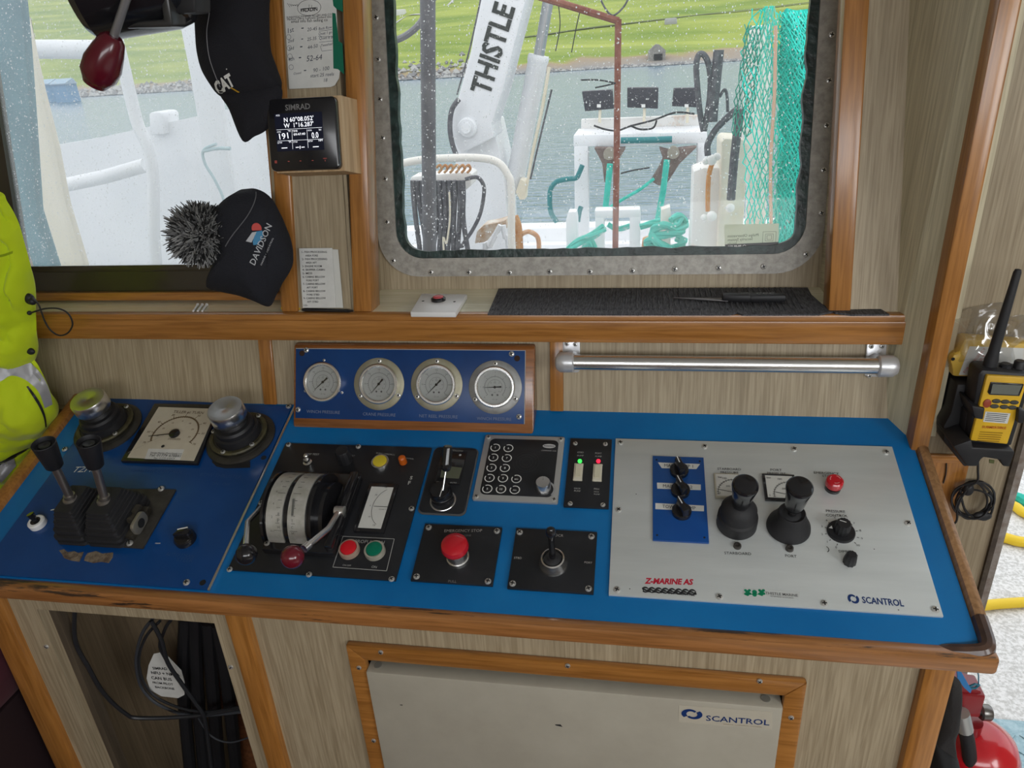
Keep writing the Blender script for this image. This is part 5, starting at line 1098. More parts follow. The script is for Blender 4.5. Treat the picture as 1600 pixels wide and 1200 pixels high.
# hi-vis jacket
FJ = VY(1.05)
jk = thing('hi_vis_jacket', 'fluorescent yellow work jacket with grey reflective bands, hanging beside the window', 'jacket', FJ, (-1.1, .9, 0))
def crease(mb):
    for v in mb.bm.verts:
        if v.co.z > .01: v.co.z += .034*(abs(noise.noise(Vector((v.co.x*20+v.co.y*7, v.co.y*11-v.co.x*5, 4))))**.7-.35)+.008*noise.noise(Vector((v.co.x*60, v.co.y*45, 9)))
def jp(x, y, h=0): return (*FJ.uv(x, y, h), 0)
body = catmull([jp(*p) for p in ((-90, 290), (-5, 298), (12, 316), (28, 345), (38, 378), (50, 425), (55, 470), (57, 520), (55, 556), (40, 585), (10, 600), (-90, 600))], 7, True)
m = MB(); inflate(m, body, FJ.uv(0, 450), .065, -.012, 40, amp=.05, freq=11, seed=2, power=.5); crease(m); r1 = MB(); r1.add(m); m.build('upper_body', HIVIS, jk)
body = catmull([jp(*p) for p in ((-90, 545), (10, 545), (50, 560), (66, 583), (78, 610), (87, 638), (85, 660), (72, 680), (44, 703), (20, 722), (0, 745), (-20, 800), (-90, 830))], 7, True)
m = MB(); inflate(m, body, FJ.uv(5, 655), .080, -.012, 40, amp=.05, freq=13, seed=6, power=.5); crease(m); r2 = MB(); r2.add(m); m.build('sleeve', HIVIS, jk)
body = catmull([jp(*p) for p in ((-70, 640), (30, 650), (50, 690), (42, 722), (22, 752), (4, 784), (-14, 840), (-16, 900), (-10, 1000), (-70, 1010))], 7, True)
m = MB(); inflate(m, body, FJ.uv(-20, 760), .035, -.03, 30, amp=.03, freq=13, seed=8, power=.5); crease(m); r3 = MB(); r3.add(m); m.build('lower_body', HIVIS, jk)
def strip(pts, src, h=.05, n=6):
    """long patch laid on the cloth, given as two edges of pixel points"""
    mb = MB(); A = catmull([(*p, 0) for p in pts[0]], n); B = catmull([(*p, 0) for p in pts[1]], n); m_ = max(len(A), len(B))
    A = [A[int(k*(len(A)-1)/(m_-1))] for k in range(m_)]; B = [B[int(k*(len(B)-1)/(m_-1))] for k in range(m_)]; rows = []
    for t in (0, .2, .4, .6, .8, 1): rows.append([mb.bm.verts.new(FJ.p(*(a*(1-t)+b*t).xy, h)) for a, b in zip(A, B)])
    for ra, rb in zip(rows, rows[1:]):
        for k in range(len(ra)-1): mb._f((ra[k], ra[k+1], rb[k+1], rb[k]))
    return project_on(mb, src, FJ, .003)
def lay(name, pts, src, m_):
    o = strip(pts, src).build(name, m_, jk); return o
lay('reflective_band', (((-25, 560), (0, 561), (37, 562), (53, 572), (68, 590), (78, 612), (82, 632)), ((-25, 600), (0, 596), (17, 587), (37, 592), (55, 606), (63, 618), (70, 638))), r2, REFL)
lay('reflective_band', (((-30, 742), (-10, 735), (6, 722), (22, 716)), ((-30, 775), (-10, 765), (8, 748), (25, 728))), r3, REFL)
lay('zip', (((-25, 728), (0, 722), (20, 711), (44, 700)), ((-25, 738), (0, 732), (22, 720), (46, 706))), r2, BLKM)
lay('seam_line', (((41, 604), (50, 618), (60, 634), (68, 652), (71, 668)), ((44, 603), (54, 616), (64, 632), (71, 650), (73, 667))), r2, BLKM)  # black line along the sleeve seam
lay('reflective_band', (((-20, 395), (0, 398), (20, 392)), ((-20, 399), (0, 402), (20, 396))), r1, mat('hivis_seam', (.26, .36, .0), .8))
oj = FJ.M.inverted() @ CP; tj = BVHTree.FromBMesh(r1.bm)
def jz(x, y):
    for k in range(14):
        hit = tj.ray_cast(oj, (FJ.p(x-k, y, .03)-oj).normalized())
        if hit[0]: return hit[0].z+.003
    return .03
m = MB(); q = FJ.p(46, 467, jz(46, 467)); m.sph(q, .009, (1, 1.1, .8), 8); m.sph(q+Vector((.008, -.003, .004)), .0065, (1, 1, 1), 8); m.build('cord_lock', BLKM, jk)
m = MB(); m.sph(FJ.p(46, 489, jz(46, 489)), .004, n=6); m.build('eyelet', BLKM, jk); m = MB(); m.sph(FJ.p(48, 549, jz(48, 549)), .008, (1, .8, .6), 8); m.build('press_stud', BLKM, jk)
m = MB(); m.tube(catmull([FJ.p(*p, jz(46, 478)+.006) for p in ((50, 468), (59, 474), (65, 488), (70, 502), (79, 516), (92, 524), (105, 521), (113, 509), (111, 497), (103, 487), (90, 482), (72, 482), (60, 485), (48, 489))], 6), .0014, 8); m.build('elastic_cord', BLKM, jk); r1.bm.free(); r2.bm.free()
# ---------------------------------------------------------------- hand held radio in its cradle
FR_ = VY(1.01)
def poly(fr, pts, h=0): return [fr.uv(x, y, h) for x, y in pts]
cr = thing('radio_cradle', 'black moulded charging cradle screwed to the bulkhead by the door', 'cradle', FB, (.52, -.5, 0))
m = MB(); m.prism(poly(FB, ((1488, 592), (1530, 592), (1535, 700), (1500, 720), (1467, 680), (1467, 656), (1478, 636)), .03), .0, .05, .003)
m.build('back_shell', BLKM, cr)
m = MB(); hh = .085
m.prism(poly(FB, ((1484, 690), (1512, 680), (1514, 692), (1576, 695), (1579, 700), (1571, 722), (1561, 721), (1556, 711), (1531, 707), (1527, 710), (1521, 721), (1505, 721)), hh), .03, hh+.014, .002); m.build('tray', BLKM, cr)
m = MB(); m.prism(poly(FB, ((1513, 628), (1534, 632), (1531, 650), (1518, 648)), hh), .03, hh+.012, .002); m.prism(poly(FB, ((1584, 631), (1594, 634), (1591, 654), (1582, 653)), hh), .03, hh+.016, .002); m.prism(poly(FB, ((1506, 640), (1517, 633), (1514, 692), (1500, 690)), .06), .02, .07, .002); m.build('clamp_arm', BLKM, cr)
m = MB(); m.prism(poly(FB, ((1539, 710), (1547, 711), (1546, 716), (1539, 715)), hh), hh+.0135, hh+.015); m.build('contact', mat('olive_light', (.08, .09, .03), .4), cr)
rd = thing('handheld_radio', 'yellow handheld radio with a long black aerial, clipped in the cradle by the door', 'radio', FB, (.54, -.48, .08))
m = MB(); m.prism(poly(FB, ((1528, 584), (1534, 577), (1606, 583), (1612, 592), (1580, 697), (1513, 691), (1521, 630)), .085), .050, .087, .004); m.build('body', BLKM, rd)
m = MB(); m.prism(poly(FB, ((1542, 586), (1607, 590), (1574, 694), (1516, 688)), .092), .086, .093, .002); m.build('front_shell', YEL, rd)
m = MB(); m.prism(poly(FB, ((1548, 597), (1600, 600), (1593, 619), (1546, 617), (1543, 613)), .094), .092, .0948, .001); m.mat(1); m.prism(poly(FB, ((1551, 600), (1597, 602), (1590, 617), (1548, 615)), .095), .0945, .0953); m.build('screen', [BLK, mat('grey_lcd', (.14, .15, .13), .2)], rd)
def key(mb, x, y, w, hh_, z): c = FB.uv(x, y, z); mb.lathe([(w, z-.002), (w, z+.001), (w*.8, z+.002), (0, z+.0022)], (c[0], c[1], 0), n=18)
for i, (x, y) in enumerate(((1557, 627), (1571, 628), (1585, 629), (1554, 635), (1569, 636), (1582, 637))):
    m = MB(); z = .094; c = FB.uv(x, y, z); v0 = set(); m.lathe([(.0042, 0), (.0042, .0014), (.0034, .0020), (0, .0022)], n=16); m.xf(Matrix.Translation((*c, z-.001)) @ Matrix.Diagonal((1.3, .75, 1, 1))); m.build('key', mat('dark_key', (.05, .05, .04), .5), rd)
m = MB(); m.lathe([(.0050, 0), (.0050, .0014), (.004, .0020), (0, .0022)], n=16); m.xf(Matrix.Translation((*FB.uv(1542.5, 630.5, .094), .093)) @ Matrix.Diagonal((1, 1.3, 1, 1))); m.build('key', mat('dull_red_key', (.30, .05, .02), .5), rd, label='red distress key')
m = MB(); m.flat(poly(FB, ((1540, 643), (1579, 646), (1574, 662), (1536, 659)), .0936), .0936); lb_ = m.build('warning_label', PAPER, rd, smooth=0)
m = MB()
for i in range(5): m.line(FB.uv(1542-i*.8, 645.5+i*2.8, .0938), FB.uv(1575-i*1.2, 648+i*2.8, .0938), .0011, .0938)
m.build('printed_lines', mat('dark_ink', (.05, .05, .05), .6), lb_, smooth=0)
m = MB(); m.text('SUBMERSIBLE', FB.uv(1534, 669, .0938), FB.uv(1572, 670.5, .0938), .0938, bold=.02); m.build('lettering', mat('orange_red_print', (.45, .10, .01), .5), rd, smooth=0)
m = MB()
for i in range(5): m.line(FB.uv(1531-i*1.0, 675+i*3.3, .0938), FB.uv(1567-i*1.4, 677+i*3.3, .0938), .0011, .0936)
m.build('speaker_grille', mat('dark_yellow_slot', (.22, .12, .0), .6), rd, smooth=0)
m = MB(); a, b = FB.p(1543, 582, .068), FB.p(1591, 421, .068); d = (b-a).normalized(); L = (b-a).length
m.lathe([(.0085, 0), (.0088, .02), (.0072, .03), (.0066, L*.4), (.0048, L-.004), (.0035, L), (0, L+.001)], a, d, 20); m.build('aerial', RUB, rd)
m = MB(); m.lathe([(.0085, 0), (.0080, .010), (.006, .012), (0, .012)], FB.p(1569, 580, .068), (0, 1, 0), 18, knurl=.06); m.build('knob', BLKM, rd)
m = MB(); m.lathe([(.0080, 0), (.0075, .016), (.006, .018), (0, .018)], FB.p(1590, 582, .068), (0, 1, 0), 18, knurl=.06); m.build('knob', BLKM, rd)
# battery pack in a bag
bt = thing('battery_pack', 'yellow battery pack with a white label inside the clear bag behind the handheld radio', 'battery', FB, (.54, -.42, 0))
m = MB(); m.prism(poly(FB, ((1500, 540), (1506, 528), (1612, 536), (1612, 592), (1487, 587), (1486, 572), (1483, 563), (1489, 552), (1495, 552)), .03), .006, .034, .004); m.build('case', mat('battery_yellow', (.62, .40, .06), .45), bt)
m = MB(); m.cyl((*FB.uv(1489, 561, .034), .0341), .0025, .0004); m.build('hole', SLOT, bt)
m = MB(); m.flat(poly(FB, ((1515, 541), (1600, 544), (1600, 590), (1498, 586)), .0346), .0346); lb_ = m.build('label', PAPER, bt, smooth=0)
m = MB(); tx(m, 'FOR EMERGENCY', 1508, 583, 1541, 545, .035, fr=FB); tx(m, 'USE ONLY', 1518, 583, 1541, 556, .035, fr=FB); m.build('lettering', mat('red_ink', (.5, .05, .05), .6), lb_, smooth=0)
FILM = bpy.data.materials.new('clear_polythene'); FILM.use_nodes = True; t = FILM.node_tree; t.nodes.remove(t.nodes['Principled BSDF'])
a_ = t.nodes.new('ShaderNodeBsdfTransparent'); b_ = t.nodes.new('ShaderNodeBsdfGlossy'); b_.inputs['Roughness'].default_value = .12; c_ = t.nodes.new('ShaderNodeMixShader'); c_.inputs[0].default_value = .2
e_ = t.nodes.new('ShaderNodeBsdfTranslucent'); e_.inputs[0].default_value = (.8, .8, .8, 1); f_ = t.nodes.new('ShaderNodeMixShader'); f_.inputs[0].default_value = .22
t.links.new(a_.outputs[0], c_.inputs[1]); t.links.new(b_.outputs[0], c_.inputs[2]); t.links.new(c_.outputs[0], f_.inputs[1]); t.links.new(e_.outputs[0], f_.inputs[2]); t.links.new(f_.outputs[0], t.nodes['Material Output'].inputs[0])
m = MB(); out = catmull([(*p, 0) for p in poly(FB, ((1485, 498), (1500, 500), (1540, 492), (1588, 486), (1592, 508), (1625, 512), (1625, 596), (1540, 592), (1478, 586), (1470, 583), (1480, 562), (1484, 530)), .04)], 5, True)
inflate(m, out, FB.uv(1548, 548, .04), .034, -.0005, 14, amp=.022, freq=38, base=.004, seed=8, power=.35)
o = m.build('plastic_bag', FILM, frame=FB); tag(o, 'crumpled clear plastic bag hanging on the bulkhead behind the radio aerial', 'plastic bag')
# cable coil
m = MB(); rnd = random.Random(11); c = FB.p(1523, 783, .02)
for k in range(5):
    n = 30; cx = c.x+rnd.uniform(-.004, .005); cy = c.y+rnd.uniform(-.004, .004); rx = rnd.uniform(.020, .031); ry = rnd.uniform(.026, .036); rot = rnd.uniform(-.5, .5)
    m.tube([(cx+rx*math.cos(a)*math.cos(rot)-ry*math.sin(a)*math.sin(rot), cy+rx*math.cos(a)*math.sin(rot)+ry*math.sin(a)*math.cos(rot), .012+k*.003+.003*math.sin(3*a+k)) for a in (2*PI*i/n for i in range(n))], .0017, 6, closed=True)
m.tube(catmull([FB.p(*p, .025) for p in ((1528, 712), (1528, 735), (1527, 752), (1512, 763), (1497, 790), (1494, 815), (1478, 822))], 6), .0018, 6)
m.tube(catmull([FB.p(*p, .02) for p in ((1500, 765), (1510, 800), (1540, 812), (1552, 790), (1545, 770))], 6), .0018, 6); m.sph(FB.p(1535, 806, .02), .010, (1.4, .8, .6), 8); m.sph(FB.p(1513, 765, .022), .008, (1, 1.4, .7), 8)
o = m.build('charger_cable', BLKM, frame=FB); tag(o, 'black cable coiled and hanging below the radio cradle', 'cable')
m = MB(); m.tube(catmull([FB.p(*p, .006) for p in ((1455, 716), (1478, 716), (1498, 713), (1503, 708))], 5), .0012, 6); m.tube(catmull([FB.p(*p, .006) for p in ((1479, 722), (1478, 740), (1474, 755))], 5), .001, 6)
o = m.build('thin_wire', BLKM, frame=FB); tag(o, 'thin black wire running along the bulkhead trim below the radio cradle', 'wire')
# ---------------------------------------------------------------- searchlight handle at the top left
FS = VY(1.0)
sl = thing('searchlight_control', 'black overhead searchlight control with a grey rod and a dark red grip', 'searchlight handle', FS, (-.8, .1, 0))
def S(x, y, h=0): return FS.p(x, y, h)
a = S(178, -35, 0); m = MB()
m.lathe([(0, -.085), (.050, -.082), (.066, -.070), (.072, -.05), (.072, .05), (.062, .060), (0, .062)], S(192, -38, .0), (-.93, -.10, .35), 40); m.build('drum', BLK, sl)
m = MB(); m.prism([FS.uv(*p, .03) for p in ((160, 39), (172, 36), (258, 30), (246, -60), (258, -60), (273, 40), (268, 43), (170, 46))], .0, .035, .003); m.build('bracket', mat('dark_grey_bracket', (.07, .07, .07), .3, .6), sl)
m = MB(); m.prism([FS.uv(*p) for p in ((268, -60), (318, -60), (318, 21), (272, 24))], -.02, .02, .004); m.build('mounting_block', BLKM, sl)
p0, p1 = S(207, -30, .07), S(176, 62, .07); m = MB(); m.tube([p0, p1], .0052, 14); ro = m.build('rod', mat('satin_grey_rod', (.28, .28, .29), .35, .7), sl)
b = S(148, 131, .072); d = (b-p1).normalized(); L = (b-p1).length; p1 = p1-d*.006; L += .006
m = MB(); m.lathe([(0, 0), (.010, .001), (.015, .006), (.0195, L*.3), (.0235, L*.58), (.0225, L*.8), (.0165, L-.004), (.012, L)], p1, d, 16); m.lathe([(.0165, L-.004), (.014, L+.001), (0, L+.002)], p1, d, 24); m.build('grip', mat('oxblood_grip', (.10, .006, .014), .25, coat=.4), ro)
# ---------------------------------------------------------------- fire extinguisher, coat, outside the right end of the console
FX = VY(.95)
c0 = FX.p(1535, 1178); cx = c0.x-.012
ex = thing('fire_extinguisher', 'red fire extinguisher with a black hose, standing beside the end of the console', 'fire extinguisher', WF, (cx, .95, 0))
REDP = mat('red_gloss_paint', (.55, .012, .02), .2, coat=.5)
zt = c0.y+.055
m = MB(); m.lathe([(0, .0), (.060, .0), (.066, .008), (.0665, zt-.060), (.066, zt-.058), (.0645, zt-.056), (.064, zt-.045), (.055, zt-.022), (.036, zt-.006), (.018, zt), (0, zt)], (cx, .95, 0), (0, 0, 1), 44); m.build('cylinder', REDP, ex)
v0 = FX.p(1508, 1092); m = MB(); vx, vz = v0.x, v0.y
m.cyl((cx-.02, .95, zt-.01), .018, .03); m.box(vx-.026, vx+.018, .93, .975, vz-.018, vz+.03, .004); m.build('valve_head', mat('dark_red_paint', (.25, .01, .015), .3, coat=.3), ex)
m = MB(); m.hexa([(vx-.04, .935, vz+.02), (vx+.020, .935, vz+.010), (vx+.020, .965, vz+.010), (vx-.04, .965, vz+.02), (vx-.05, .935, vz+.055), (vx+.010, .935, vz+.035), (vx+.010, .965, vz+.035), (vx-.05, .965, vz+.055)]); m.build('squeeze_handle', MATS['dark_red_paint'], ex)
g = FX.p(1526, 1112); m = MB(); m.cyl((g.x-.012, .95, g.y), .006, .02, (1, 0, 0)); m.lathe([(.0105, 0), (.013, .003), (.013, .014), (.011, .017), (0, .017)], (g.x+.004, .95, g.y), (1, 0, 0), 24); m.build('pressure_gauge', mat('grey_gauge_body', (.20, .19, .18), .3, .8), ex)
m = MB(); h0 = FX.p(1500, 1125, .03); pts = [Vector((FX.p(x, y, .04).x, .91, FX.p(x, y, .04).y)) for x, y in ((1503, 1118), (1508, 1140), (1513, 1165), (1515, 1200), (1510, 1260), (1500, 1330))]; m.tube(catmull(pts, 6), .0105, 14); hs_ = m.build('hose', RUB, ex)
m = MB(); m.tube([pts[0]+(pts[0]-pts[1])*.2, pts[1]], .0118, 14); m.build('ferrule', mat('white_alloy', (.5, .5, .48), .3, .6), hs_)
m = MB(); P = [(FX.p(x, y, .03).x, FX.p(x, y, .03).y) for x, y in ((1496, 1046), (1503, 1052), (1519, 1080), (1517, 1085), (1507, 1076), (1497, 1062))]; m.prism(P, -.925, -.922); m.xf(Matrix.Rotation(R(90), 4, 'X')); m.build('tag', mat('blue_tag', (.03, .20, .50), .5), ex)
m = MB(); P = [(FX.p(x, y, .03).x, .925, FX.p(x, y, .03).y) for x, y in ((1516, 1077), (1526, 1073), (1532, 1074), (1526, 1079), (1518, 1080))]; m.tube(P, .002, 6); m.tube([Vector((FX.p(x, y, .03).x, .925, FX.p(x, y, .03).y)) for x, y in ((1531, 1073), (1531, 1060), (1528, 1046))], .001, 5); m.build('safety_pin', mat('teal_plastic', (.02, .15, .22), .5), ex)
FK = VY(.84)
ct = thing('dark_coat', 'dark grey padded coat hanging between the console and the fire extinguisher', 'coat', FK, (.42, .45, 0))
COAT = mat('charcoal_fabric', (.022, .020, .020), .85, bump=.4, bscale=200)
m = MB(); o_ = catmull([(*FK.uv(*p), 0) for p in ((1484, 1056), (1494, 1058), (1503, 1072), (1501, 1100), (1497, 1130), (1492, 1160), (1489, 1200), (1440, 1200), (1458, 1150), (1475, 1080))], 5, True); inflate(m, o_, FK.uv(1482, 1130), .018, -.03, 8, amp=.008, freq=24, seed=3); m.build('sleeve', COAT, ct)
m = MB(); o_ = catmull([(*FK.uv(*p), 0) for p in ((1455, 1152), (1475, 1158), (1490, 1172), (1500, 1200), (1506, 1260), (1430, 1260), (1440, 1200))], 5, True); inflate(m, o_, FK.uv(1470, 1205), .035, -.03, 8, amp=.012, freq=22, seed=5); m.build('body', mat('black_fabric2', (.008, .008, .009), .8), ct)
# ---------------------------------------------------------------- cables inside the console opening
FI = lambda h: h
def ff(x, y, h): return FF.p(x, y, h)
def cable(name, pts, h, r, lab, mt=BLKM):
    m = MB(); m.tube(catmull([ff(x, y, hh) for (x, y), hh in zip(pts, h if isinstance(h, (list, tuple)) else [h]*len(pts))], 6), r, 8); o = m.build(name, mt, frame=FF); return tag(o, lab, 'cable', 'cables inside the console')
CAB = mat('cable_sheath', (.02, .021, .024), .4)
cable('cable', ((117, 950), (116, 985), (121, 1012), (138, 1042), (152, 1068), (168, 1090), (195, 1114), (218, 1122), (300, 1119), (380, 1106)), [-.026, -.026, -.026, -.028, -.032, -.038, -.05, -.06, -.08, -.09], .0036, 'thick black cable hanging from the top left and sweeping right inside the console opening', CAB)
cable('cable', ((240, 965), (222, 990), (213, 1025), (215, 1055), (225, 1080), (250, 1102), (300, 1118), (380, 1112)), -.10, .0030, 'grey black cable looping round the left of the white tag inside the console opening', mat('grey_sheath', (.06, .065, .075), .4))
cable('cable', ((250, 970), (228, 995), (217, 1030), (224, 1065), (245, 1090), (285, 1107), (330, 1112), (385, 1102)), -.085, .0026, 'thin cable curving just below the white tag inside the console opening', CAB)
cable('cable', ((236, 970), (252, 1000), (262, 1035), (285, 1070), (305, 1098), (320, 1125), (330, 1200)), -.075, .0036, 'black cable crossing the face of the white tag', CAB)
cable('cable', ((275, 960), (262, 975), (255, 990), (250, 1010), (262, 1035)), -.09, .0030, 'short black cable hanging behind the top of the white tag', CAB)
cable('cable', ((310, 1122), (330, 1150), (360, 1160), (395, 1150)), -.09, .0016, 'thin grey cable drooping at the lower right of the console opening', MATS['grey_sheath'])
m = MB()
for k, (a, b) in enumerate((((290, 965), (300, 1230)), ((305, 965), (322, 1230)), ((325, 972), (345, 1230)), ((340, 975), (372, 1230)))): m.tube(catmull([ff(*a, -.135), ff((a[0]+b[0])/2-8+k*3, 1080, -.125), ff(*b, -.135)], 6), .012, 10)
o = m.build('cable_conduit', BLKM, frame=FF); tag(o, 'thick black conduit bundle standing at the right inside the console opening', 'conduit')
tg = thing('cable_tag', 'white handwritten paper tag tied to the cables inside the console opening', 'tag', FF, (-.74, -.12, -.09))
m = MB(); m.prism([FF.uv(*p, -.09) for p in ((240, 1022), (249, 1020), (262, 1026), (283, 1048), (288, 1066), (288, 1086), (278, 1091), (252, 1088), (234, 1078), (229, 1060), (232, 1040))], -.091, -.0902); m.build('paper', PAPER, tg, smooth=0)
m = MB()
for s, a in (('SIMRAD', (239, 1046, 262, 1047)), ('NFU + NMEA', (237, 1053, 282, 1057)), ('CAN BUS', (237, 1061, 269, 1064)), ('FROM PILOT', (239, 1068, 271, 1071)), ('BACKBONE', (243, 1075, 273, 1078))): tx(m, s, *a, -.0898, fr=FF, bold=.02)
m.build('writing', INK, tg, smooth=0)
# ================================================================== outside
WPAINT = mat('white_marine_paint', (.80, .81, .82), .4, col2=(.74, .76, .78), nscale=3)
WRUST = mat('rust_stained_white', (.78, .77, .74), .5, col2=(.55, .28, .10), nscale=5, lo=.56, hi=.74, detail=7)
CRM = mat('cream_paint', (.72, .66, .50), .5, col2=(.76, .70, .56), nscale=6)
RUST = mat('rusty_steel', (.18, .055, .035), .8, col2=(.28, .12, .08), nscale=30)
ORUST = mat('orange_rust', (.42, .17, .05), .8, col2=(.60, .38, .20), nscale=20)
TEAL = mat('teal_rope', (.02, .42, .33), .7, col2=(.05, .55, .44), nscale=25)
TEALD = mat('dark_teal_paint', (.02, .19, .20), .5)
HOSE = mat('weathered_black_hose', (.07, .07, .08), .6, col2=(.14, .14, .15), nscale=30)
def prism_at(Y, pts, d, name, mats, label=None, cat=None, parent=None, bev=0, group=None, front=0, **k):
    """solid whose front face has the given outline at distance Y and which is d deep"""
    fr = VY(Y); m = MB(); m.prism([(fr.uv(*p)[0], fr.uv(*p)[1] if p[1] < 415 else -1.2) for p in pts], -d, front, bev)
    if parent is not None:
        m.xf(OFF[parent][0].M.inverted() @ fr.M); return m.build(name, mats, parent, **k)
    o = m.build(name, mats, frame=fr, **k); return tag(o, label, cat, group)
def tube_at(Y, pts, r, name, mats, label=None, cat=None, parent=None, n=10, smooth_path=True, group=None, closed=False, down=True):
    P = [(p[0], p[1], p[2] if len(p) > 2 else Y) for p in pts]; Q = []
    for x, y, yy in P: d = ray(x, y); Q.append(CP+d*((yy-CP.y)/d.y))
    if P[-1][1] > 375 and Q[-1].z > -.9 and down: Q.append(Vector((Q[-1].x, Q[-1].y, -.6*0+(Q[-1].z-1.2)/2))); Q.append(Vector((Q[-1].x, Q[-1].y, -1.2)))
    m = MB(); m.tube(catmull(Q, 6, closed) if smooth_path else Q, r, n, closed)
    if parent is not None: m.xf(OFF[parent][0].M.inverted()); return m.build(name, mats, parent)
    return tag(m.build(name, mats), label, cat, group)
def Yp(x, y, Y): d = ray(x, y); return CP+d*((Y-CP.y)/d.y)
def Zp(x, y, Z): d = ray(x, y); return CP+d*((Z-CP.z)/d.z)
# sea, shore, hill
SEA = -3.4
WAT = mat('sea_water', (.045, .125, .18), .2, spec=.32, bump=1, bscale=1)
t = WAT.node_tree
for nd in t.nodes:
    if nd.type == 'BUMP': nd.inputs['Distance'].default_value = .12; nd.inputs['Strength'].default_value = .8
    if nd.type == 'TEX_NOISE': nd.inputs['Scale'].default_value = .9; nd.inputs['Detail'].default_value = 3
    if nd.type == 'MAPPING': nd.inputs['Scale'].default_value = (.8, 3.0, 1)
m = MB(); m.box(-900, 900, -60, 700, SEA-.5, SEA); o = m.build('sea', WAT); tag(o, 'calm grey blue harbour water', 'water'); o['kind'] = 'structure'
def shoreY(x): return 150+3*math.sin(x*.05)+ (4 if x < -60 else 0)*1.0+4*noise.noise(Vector((x*.05, 0, 1)))-.05*max(0, x)
GR = mat('hill_grass', (.13, .215, .02), .95, col2=(.34, .39, .07), nscale=.09, detail=12, stretch=(.3, 1, 1), bump=.3, bscale=3)
t = GR.node_tree; b = t.nodes['Principled BSDF']; tcn = [n for n in t.nodes if n.type == 'TEX_COORD'][0]; sx = t.nodes.new('ShaderNodeSeparateXYZ'); t.links.new(tcn.outputs['Object'], sx.inputs[0])
old = b.inputs['Base Color'].links[0].from_socket; nn = t.nodes.new('ShaderNodeTexNoise'); nn.inputs['Scale'].default_value = .12; nn.inputs['Detail'].default_value = 6; t.links.new(tcn.outputs['Object'], nn.inputs['Vector'])
ad = t.nodes.new('ShaderNodeMath'); ad.operation = 'MULTIPLY_ADD'; ad.inputs[1].default_value = -3.0; t.links.new(nn.outputs['Fac'], ad.inputs[0]); t.links.new(sx.outputs[2], ad.inputs[2])
rr_ = t.nodes.new('ShaderNodeValToRGB'); mr = t.nodes.new('ShaderNodeMapRange'); mr.inputs[1].default_value = SEA-2; mr.inputs[2].default_value = SEA+3; t.links.new(ad.outputs[0], mr.inputs[0]); t.links.new(mr.outputs[0], rr_.inputs[0])
rr_.color_ramp.elements[0].position = .1; rr_.color_ramp.elements[0].color = (.24, .24, .24, 1); rr_.color_ramp.elements[1].position = .62; rr_.color_ramp.elements[1].color = (0, 0, 0, 1)
e = rr_.color_ramp.elements.new(.50); e.color = (.34, .24, .12, 1)
mk = t.nodes.new('ShaderNodeMapRange'); mk.inputs[1].default_value = .38; mk.inputs[2].default_value = .50; t.links.new(mr.outputs[0], mk.inputs[0])
mx_ = t.nodes.new('ShaderNodeMix'); mx_.data_type = 'RGBA'; t.links.new(mk.outputs[0], mx_.inputs[0]); t.links.new(rr_.outputs[0], mx_.inputs[6]); t.links.new(old, mx_.inputs[7]); t.links.new(mx_.outputs[2], b.inputs['Base Color'])
m = MB(); xs = [-420+k*6 for k in range(120)]; ss = [0, 1.5, 3, 5, 8, 12, 17, 23, 30, 38, 48, 60, 75, 95, 120, 160, 210, 280, 360]
G = []
for s in ss:
    row = []
    for x in xs:
        y = shoreY(x)+s-2; z = SEA-.4+(.20*s if s < 6 else 1.2+(s-6)*.17)+1.6*noise.noise(Vector((x*.02, s*.05, 7)))*min(1, s/10)+(x*.006*min(1, s/60) if x > 0 else 0)
        row.append(m.bm.verts.new((x, y, z)))
    G.append(row)
for a, b2_ in zip(G, G[1:]):
    for k in range(len(xs)-1): m.bm.faces.new((a[k], a[k+1], b2_[k+1], b2_[k]))
o = m.build('hillside', GR, smooth=180); o['kind'] = 'structure'
def hillz(x, y):
    s = y-shoreY(x)+2; return SEA-.4+(.20*s if s < 6 else 1.2+(s-6)*.17)+1.6*noise.noise(Vector((x*.02, s*.05, 7)))*min(1, s/10)+(x*.006*min(1, s/60) if x > 0 else 0)
# track across the hill
def hill_hit(px, py):
    d = ray(px, py); tt = 140/d.y
    for k in range(900):
        P = CP+d*tt
        if P.y > shoreY(P.x) and P.z < hillz(P.x, P.y): return P
        tt += .6/d.y
    return P
m = MB(); pts = [hill_hit(*p)+Vector((0, 0, .25)) for p in ((800, 62), (860, 54), (920, 45), (980, 38), (1040, 31), (1100, 24), (1180, 16), (1260, 6), (1330, 0))]; A = catmull(pts, 5)
for q in range(len(A)-1):
    a, b2_ = A[q], A[q+1]; n_ = Vector((0, .7, .12)); m.bm.faces.new([m.bm.verts.new(v) for v in (a-n_, b2_-n_, b2_+n_, a+n_)])
m2 = m; o = m2.build('hill_track', mat('dark_grass_track', (.11, .14, .045), .95), smooth=0); o['kind'] = 'structure'
m = MB(); pts = [hill_hit(*p)+Vector((0, 0, .3)) for p in ((612, 42), (640, 25), (680, 22), (705, 5), (712, -8))]; A = catmull(pts, 5)
for q in range(len(A)-1):
    a, b2_ = A[q], A[q+1]; n_ = Vector((.3, .8, .14)); m.bm.faces.new([m.bm.verts.new(v) for v in (a-n_, b2_-n_, b2_+n_, a+n_)])
o = m.build('gravel_road', mat('pale_gravel', (.42, .42, .40), .9), smooth=0); o['kind'] = 'structure'
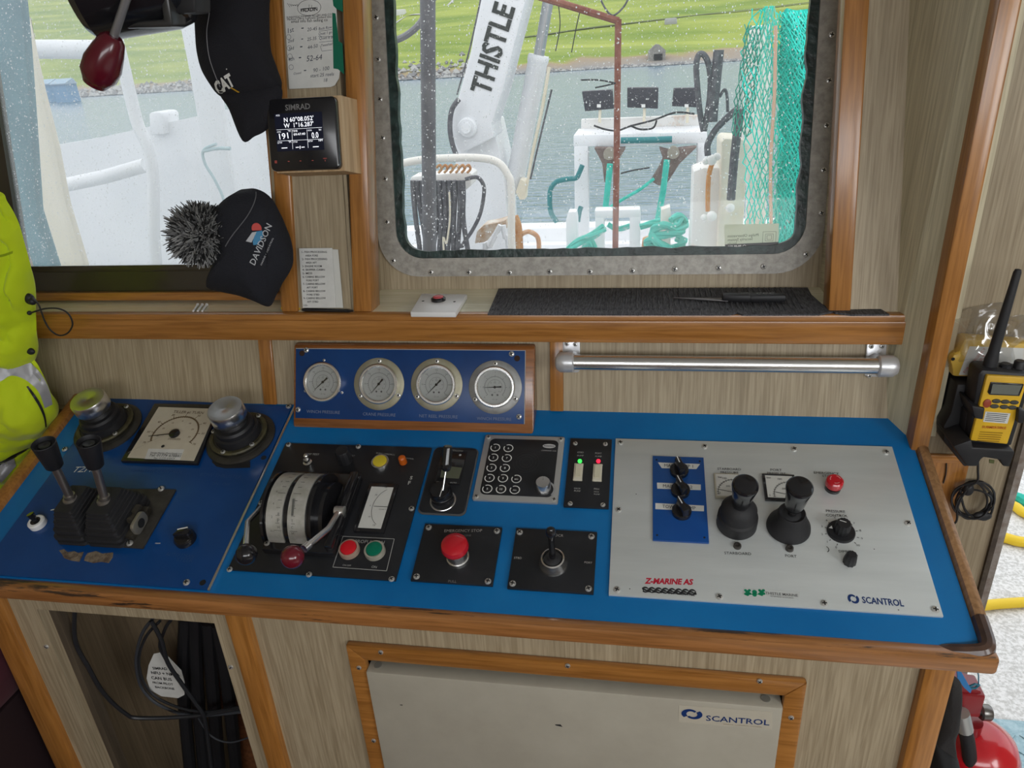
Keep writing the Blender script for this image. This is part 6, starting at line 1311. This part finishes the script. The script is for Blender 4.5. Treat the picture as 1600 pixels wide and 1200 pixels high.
# rocks along the shore
rnd = random.Random(2); m = MB()
for i in range(2600):
    x = rnd.uniform(-185, 60); s = abs(rnd.gauss(0, 1))*(6.5 if -75 < x < -25 else 3.6 if x < -75 else 1.0); y = shoreY(x)+s-1.2; r = rnd.uniform(.25, .9)*(1.0 if x < -25 else .55); z = max(SEA, hillz(x, y))+r*.2
    c = [m.bm.verts.new((x+r*rnd.uniform(.7, 1.2)*dx, y+r*rnd.uniform(.7, 1.2)*dy, z+r*.8*dz)) for dx, dy, dz in ((1, 0, 0), (-1, 0, 0), (0, 1, 0), (0, -1, 0), (0, 0, 1), (0, 0, -1))]
    m.mi = i % 2
    for q in ((0, 2, 4), (2, 1, 4), (1, 3, 4), (3, 0, 4), (2, 0, 5), (1, 2, 5), (3, 1, 5), (0, 3, 5)): m._f([c[j] for j in q])
o = m.build('shore_rocks', [mat('grey_rock', (.22, .22, .22), .9), mat('pale_rock', (.40, .40, .38), .9)], smooth=0); tag(o, 'grey boulders along the far shore', 'rocks', kind='stuff')
# stone hut
P = hill_hit(1026, 95); s_ = P.y/1143
hut = thing('stone_hut', 'small ruined stone hut with a dark opening, on the green hillside above the shore', 'hut', WF, tuple(P))
m = MB(); w = 12*s_; hh_ = 21*s_; m.prism([(P.x-w, P.z-1), (P.x+w, P.z-1), (P.x+w, P.z+hh_*.62), (P.x+w*.2, P.z+hh_), (P.x-w*.2, P.z+hh_), (P.x-w, P.z+hh_*.62)], -P.y-3, -P.y); m.xf(Matrix.Rotation(R(90), 4, 'X')); m.build('wall', mat('hut_stone', (.34, .33, .30), .9, col2=(.22, .21, .19), nscale=2), hut)
m = MB(); m.box(P.x-w*.35, P.x+w*.65, P.z+hh_*.05, P.z+hh_*.42, -P.y-.2, -P.y+.25); m.xf(Matrix.Rotation(R(90), 4, 'X')); m.build('opening', mat('dark_opening', (.03, .03, .03), .9), hut)
P = hill_hit(1048, 36); m = MB(); m.box(P.x-1.4, P.x+1.4, P.y-.8, P.y+.8, P.z-.5, P.z+1.0, .3); o = m.build('boulder', mat('hut_grey', (.36, .36, .36), .9)); tag(o, 'pale grey boulder on the hillside above the stone hut', 'boulder')
P = hill_hit(625, 24); m = MB(); m.box(P.x-1.8, P.x+1.8, P.y-1, P.y+1, P.z-.5, P.z+1.6, .2); o = m.build('parked_trailer', mat('dull_white', (.6, .6, .58), .7)); tag(o, 'small white trailer beside the gravel road on the hill', 'trailer')
# blue sheds seen through the left window
for px0, px1, lab in ((58, 80, 'pale blue shed on the far shore, seen through the left window'), (86, 106, 'darker blue shed on the far shore, beside the pale one')):
    P = Zp(px0, 152, SEA+1.2); Q = Zp(px1, 149, SEA+1.2); k = (Q.y+P.y)/2+4
    P = Yp(px0, 150, k); Q = Yp(px1, 147, k)
    sh = thing('shed', lab, 'shed', WF, ((P.x+Q.x)/2, k, P.z)); m = MB(); m.box(P.x, Q.x, k, k+3, P.z-1.5, P.z+1.9); m.build('wall', mat('shed_blue' if px0 < 90 else 'shed_blue_dark', (.10, .27, .45) if px0 < 90 else (.06, .20, .38), .8), sh)
    m = MB(); m.hexa([(P.x-.3, k-.3, P.z+1.9), (Q.x+.3, k-.3, P.z+1.9), (Q.x+.3, k+3, P.z+1.9), (P.x-.3, k+3, P.z+1.9), (P.x-.3, k-.3, P.z+2.1), (Q.x+.3, k-.3, P.z+2.1), (Q.x+.3, k+2, P.z+2.9), (P.x-.3, k+2, P.z+2.9)]); m.build('roof', mat('shed_roof', (.30, .42, .52), .8), sh)
# ------------------------------------------------------------------ the vessel outside
DECK = mat('speckled_white_deck', (.50, .49, .47), .7, col2=(.74, .73, .72), nscale=110, lo=.40, hi=.58, bump=.8, bscale=150)
t = DECK.node_tree; b = t.nodes['Principled BSDF']; old = b.inputs['Base Color'].links[0].from_socket; tcn = [n for n in t.nodes if n.type == 'TEX_COORD'][0]
nn = t.nodes.new('ShaderNodeTexNoise'); nn.inputs['Scale'].default_value = 7; nn.inputs['Detail'].default_value = 5; t.links.new(tcn.outputs['Object'], nn.inputs['Vector']); r_ = t.nodes.new('ShaderNodeValToRGB'); r_.color_ramp.elements[0].position = .66; r_.color_ramp.elements[1].position = .74; t.links.new(nn.outputs['Fac'], r_.inputs[0])
mx_ = t.nodes.new('ShaderNodeMix'); mx_.data_type = 'RGBA'; t.links.new(r_.outputs[0], mx_.inputs[0]); t.links.new(old, mx_.inputs[6]); mx_.inputs[7].default_value = (.62, .45, .30, 1); t.links.new(mx_.outputs[2], b.inputs['Base Color'])
m = MB(); m.box(.594, 3.2, -2.5, 4.4, -.12, -.05); o = m.build('side_deck', DECK); o['kind'] = 'structure'
m = MB(); m.box(-3.4, 3.4, 1.5, 7.6, -1.3, -1.2); m.box(-3.4, .594, -2.5, 1.5, -1.3, -1.2); o = m.build('main_deck', WPAINT); o['kind'] = 'structure'
m = MB(); m.box(.86, 1.66, .55, 1.515, -.05, -.042)
for i in range(27):
    for j in range(22):
        x = .88+i*.029; y = .58+j*.042; a = R(45 if (i+j) % 2 else -45); n0 = set(m.bm.verts); m.box(-.011, .011, -.003, .003, -.042, -.0395); m.xf(Matrix.Translation((x, y, 0)) @ Matrix.Rotation(a, 4, 'Z'), n0)
o = m.build('chequer_plate', mat('blue_grey_tread', (.20, .32, .36), .35, .4, col2=(.34, .46, .50), nscale=60, bump=1, bscale=90)); tag(o, 'blue grey metal tread plate on the deck behind the fire extinguisher', 'plate')
YH = mat('yellow_hose', (.75, .52, .02), .4)
def hose_on_deck(pts, r, lab):
    m = MB(); m.tube(catmull([Zp(*p, -.05+r) for p in pts], 8), r, 12); o = m.build('hose', YH); return tag(o, lab, 'hose')
hose_on_deck(((1470, 958), (1538, 946), (1600, 941), (1700, 936), (1850, 975), (2050, 960)), .016, 'yellow hose lying nearest the door on the speckled deck')
hose_on_deck(((1450, 790), (1520, 828), (1569, 840), (1600, 847), (1660, 848), (1675, 830), (1640, 815), (1600, 801), (1585, 791), (1550, 778), (1500, 765)), .018, 'yellow hose looped further out on the speckled deck')
m = MB(); m.tube(catmull([Zp(*p, -.03) for p in ((1560, 770), (1592, 778), (1605, 785), (1640, 790))], 6), .02, 8); o = m.build('rope', TEAL); tag(o, 'short length of teal rope on the side deck beyond the yellow hose', 'rope')
# bulwark across the stern
bw = thing('stern_bulwark', 'white ledge topped bulwark across the stern, low behind the crane', 'bulwark', WF, (0, 7, -1.2))
m = MB(); a, b2_ = Yp(600, 356, 7.2), Yp(1300, 340, 7.2); zt = Yp(850, 356, 7.2).z
m.box(-3.6, 3.2, 7.2, 7.45, -1.3, zt, .02); m.build('plating', WPAINT, bw); m = MB(); m.box(-3.6, 3.2, 7.05, 7.2, -1.3, zt-.13, .02); m.build('ledge', WPAINT, bw); m = MB(); m.tube([(-3.4, 6.98, zt-.24), (3.1, 6.98, zt-.24)], .03, 10); m.build('rail', WPAINT, bw)
# grey mast near the window
tube_at(2.3, ((668, -60), (669, 130), (671.5, 420)), .0225, 'mast', mat('galvanised_pole', (.11, .11, .12), .5, col2=(.17, .17, .18), nscale=12), 'dark grey upright pole close behind the left of the steel framed window', 'pole', smooth_path=False, n=20)
# rust coloured frame
rf = thing('rusty_pole', 'thin rust brown steel pole with a sloping top arm, before the gantry', 'frame', WF, tuple(Yp(962, 400, 3.2)))
tube_at(3.2, ((966, 30), (965, 120), (963.5, 240), (961, 420)), .0135, 'upright', RUST, parent=rf, smooth_path=False, n=10)
tube_at(3.2, ((800, -18), (860, 0), (967, 33)), .0135, 'arm', RUST, parent=rf, smooth_path=False, n=8)
for i, (pts, lab) in enumerate(((((872, 3), (875, 40), (868, 80)), 'left thin black wire hanging from the rusty arm'), (((906, 18), (900, 45), (893, 82)), 'right thin black wire hanging from the rusty arm'))): tube_at(3.3, pts, .0022, 'wire', BLKM, lab, 'wire', n=5, group='wires on the rusty arm')
tube_at(3.2, ((935, -10), (945, 12), (958, 24), (975, 10), (985, -10)), .004, 'wire', HOSE, 'looped black wire at the top corner of the rusty frame', 'wire', n=6)
tube_at(3.15, ((962, 130), (935, 125), (907, 125)), .003, 'stay', BLKM, 'upper thin black rod sticking left from the rusty pole', 'rod', n=5, group='rods on the rusty pole')
tube_at(3.15, ((962, 130), (945, 134), (930, 137)), .003, 'stay', BLKM, 'lower thin black rod sticking left from the rusty pole', 'rod', n=5, group='rods on the rusty pole')
tube_at(2.6, ((600, 68), (630, 58), (655, 38), (672, 8), (684, -20)), .011, 'hose', mat('grey_hose', (.20, .20, .21), .5), 'curved grey hose at the top left of the steel framed window', 'hose', n=10)
# crane
cr_ = thing('deck_crane', 'white hydraulic deck crane boom lettered in black, leaning up to the right', 'crane', WF, tuple(Yp(745, 395, 4.0)))
prism_at(3.9, ((757, -40), (832, -40), (785, 144), (768, 195), (772, 215), (720, 240), (706, 215), (705, 178), (716, 152), (735, 82)), .28, 'boom', WPAINT, parent=cr_, bev=.01)
prism_at(4.0, ((706, 205), (770, 190), (783, 246), (790, 300), (795, 430), (700, 430), (708, 300), (712, 250)), .34, 'column', WPAINT, parent=cr_, bev=.01)
F4 = VY(3.9); m = MB(); c = F4.uv(731, 199); m.lathe([(.05, -.01), (.05, .02), (.042, .03), (.026, .03), (.026, .05), (0, .05)], (*c, 0), n=28); m.xf(F4.M); m.build('pivot_pin', WPAINT, cr_)
m = MB(); tx(m, 'THISTLE MARINE', 764, 151, 852, -152, .004, fr=F4, bold=.03, height=.105, shear=.0)
m.xf(F4.M); m.build('lettering', mat('black_green_paint', (.03, .035, .03), .6), cr_, smooth=0)
tube_at(3.85, ((757, -30), (735, 72), (714, 148)), .004, 'hydraulic_hose', HOSE, parent=cr_)
tube_at(3.85, ((717, 155), (706, 172), (703, 200), (707, 225), (714, 245)), .013, 'hydraulic_hose', HOSE, parent=cr_)
cy = thing('hydraulic_ram', 'white hydraulic ram with a steel rod, right of the crane boom', 'hydraulic cylinder', WF, tuple(Yp(803, 290, 4.2)))
a, b2_ = Yp(842, 86, 4.1), Yp(804, 287, 4.1); d = b2_-a; m = MB(); m.lathe([(.052, 0), (.056, .01), (.056, .03), (.052, .04), (.052, d.length-.03), (.045, d.length), (.03, d.length+.05)], a, d, 24); m.build('barrel', WPAINT, cy)
m = MB(); a0 = Yp(862, -30, 4.1); m.tube([a0, a], .028, 16); m.build('rod', mat('dull_steel_rod', (.42, .43, .44), .3, .6), cy)
tube_at(4.02, ((858, 105), (847, 170), (832, 240), (824, 285), (818, 306)), .009, 'feed_pipe', CRM, parent=cy); tube_at(4.02, ((862, 140), (850, 190), (838, 240), (829, 280)), .005, 'feed_hose', HOSE, parent=cy)
prism_at(4.0, ((813, 280), (822, 285), (820, 312), (812, 312), (806, 300)), .1, 'end_lug', CRM, parent=cy)
# tubular rail and hose manifold
tube_at(3.0, ((560, 292), (612, 262), (650, 251), (700, 247), (750, 247), (778, 254), (793, 273), (799, 300), (801, 430)), .0155, 'tubular_rail', mat('cream_white_rail', (.78, .76, .70), .45), 'bent white tubular rail passing behind the grey pole', 'rail', n=14)
ORD = ('leftmost', 'second from the left', 'third from the left', 'fourth from the left', 'fifth from the left', 'fifth from the right', 'fourth from the right', 'third from the right', 'second from the right', 'rightmost')
mf = thing('valve_manifold', 'rusty white valve manifold with coil springs, above the hanging hoses', 'manifold', WF, tuple(Yp(690, 285, 3.25)))
prism_at(3.25, ((642, 276), (730, 268), (738, 272), (736, 290), (724, 300), (640, 288)), .12, 'block', WRUST, parent=mf, bev=.008)
for k in range(6): tube_at(3.2, ((682+k*9, 262), (687+k*9, 258), (690+k*9, 264), (685+k*9, 270)), .006, 'spring', ORUST, parent=mf, n=6)
for k, (x0, x1, x2, hue) in enumerate(((645, 650, 657, 0), (652, 660, 668, 1), (660, 665, 672, 0), (678, 682, 676, 1), (686, 689, 686, 0), (694, 696, 692, 1), (702, 703, 699, 0), (710, 709, 708, 1), (718, 718, 714, 0), (723, 724, 732, 1))):
    tube_at(3.15, ((x0, 282), (x0+1, 305), (x1, 345), (x2, 400), (x2, 440)), .0112, 'hydraulic_hose', HOSE, ('%s of the ten hydraulic hoses hanging from the rusty manifold' % ORD[k]), 'hose', group='hydraulic hoses hanging from the manifold')
tube_at(3.15, ((727, 280), (745, 277), (755, 288), (756, 305), (750, 335), (738, 360), (722, 385), (715, 410)), .0085, 'hydraulic_hose', HOSE, 'single hose looping out to the right of the hanging hose row', 'hose')
tube_at(3.1, ((702, 300), (703, 340), (698, 380), (694, 400)), .004, 'pipe', CRM, 'thin cream pipe among the hanging hoses', 'pipe')
# crane base pipes
prism_at(4.3, ((712, 321), (772, 319), (772, 332), (714, 333)), .5, 'pipe_beam', mat('tan_white_paint', (.66, .60, .50), .5, col2=(.50, .34, .22), nscale=8), 'rust marked horizontal beam at the foot of the crane', 'beam')
tube_at(3.3, ((782, 352), (775, 365), (766, 385), (758, 410)), .013, 'pipe', WPAINT, 'left of two short white pipes splayed below the crane', 'pipe'); tube_at(3.3, ((786, 352), (790, 372), (796, 400)), .013, 'pipe', WPAINT, 'right of two short white pipes splayed below the crane', 'pipe')
prism_at(3.4, ((745, 362), (756, 352), (778, 348), (790, 344), (793, 356), (770, 364), (760, 378), (742, 380)), .1, 'valve', mat('rusty_fitting', (.74, .70, .62), .7, col2=(.50, .30, .16), nscale=22), 'rusty valve fitting at the foot of the tubular rail', 'valve')
tube_at(3.35, ((804, 338), (809, 352), (811, 372), (812, 392)), .018, 'rusty_pipe', ORUST, 'thick orange rusty pipe right of the tubular rail', 'pipe'); tube_at(3.35, ((815, 366), (826, 362), (838, 368), (842, 380), (843, 410)), .011, 'rusty_elbow', ORUST, 'orange rusty elbow pipe right of the tubular rail', 'pipe')
# gantry
gt = thing('stern_gantry', 'white steel gantry frame with a flat top over the stern', 'gantry', WF, tuple(Yp(1000, 330, 6)))
prism_at(6.0, ((896, 211), (1105, 205.5), (1105, 224), (896, 230)), .45, 'beam', WPAINT, parent=gt, bev=.01)
prism_at(6.0, ((897, 228), (919, 227), (918, 420), (897, 420)), .12, 'leg', WPAINT, parent=gt, bev=.008); prism_at(6.0, ((1090, 222), (1106, 222), (1106, 420), (1088, 420)), .12, 'leg', WPAINT, parent=gt, bev=.008)
prism_at(6.45, ((908, 187), (1096, 180), (1096, 205), (908, 210)), .08, 'back_plate', WRUST, parent=gt, bev=.005)
tube_at(5.93, ((970, 219.5), (1010, 219), (1050, 217.5)), .024, 'pipe', TEALD, parent=gt, smooth_path=False)
tube_at(5.9, ((910, 258), (905, 270), (900, 278), (885, 280), (870, 284), (861, 294), (859, 312), (861, 332), (870, 347)), .020, 'bent_pipe', TEALD, parent=gt); tube_at(5.9, ((908, 323), (905, 332), (903, 346)), .02, 'bent_pipe', TEALD, parent=gt)
for i, (P, lab) in enumerate(((((909, 143), (957, 140), (959, 170), (914, 174)), 'leftmost of three dark floodlights above the gantry'), (((980, 137), (1029, 137), (1028, 170), (980, 168)), 'middle one of three dark floodlights above the gantry'), (((1053, 138), (1093, 137), (1091, 168), (1050, 166)), 'rightmost of three dark floodlights above the gantry'))):
    c = Yp(sum(p[0] for p in P)/4, 175, 6.4); fl = thing('floodlight', lab, 'floodlight', WF, tuple(c), group='floodlights on the gantry')
    prism_at(6.35, P, .08, 'housing', mat('dark_lamp_housing', (.035, .035, .045), .5), parent=fl, bev=.006)
    cx_ = sum(p[0] for p in P)/4; prism_at(6.34, ((cx_-2, 163), (cx_+4, 163), (cx_+4, 168), (cx_-2, 168)), .01, 'rating_label', WHT, parent=fl); tube_at(6.38, ((cx_+3, 168), (cx_+2, 192)), .012, 'stand', CRM, parent=fl, smooth_path=False)
tube_at(6.1, ((928, 196), (945, 202), (965, 204), (985, 197), (1020, 188), (1055, 176), (1085, 178)), .008, 'cable', BLKM, 'black cable lying along the top of the gantry', 'cable', n=6)
tube_at(6.0, ((985, 196), (1000, 202), (1020, 200), (1026, 188)), .008, 'cable', BLKM, 'looped black end of cable on the gantry top', 'cable', n=6)
BRB = mat('brown_block', (.13, .09, .08), .7, col2=(.20, .15, .13), nscale=15)
def block(P, lab, axle):
    o = thing('pulley_block', lab, 'pulley', WF, tuple(Yp(*axle, 5.9))); prism_at(5.9, P, .1, 'shell', BRB, parent=o, bev=.01); F = VY(5.9); m = MB(); m.cyl((*F.uv(*axle), -.02), .045, .05, n=20); m.xf(F.M); m.build('sheave', mat('worn_sheave', (.30, .27, .22), .6), o)
block(((928, 231), (978, 231), (966, 252), (958, 262), (954, 290), (944, 285), (941, 256)), 'brown pulley block hanging under the left of the gantry beam', (952, 240))
block(((1030, 231), (1050, 236), (1062, 232), (1090, 229), (1062, 256), (1050, 275), (1040, 290), (1028, 290), (1017, 283), (1030, 262), (1036, 248)), 'brown pulley block hanging under the right of the gantry beam', (1052, 238))
tube_at(5.8, ((953, 256), (950, 290), (945, 335)), .024, 'rope', TEAL, 'left vertical teal rope running down from the gantry', 'rope', smooth_path=False); tube_at(5.8, ((1042, 250), (1036, 300), (1027, 348)), .024, 'rope', TEAL, 'right slanting teal rope running down from the gantry', 'rope', smooth_path=False)
tube_at(5.7, ((1022, 279), (1000, 296), (972, 312), (950, 326)), .012, 'rope', TEAL, 'thin diagonal teal rope between the two pulley blocks', 'rope')
tube_at(5.85, ((970, 271), (990, 266), (1015, 262)), .006, 'wire', BLKM, 'thin wire between the pulley blocks', 'wire', n=6)
# mooring posts and ropes
mp2 = thing('mooring_portal', 'white two legged mooring frame standing at the stern', 'mooring frame', WF, tuple(Yp(965, 395, 5)))
for P, nm in ((((929, 329), (1000, 327), (1001, 340), (930, 342)), 'top_bar'), (((930, 338), (944, 338), (943, 430), (929, 430)), 'leg'), (((984, 338), (1001, 338), (999, 430), (981, 430)), 'leg')): prism_at(5.0, P, .12, nm, WPAINT, parent=mp2, bev=.008)
prism_at(5.0, ((888, 331), (900, 331), (902, 342), (903, 430), (884, 430), (884, 345)), .1, 'mooring_post', WPAINT, 'white mooring post left of the two legged frame', 'post', bev=.006)
prism_at(5.0, ((1033, 328), (1047, 323), (1049, 340), (1048, 430), (1032, 430)), .1, 'mooring_post', mat('rubbed_white', (.78, .76, .72), .5, col2=(.66, .60, .52), nscale=15), 'white mooring post wrapped with teal rope', 'post', bev=.006)
def rope(pts, r, lab, Y=4.9):
    Q = catmull([Yp(p[0], p[1], p[2] if len(p) > 2 else Y) for p in pts], 10); m = MB(); acc = 0; prev = Q[0]; strands = [[], [], []]
    for i, p in enumerate(Q):
        acc += (p-prev).length; prev = p; t_ = (Q[min(i+1, len(Q)-1)]-Q[max(i-1, 0)]); x, y, z = ortho(t_)
        for k in range(3): a = acc/(r*3.2)+k*2*PI/3; strands[k].append(p+(x*math.cos(a)+y*math.sin(a))*r*.5)
    for s in strands: m.tube(s, r*.56, 6)
    return tag(m.build('rope', TEAL), lab, 'rope')
rope(((1049, 345, 4.9), (1062, 338, 4.95), (1070, 350, 5.0), (1062, 362, 4.85), (1040, 366, 4.8), (1018, 372, 4.85), (1012, 382, 4.9), (1030, 392, 4.8), (1060, 386, 4.85), (1068, 376, 4.95), (1058, 372, 5.0)), .028, 'teal rope wound round the right mooring post')
rope(((1062, 340, 4.95), (1055, 356, 4.85), (1035, 352, 4.8), (1020, 362, 4.85), (1028, 378, 4.8), (1062, 398, 4.8)), .028, 'second turn of teal rope on the right mooring post')
rope(((1000, 354), (1015, 350), (1032, 346)), .022, 'short teal rope from the mooring frame to the right post')
rope(((876, 405), (890, 390), (908, 376), (930, 366), (945, 355)), .030, 'teal rope sagging left of the mooring frame'); rope(((908, 398), (915, 385), (922, 378), (930, 395)), .028, 'coil end of teal rope at the left foot of the mooring frame'); rope(((950, 350, 5.2), (966, 358, 5.2), (984, 352, 5.2)), .02, 'teal rope slung across behind the mooring frame')
prism_at(5.2, ((1004, 376), (1016, 372), (1024, 396), (1000, 410)), .1, 'rusty_cleat', ORUST, 'rusty cleat beside the right mooring post', 'cleat', bev=.006)
# winch column with rust, white post
wc = thing('winch_column', 'white and cream steel casing with rust runs, left of the green net', 'casing', WF, tuple(Yp(1125, 400, 4.5)))
prism_at(4.6, ((1084, 268), (1100, 262), (1132, 262), (1128, 430), (1078, 430), (1082, 330)), .25, 'side_box', WRUST, parent=wc, bev=.008)
prism_at(4.5, ((1127, 222), (1133, 216), (1162, 218), (1169, 226), (1163, 330), (1160, 430), (1122, 430), (1126, 300)), .3, 'casing', mat('cream_rusty', (.72, .68, .56), .5, col2=(.60, .42, .18), nscale=2.4, lo=.5, hi=.75, detail=8), parent=wc, bev=.01)
tube_at(4.52, ((1114, 252), (1108, 272), (1106, 300), (1106, 330)), .014, 'rusty_pipe', mat('bright_rust', (.50, .20, .05), .8, col2=(.62, .32, .12), nscale=18), parent=wc)
m = MB()
for x, y, r in ((1112, 250, .03), (1120, 245, .022), (1103, 252, .02), (1112, 338, .03), (1100, 340, .02), (1141, 325, .026)): m.sph(Yp(x, y, 4.45), r, n=8)
m.build('fitting', WRUST, wc)
prism_at(4.86, ((1178, 40), (1206, 38), (1214, 430), (1178, 430), (1172, 300), (1164, 215), (1168, 120)), .2, 'net_post', mat('white_cream_post', (.76, .74, .68), .5, col2=(.64, .50, .32), nscale=3, lo=.55, hi=.8), 'pale post standing behind the green net', 'post', bev=.01)
for pts, r, lab in ((((1100, 205), (1108, 160), (1110, 120), (1104, 92), (1094, 84), (1088, 100), (1090, 140), (1094, 178), (1099, 205)), .016, 'black hose bent in a narrow loop above the white casing'), (((1123, 78), (1119, 120), (1115, 160), (1113, 190)), .028, 'thick upright black hose above the white casing'), (((1155, 168), (1135, 185), (1118, 203), (1106, 225), (1106, 243)), .018, 'black hose curving down to the rusty fitting'), (((1158, 170), (1153, 200), (1147, 250), (1142, 312)), .024, 'long black hose hanging in front of the cream casing'), (((1124, 152), (1132, 140), (1136, 150), (1137, 175)), .008, 'thin black cable beside the upright hose')): tube_at(4.35, pts, r, 'hydraulic_hose' if r > .01 else 'cable', HOSE, lab, 'hose' if r > .01 else 'cable')
# net
FN = VY(3.9)
net = thing('trawl_net', 'bright green trawl net hung in a thick bundle outside the steel framed window', 'fishing net', FN, tuple(FN.p(1230, 400)))
out = catmull([(*FN.uv(*p), 0) for p in ((1222, 26), (1245, 16), (1290, 18), (1330, 60), (1330, 440), (1212, 440), (1214, 300), (1218, 150))], 5, True)
m = MB(); inflate(m, out, FN.uv(1270, 230), .18, -.15, 10, amp=.06, freq=9, seed=3); ref = MB(); ref.add(m)
m.build('bundle', mat('green_net_bundle', (.0, .30, .24), .9, col2=(.0, .58, .45), nscale=45, detail=8, bump=1, bscale=60), net)
def netting(x0, x1, y0, y1, cell, r, seed, h, sway, mats, name, src=None, shape=None):
    m = MB(); nx = int((x1-x0)/cell[0]); ny = int((y1-y0)/cell[1]); rnd = random.Random(seed); V = {}
    def P(i, j):
        if (i, j) not in V:
            x = x0+(i+.5*(j % 2))*cell[0]+rnd.uniform(-.25, .25)*cell[0]; y = y0+j*cell[1]+rnd.uniform(-.3, .3)*cell[1]
            if shape: x = shape(x, y)
            q = FN.p(x, y, 0); hz = h+sway*noise.noise(Vector((q.x*7, q.y*5, seed)))
            q.z = hz
            if src:
                hit = src.ray_cast(Vector((q.x, q.y, 3)), Vector((0, 0, -1)))
                if hit[0]: q.z = hit[0].z+.006+rnd.random()*.012
            V[(i, j)] = q
        return V[(i, j)]
    for j in range(ny):
        for i in range(nx):
            o_ = (j % 2)
            for di in ((0, -1) if not o_ else (1, 0)):
                if 0 <= i+di < nx: m.tube([P(i, j), P(i+di, j+1)], r, 3)
    return m.build(name, mats, net)
NETM = mat('green_net_twine', (.01, .76, .62), .7)
bv = BVHTree.FromBMesh(ref.bm)
netting(1214, 1300, 18, 420, (5.0, 8), .0032, 1, 0, 0, NETM, 'netting', bv); netting(1216, 1300, 24, 420, (7, 6), .0028, 2, 0, 0, mat('light_green_twine', (.05, .70, .58), .7), 'netting', bv)
def shp(x, y):
    c = 1196 if y > 40 else 1200; k = min(1, .45+max(0, y-18)/120); return c+(x-c)*k-(max(0, 1-y/340)*10 if x < 1170 else 0)
netting(1164, 1224, 12, 415, (7.5, 12), .0032, 5, .03, .12, NETM, 'netting', None, shp)
netting(1180, 1222, 12, 415, (9, 15), .0028, 6, .10, .10, mat('pale_green_twine', (.20, .60, .44), .7), 'netting', None, shp)
netting(1140, 1176, 40, 215, (5.5, 10), .0030, 7, .02, .08, mat('dull_green_twine', (.05, .33, .24), .7), 'netting', None, lambda x, y: x+(215-y)*.13)
ref.bm.free()
tube_at(3.75, ((1212, 40), (1210, 150), (1204, 260), (1203, 430)), .008, 'float_line', mat('orange_twine', (.60, .40, .28), .8), parent=net)
# ------------------------------------------------------------------ seen through the left window
prism_at(1.75, ((-80, -40), (28, -40), (38, 60), (48, 190), (58, 330), (88, 460), (-80, 460)), .03, 'side_post', mat('teal_weathered_paint', (.02, .13, .17), .5, col2=(.05, .20, .24), nscale=7), 'broad teal painted post at the far left outside the left window', 'post', bev=.01)
prism_at(2.2, ((33, 25), (37, 25), (60, 130), (85, 228), (103, 320), (140, 470), (70, 470), (58, 330), (46, 150)), .03, 'stay_post', CRM, 'pale yellow tapering stay beside the teal post', 'stay', bev=.008)
wing = thing('side_bulwark', 'white painted bulwark plating outside the left window', 'bulwark', WF, tuple(Yp(240, 430, 2.8)))
prism_at(2.9, ((80, 228), (150, 216), (310, 181), (360, 170), (480, 150), (480, 520), (60, 520)), .08, 'plating', WPAINT, parent=wing)
prism_at(2.86, ((232, 178), (236, 175), (250, 175), (254, 180), (256, 210), (234, 212)), .12, 'lug', WPAINT, parent=wing, bev=.008)
tube_at(2.6, ((36, 77), (90, 77), (175, 78)), .032, 'handrail_pipe', WPAINT, 'upper horizontal white pipe crossing the left window', 'pipe', smooth_path=False, n=16)
tube_at(2.6, ((98, 290), (165, 276), (228, 258)), .026, 'handrail_pipe', WPAINT, 'lower white pipe in front of the bulwark outside the left window', 'pipe', smooth_path=False, n=16)
tube_at(2.55, ((172, 20), (192, 100), (214, 190), (238, 262), (252, 460)), .022, 'stanchion', WPAINT, 'slanting white tube between the two white pipes outside the left window', 'tube', n=16)
prism_at(2.5, ((268, -20), (308, -20), (322, 60), (345, 160), (360, 260), (380, 460), (318, 460), (318, 250), (296, 120)), .03, 'stanchion', WPAINT, 'broad slanting white stanchion behind the caps', 'stanchion', bev=.01)
tube_at(2.4, ((338, 225), (318, 235), (320, 255), (332, 275), (345, 300), (352, 320)), .005, 'cord', mat('pale_blue_cord', (.35, .48, .50), .8), 'pale blue cord hanging on the broad stanchion', 'cord'); tube_at(2.4, ((318, 236), (340, 232), (360, 232)), .006, 'cord', mat('pale_blue_cord', (.35, .48, .50), .8), 'pale blue cord lashed round the broad stanchion', 'cord')
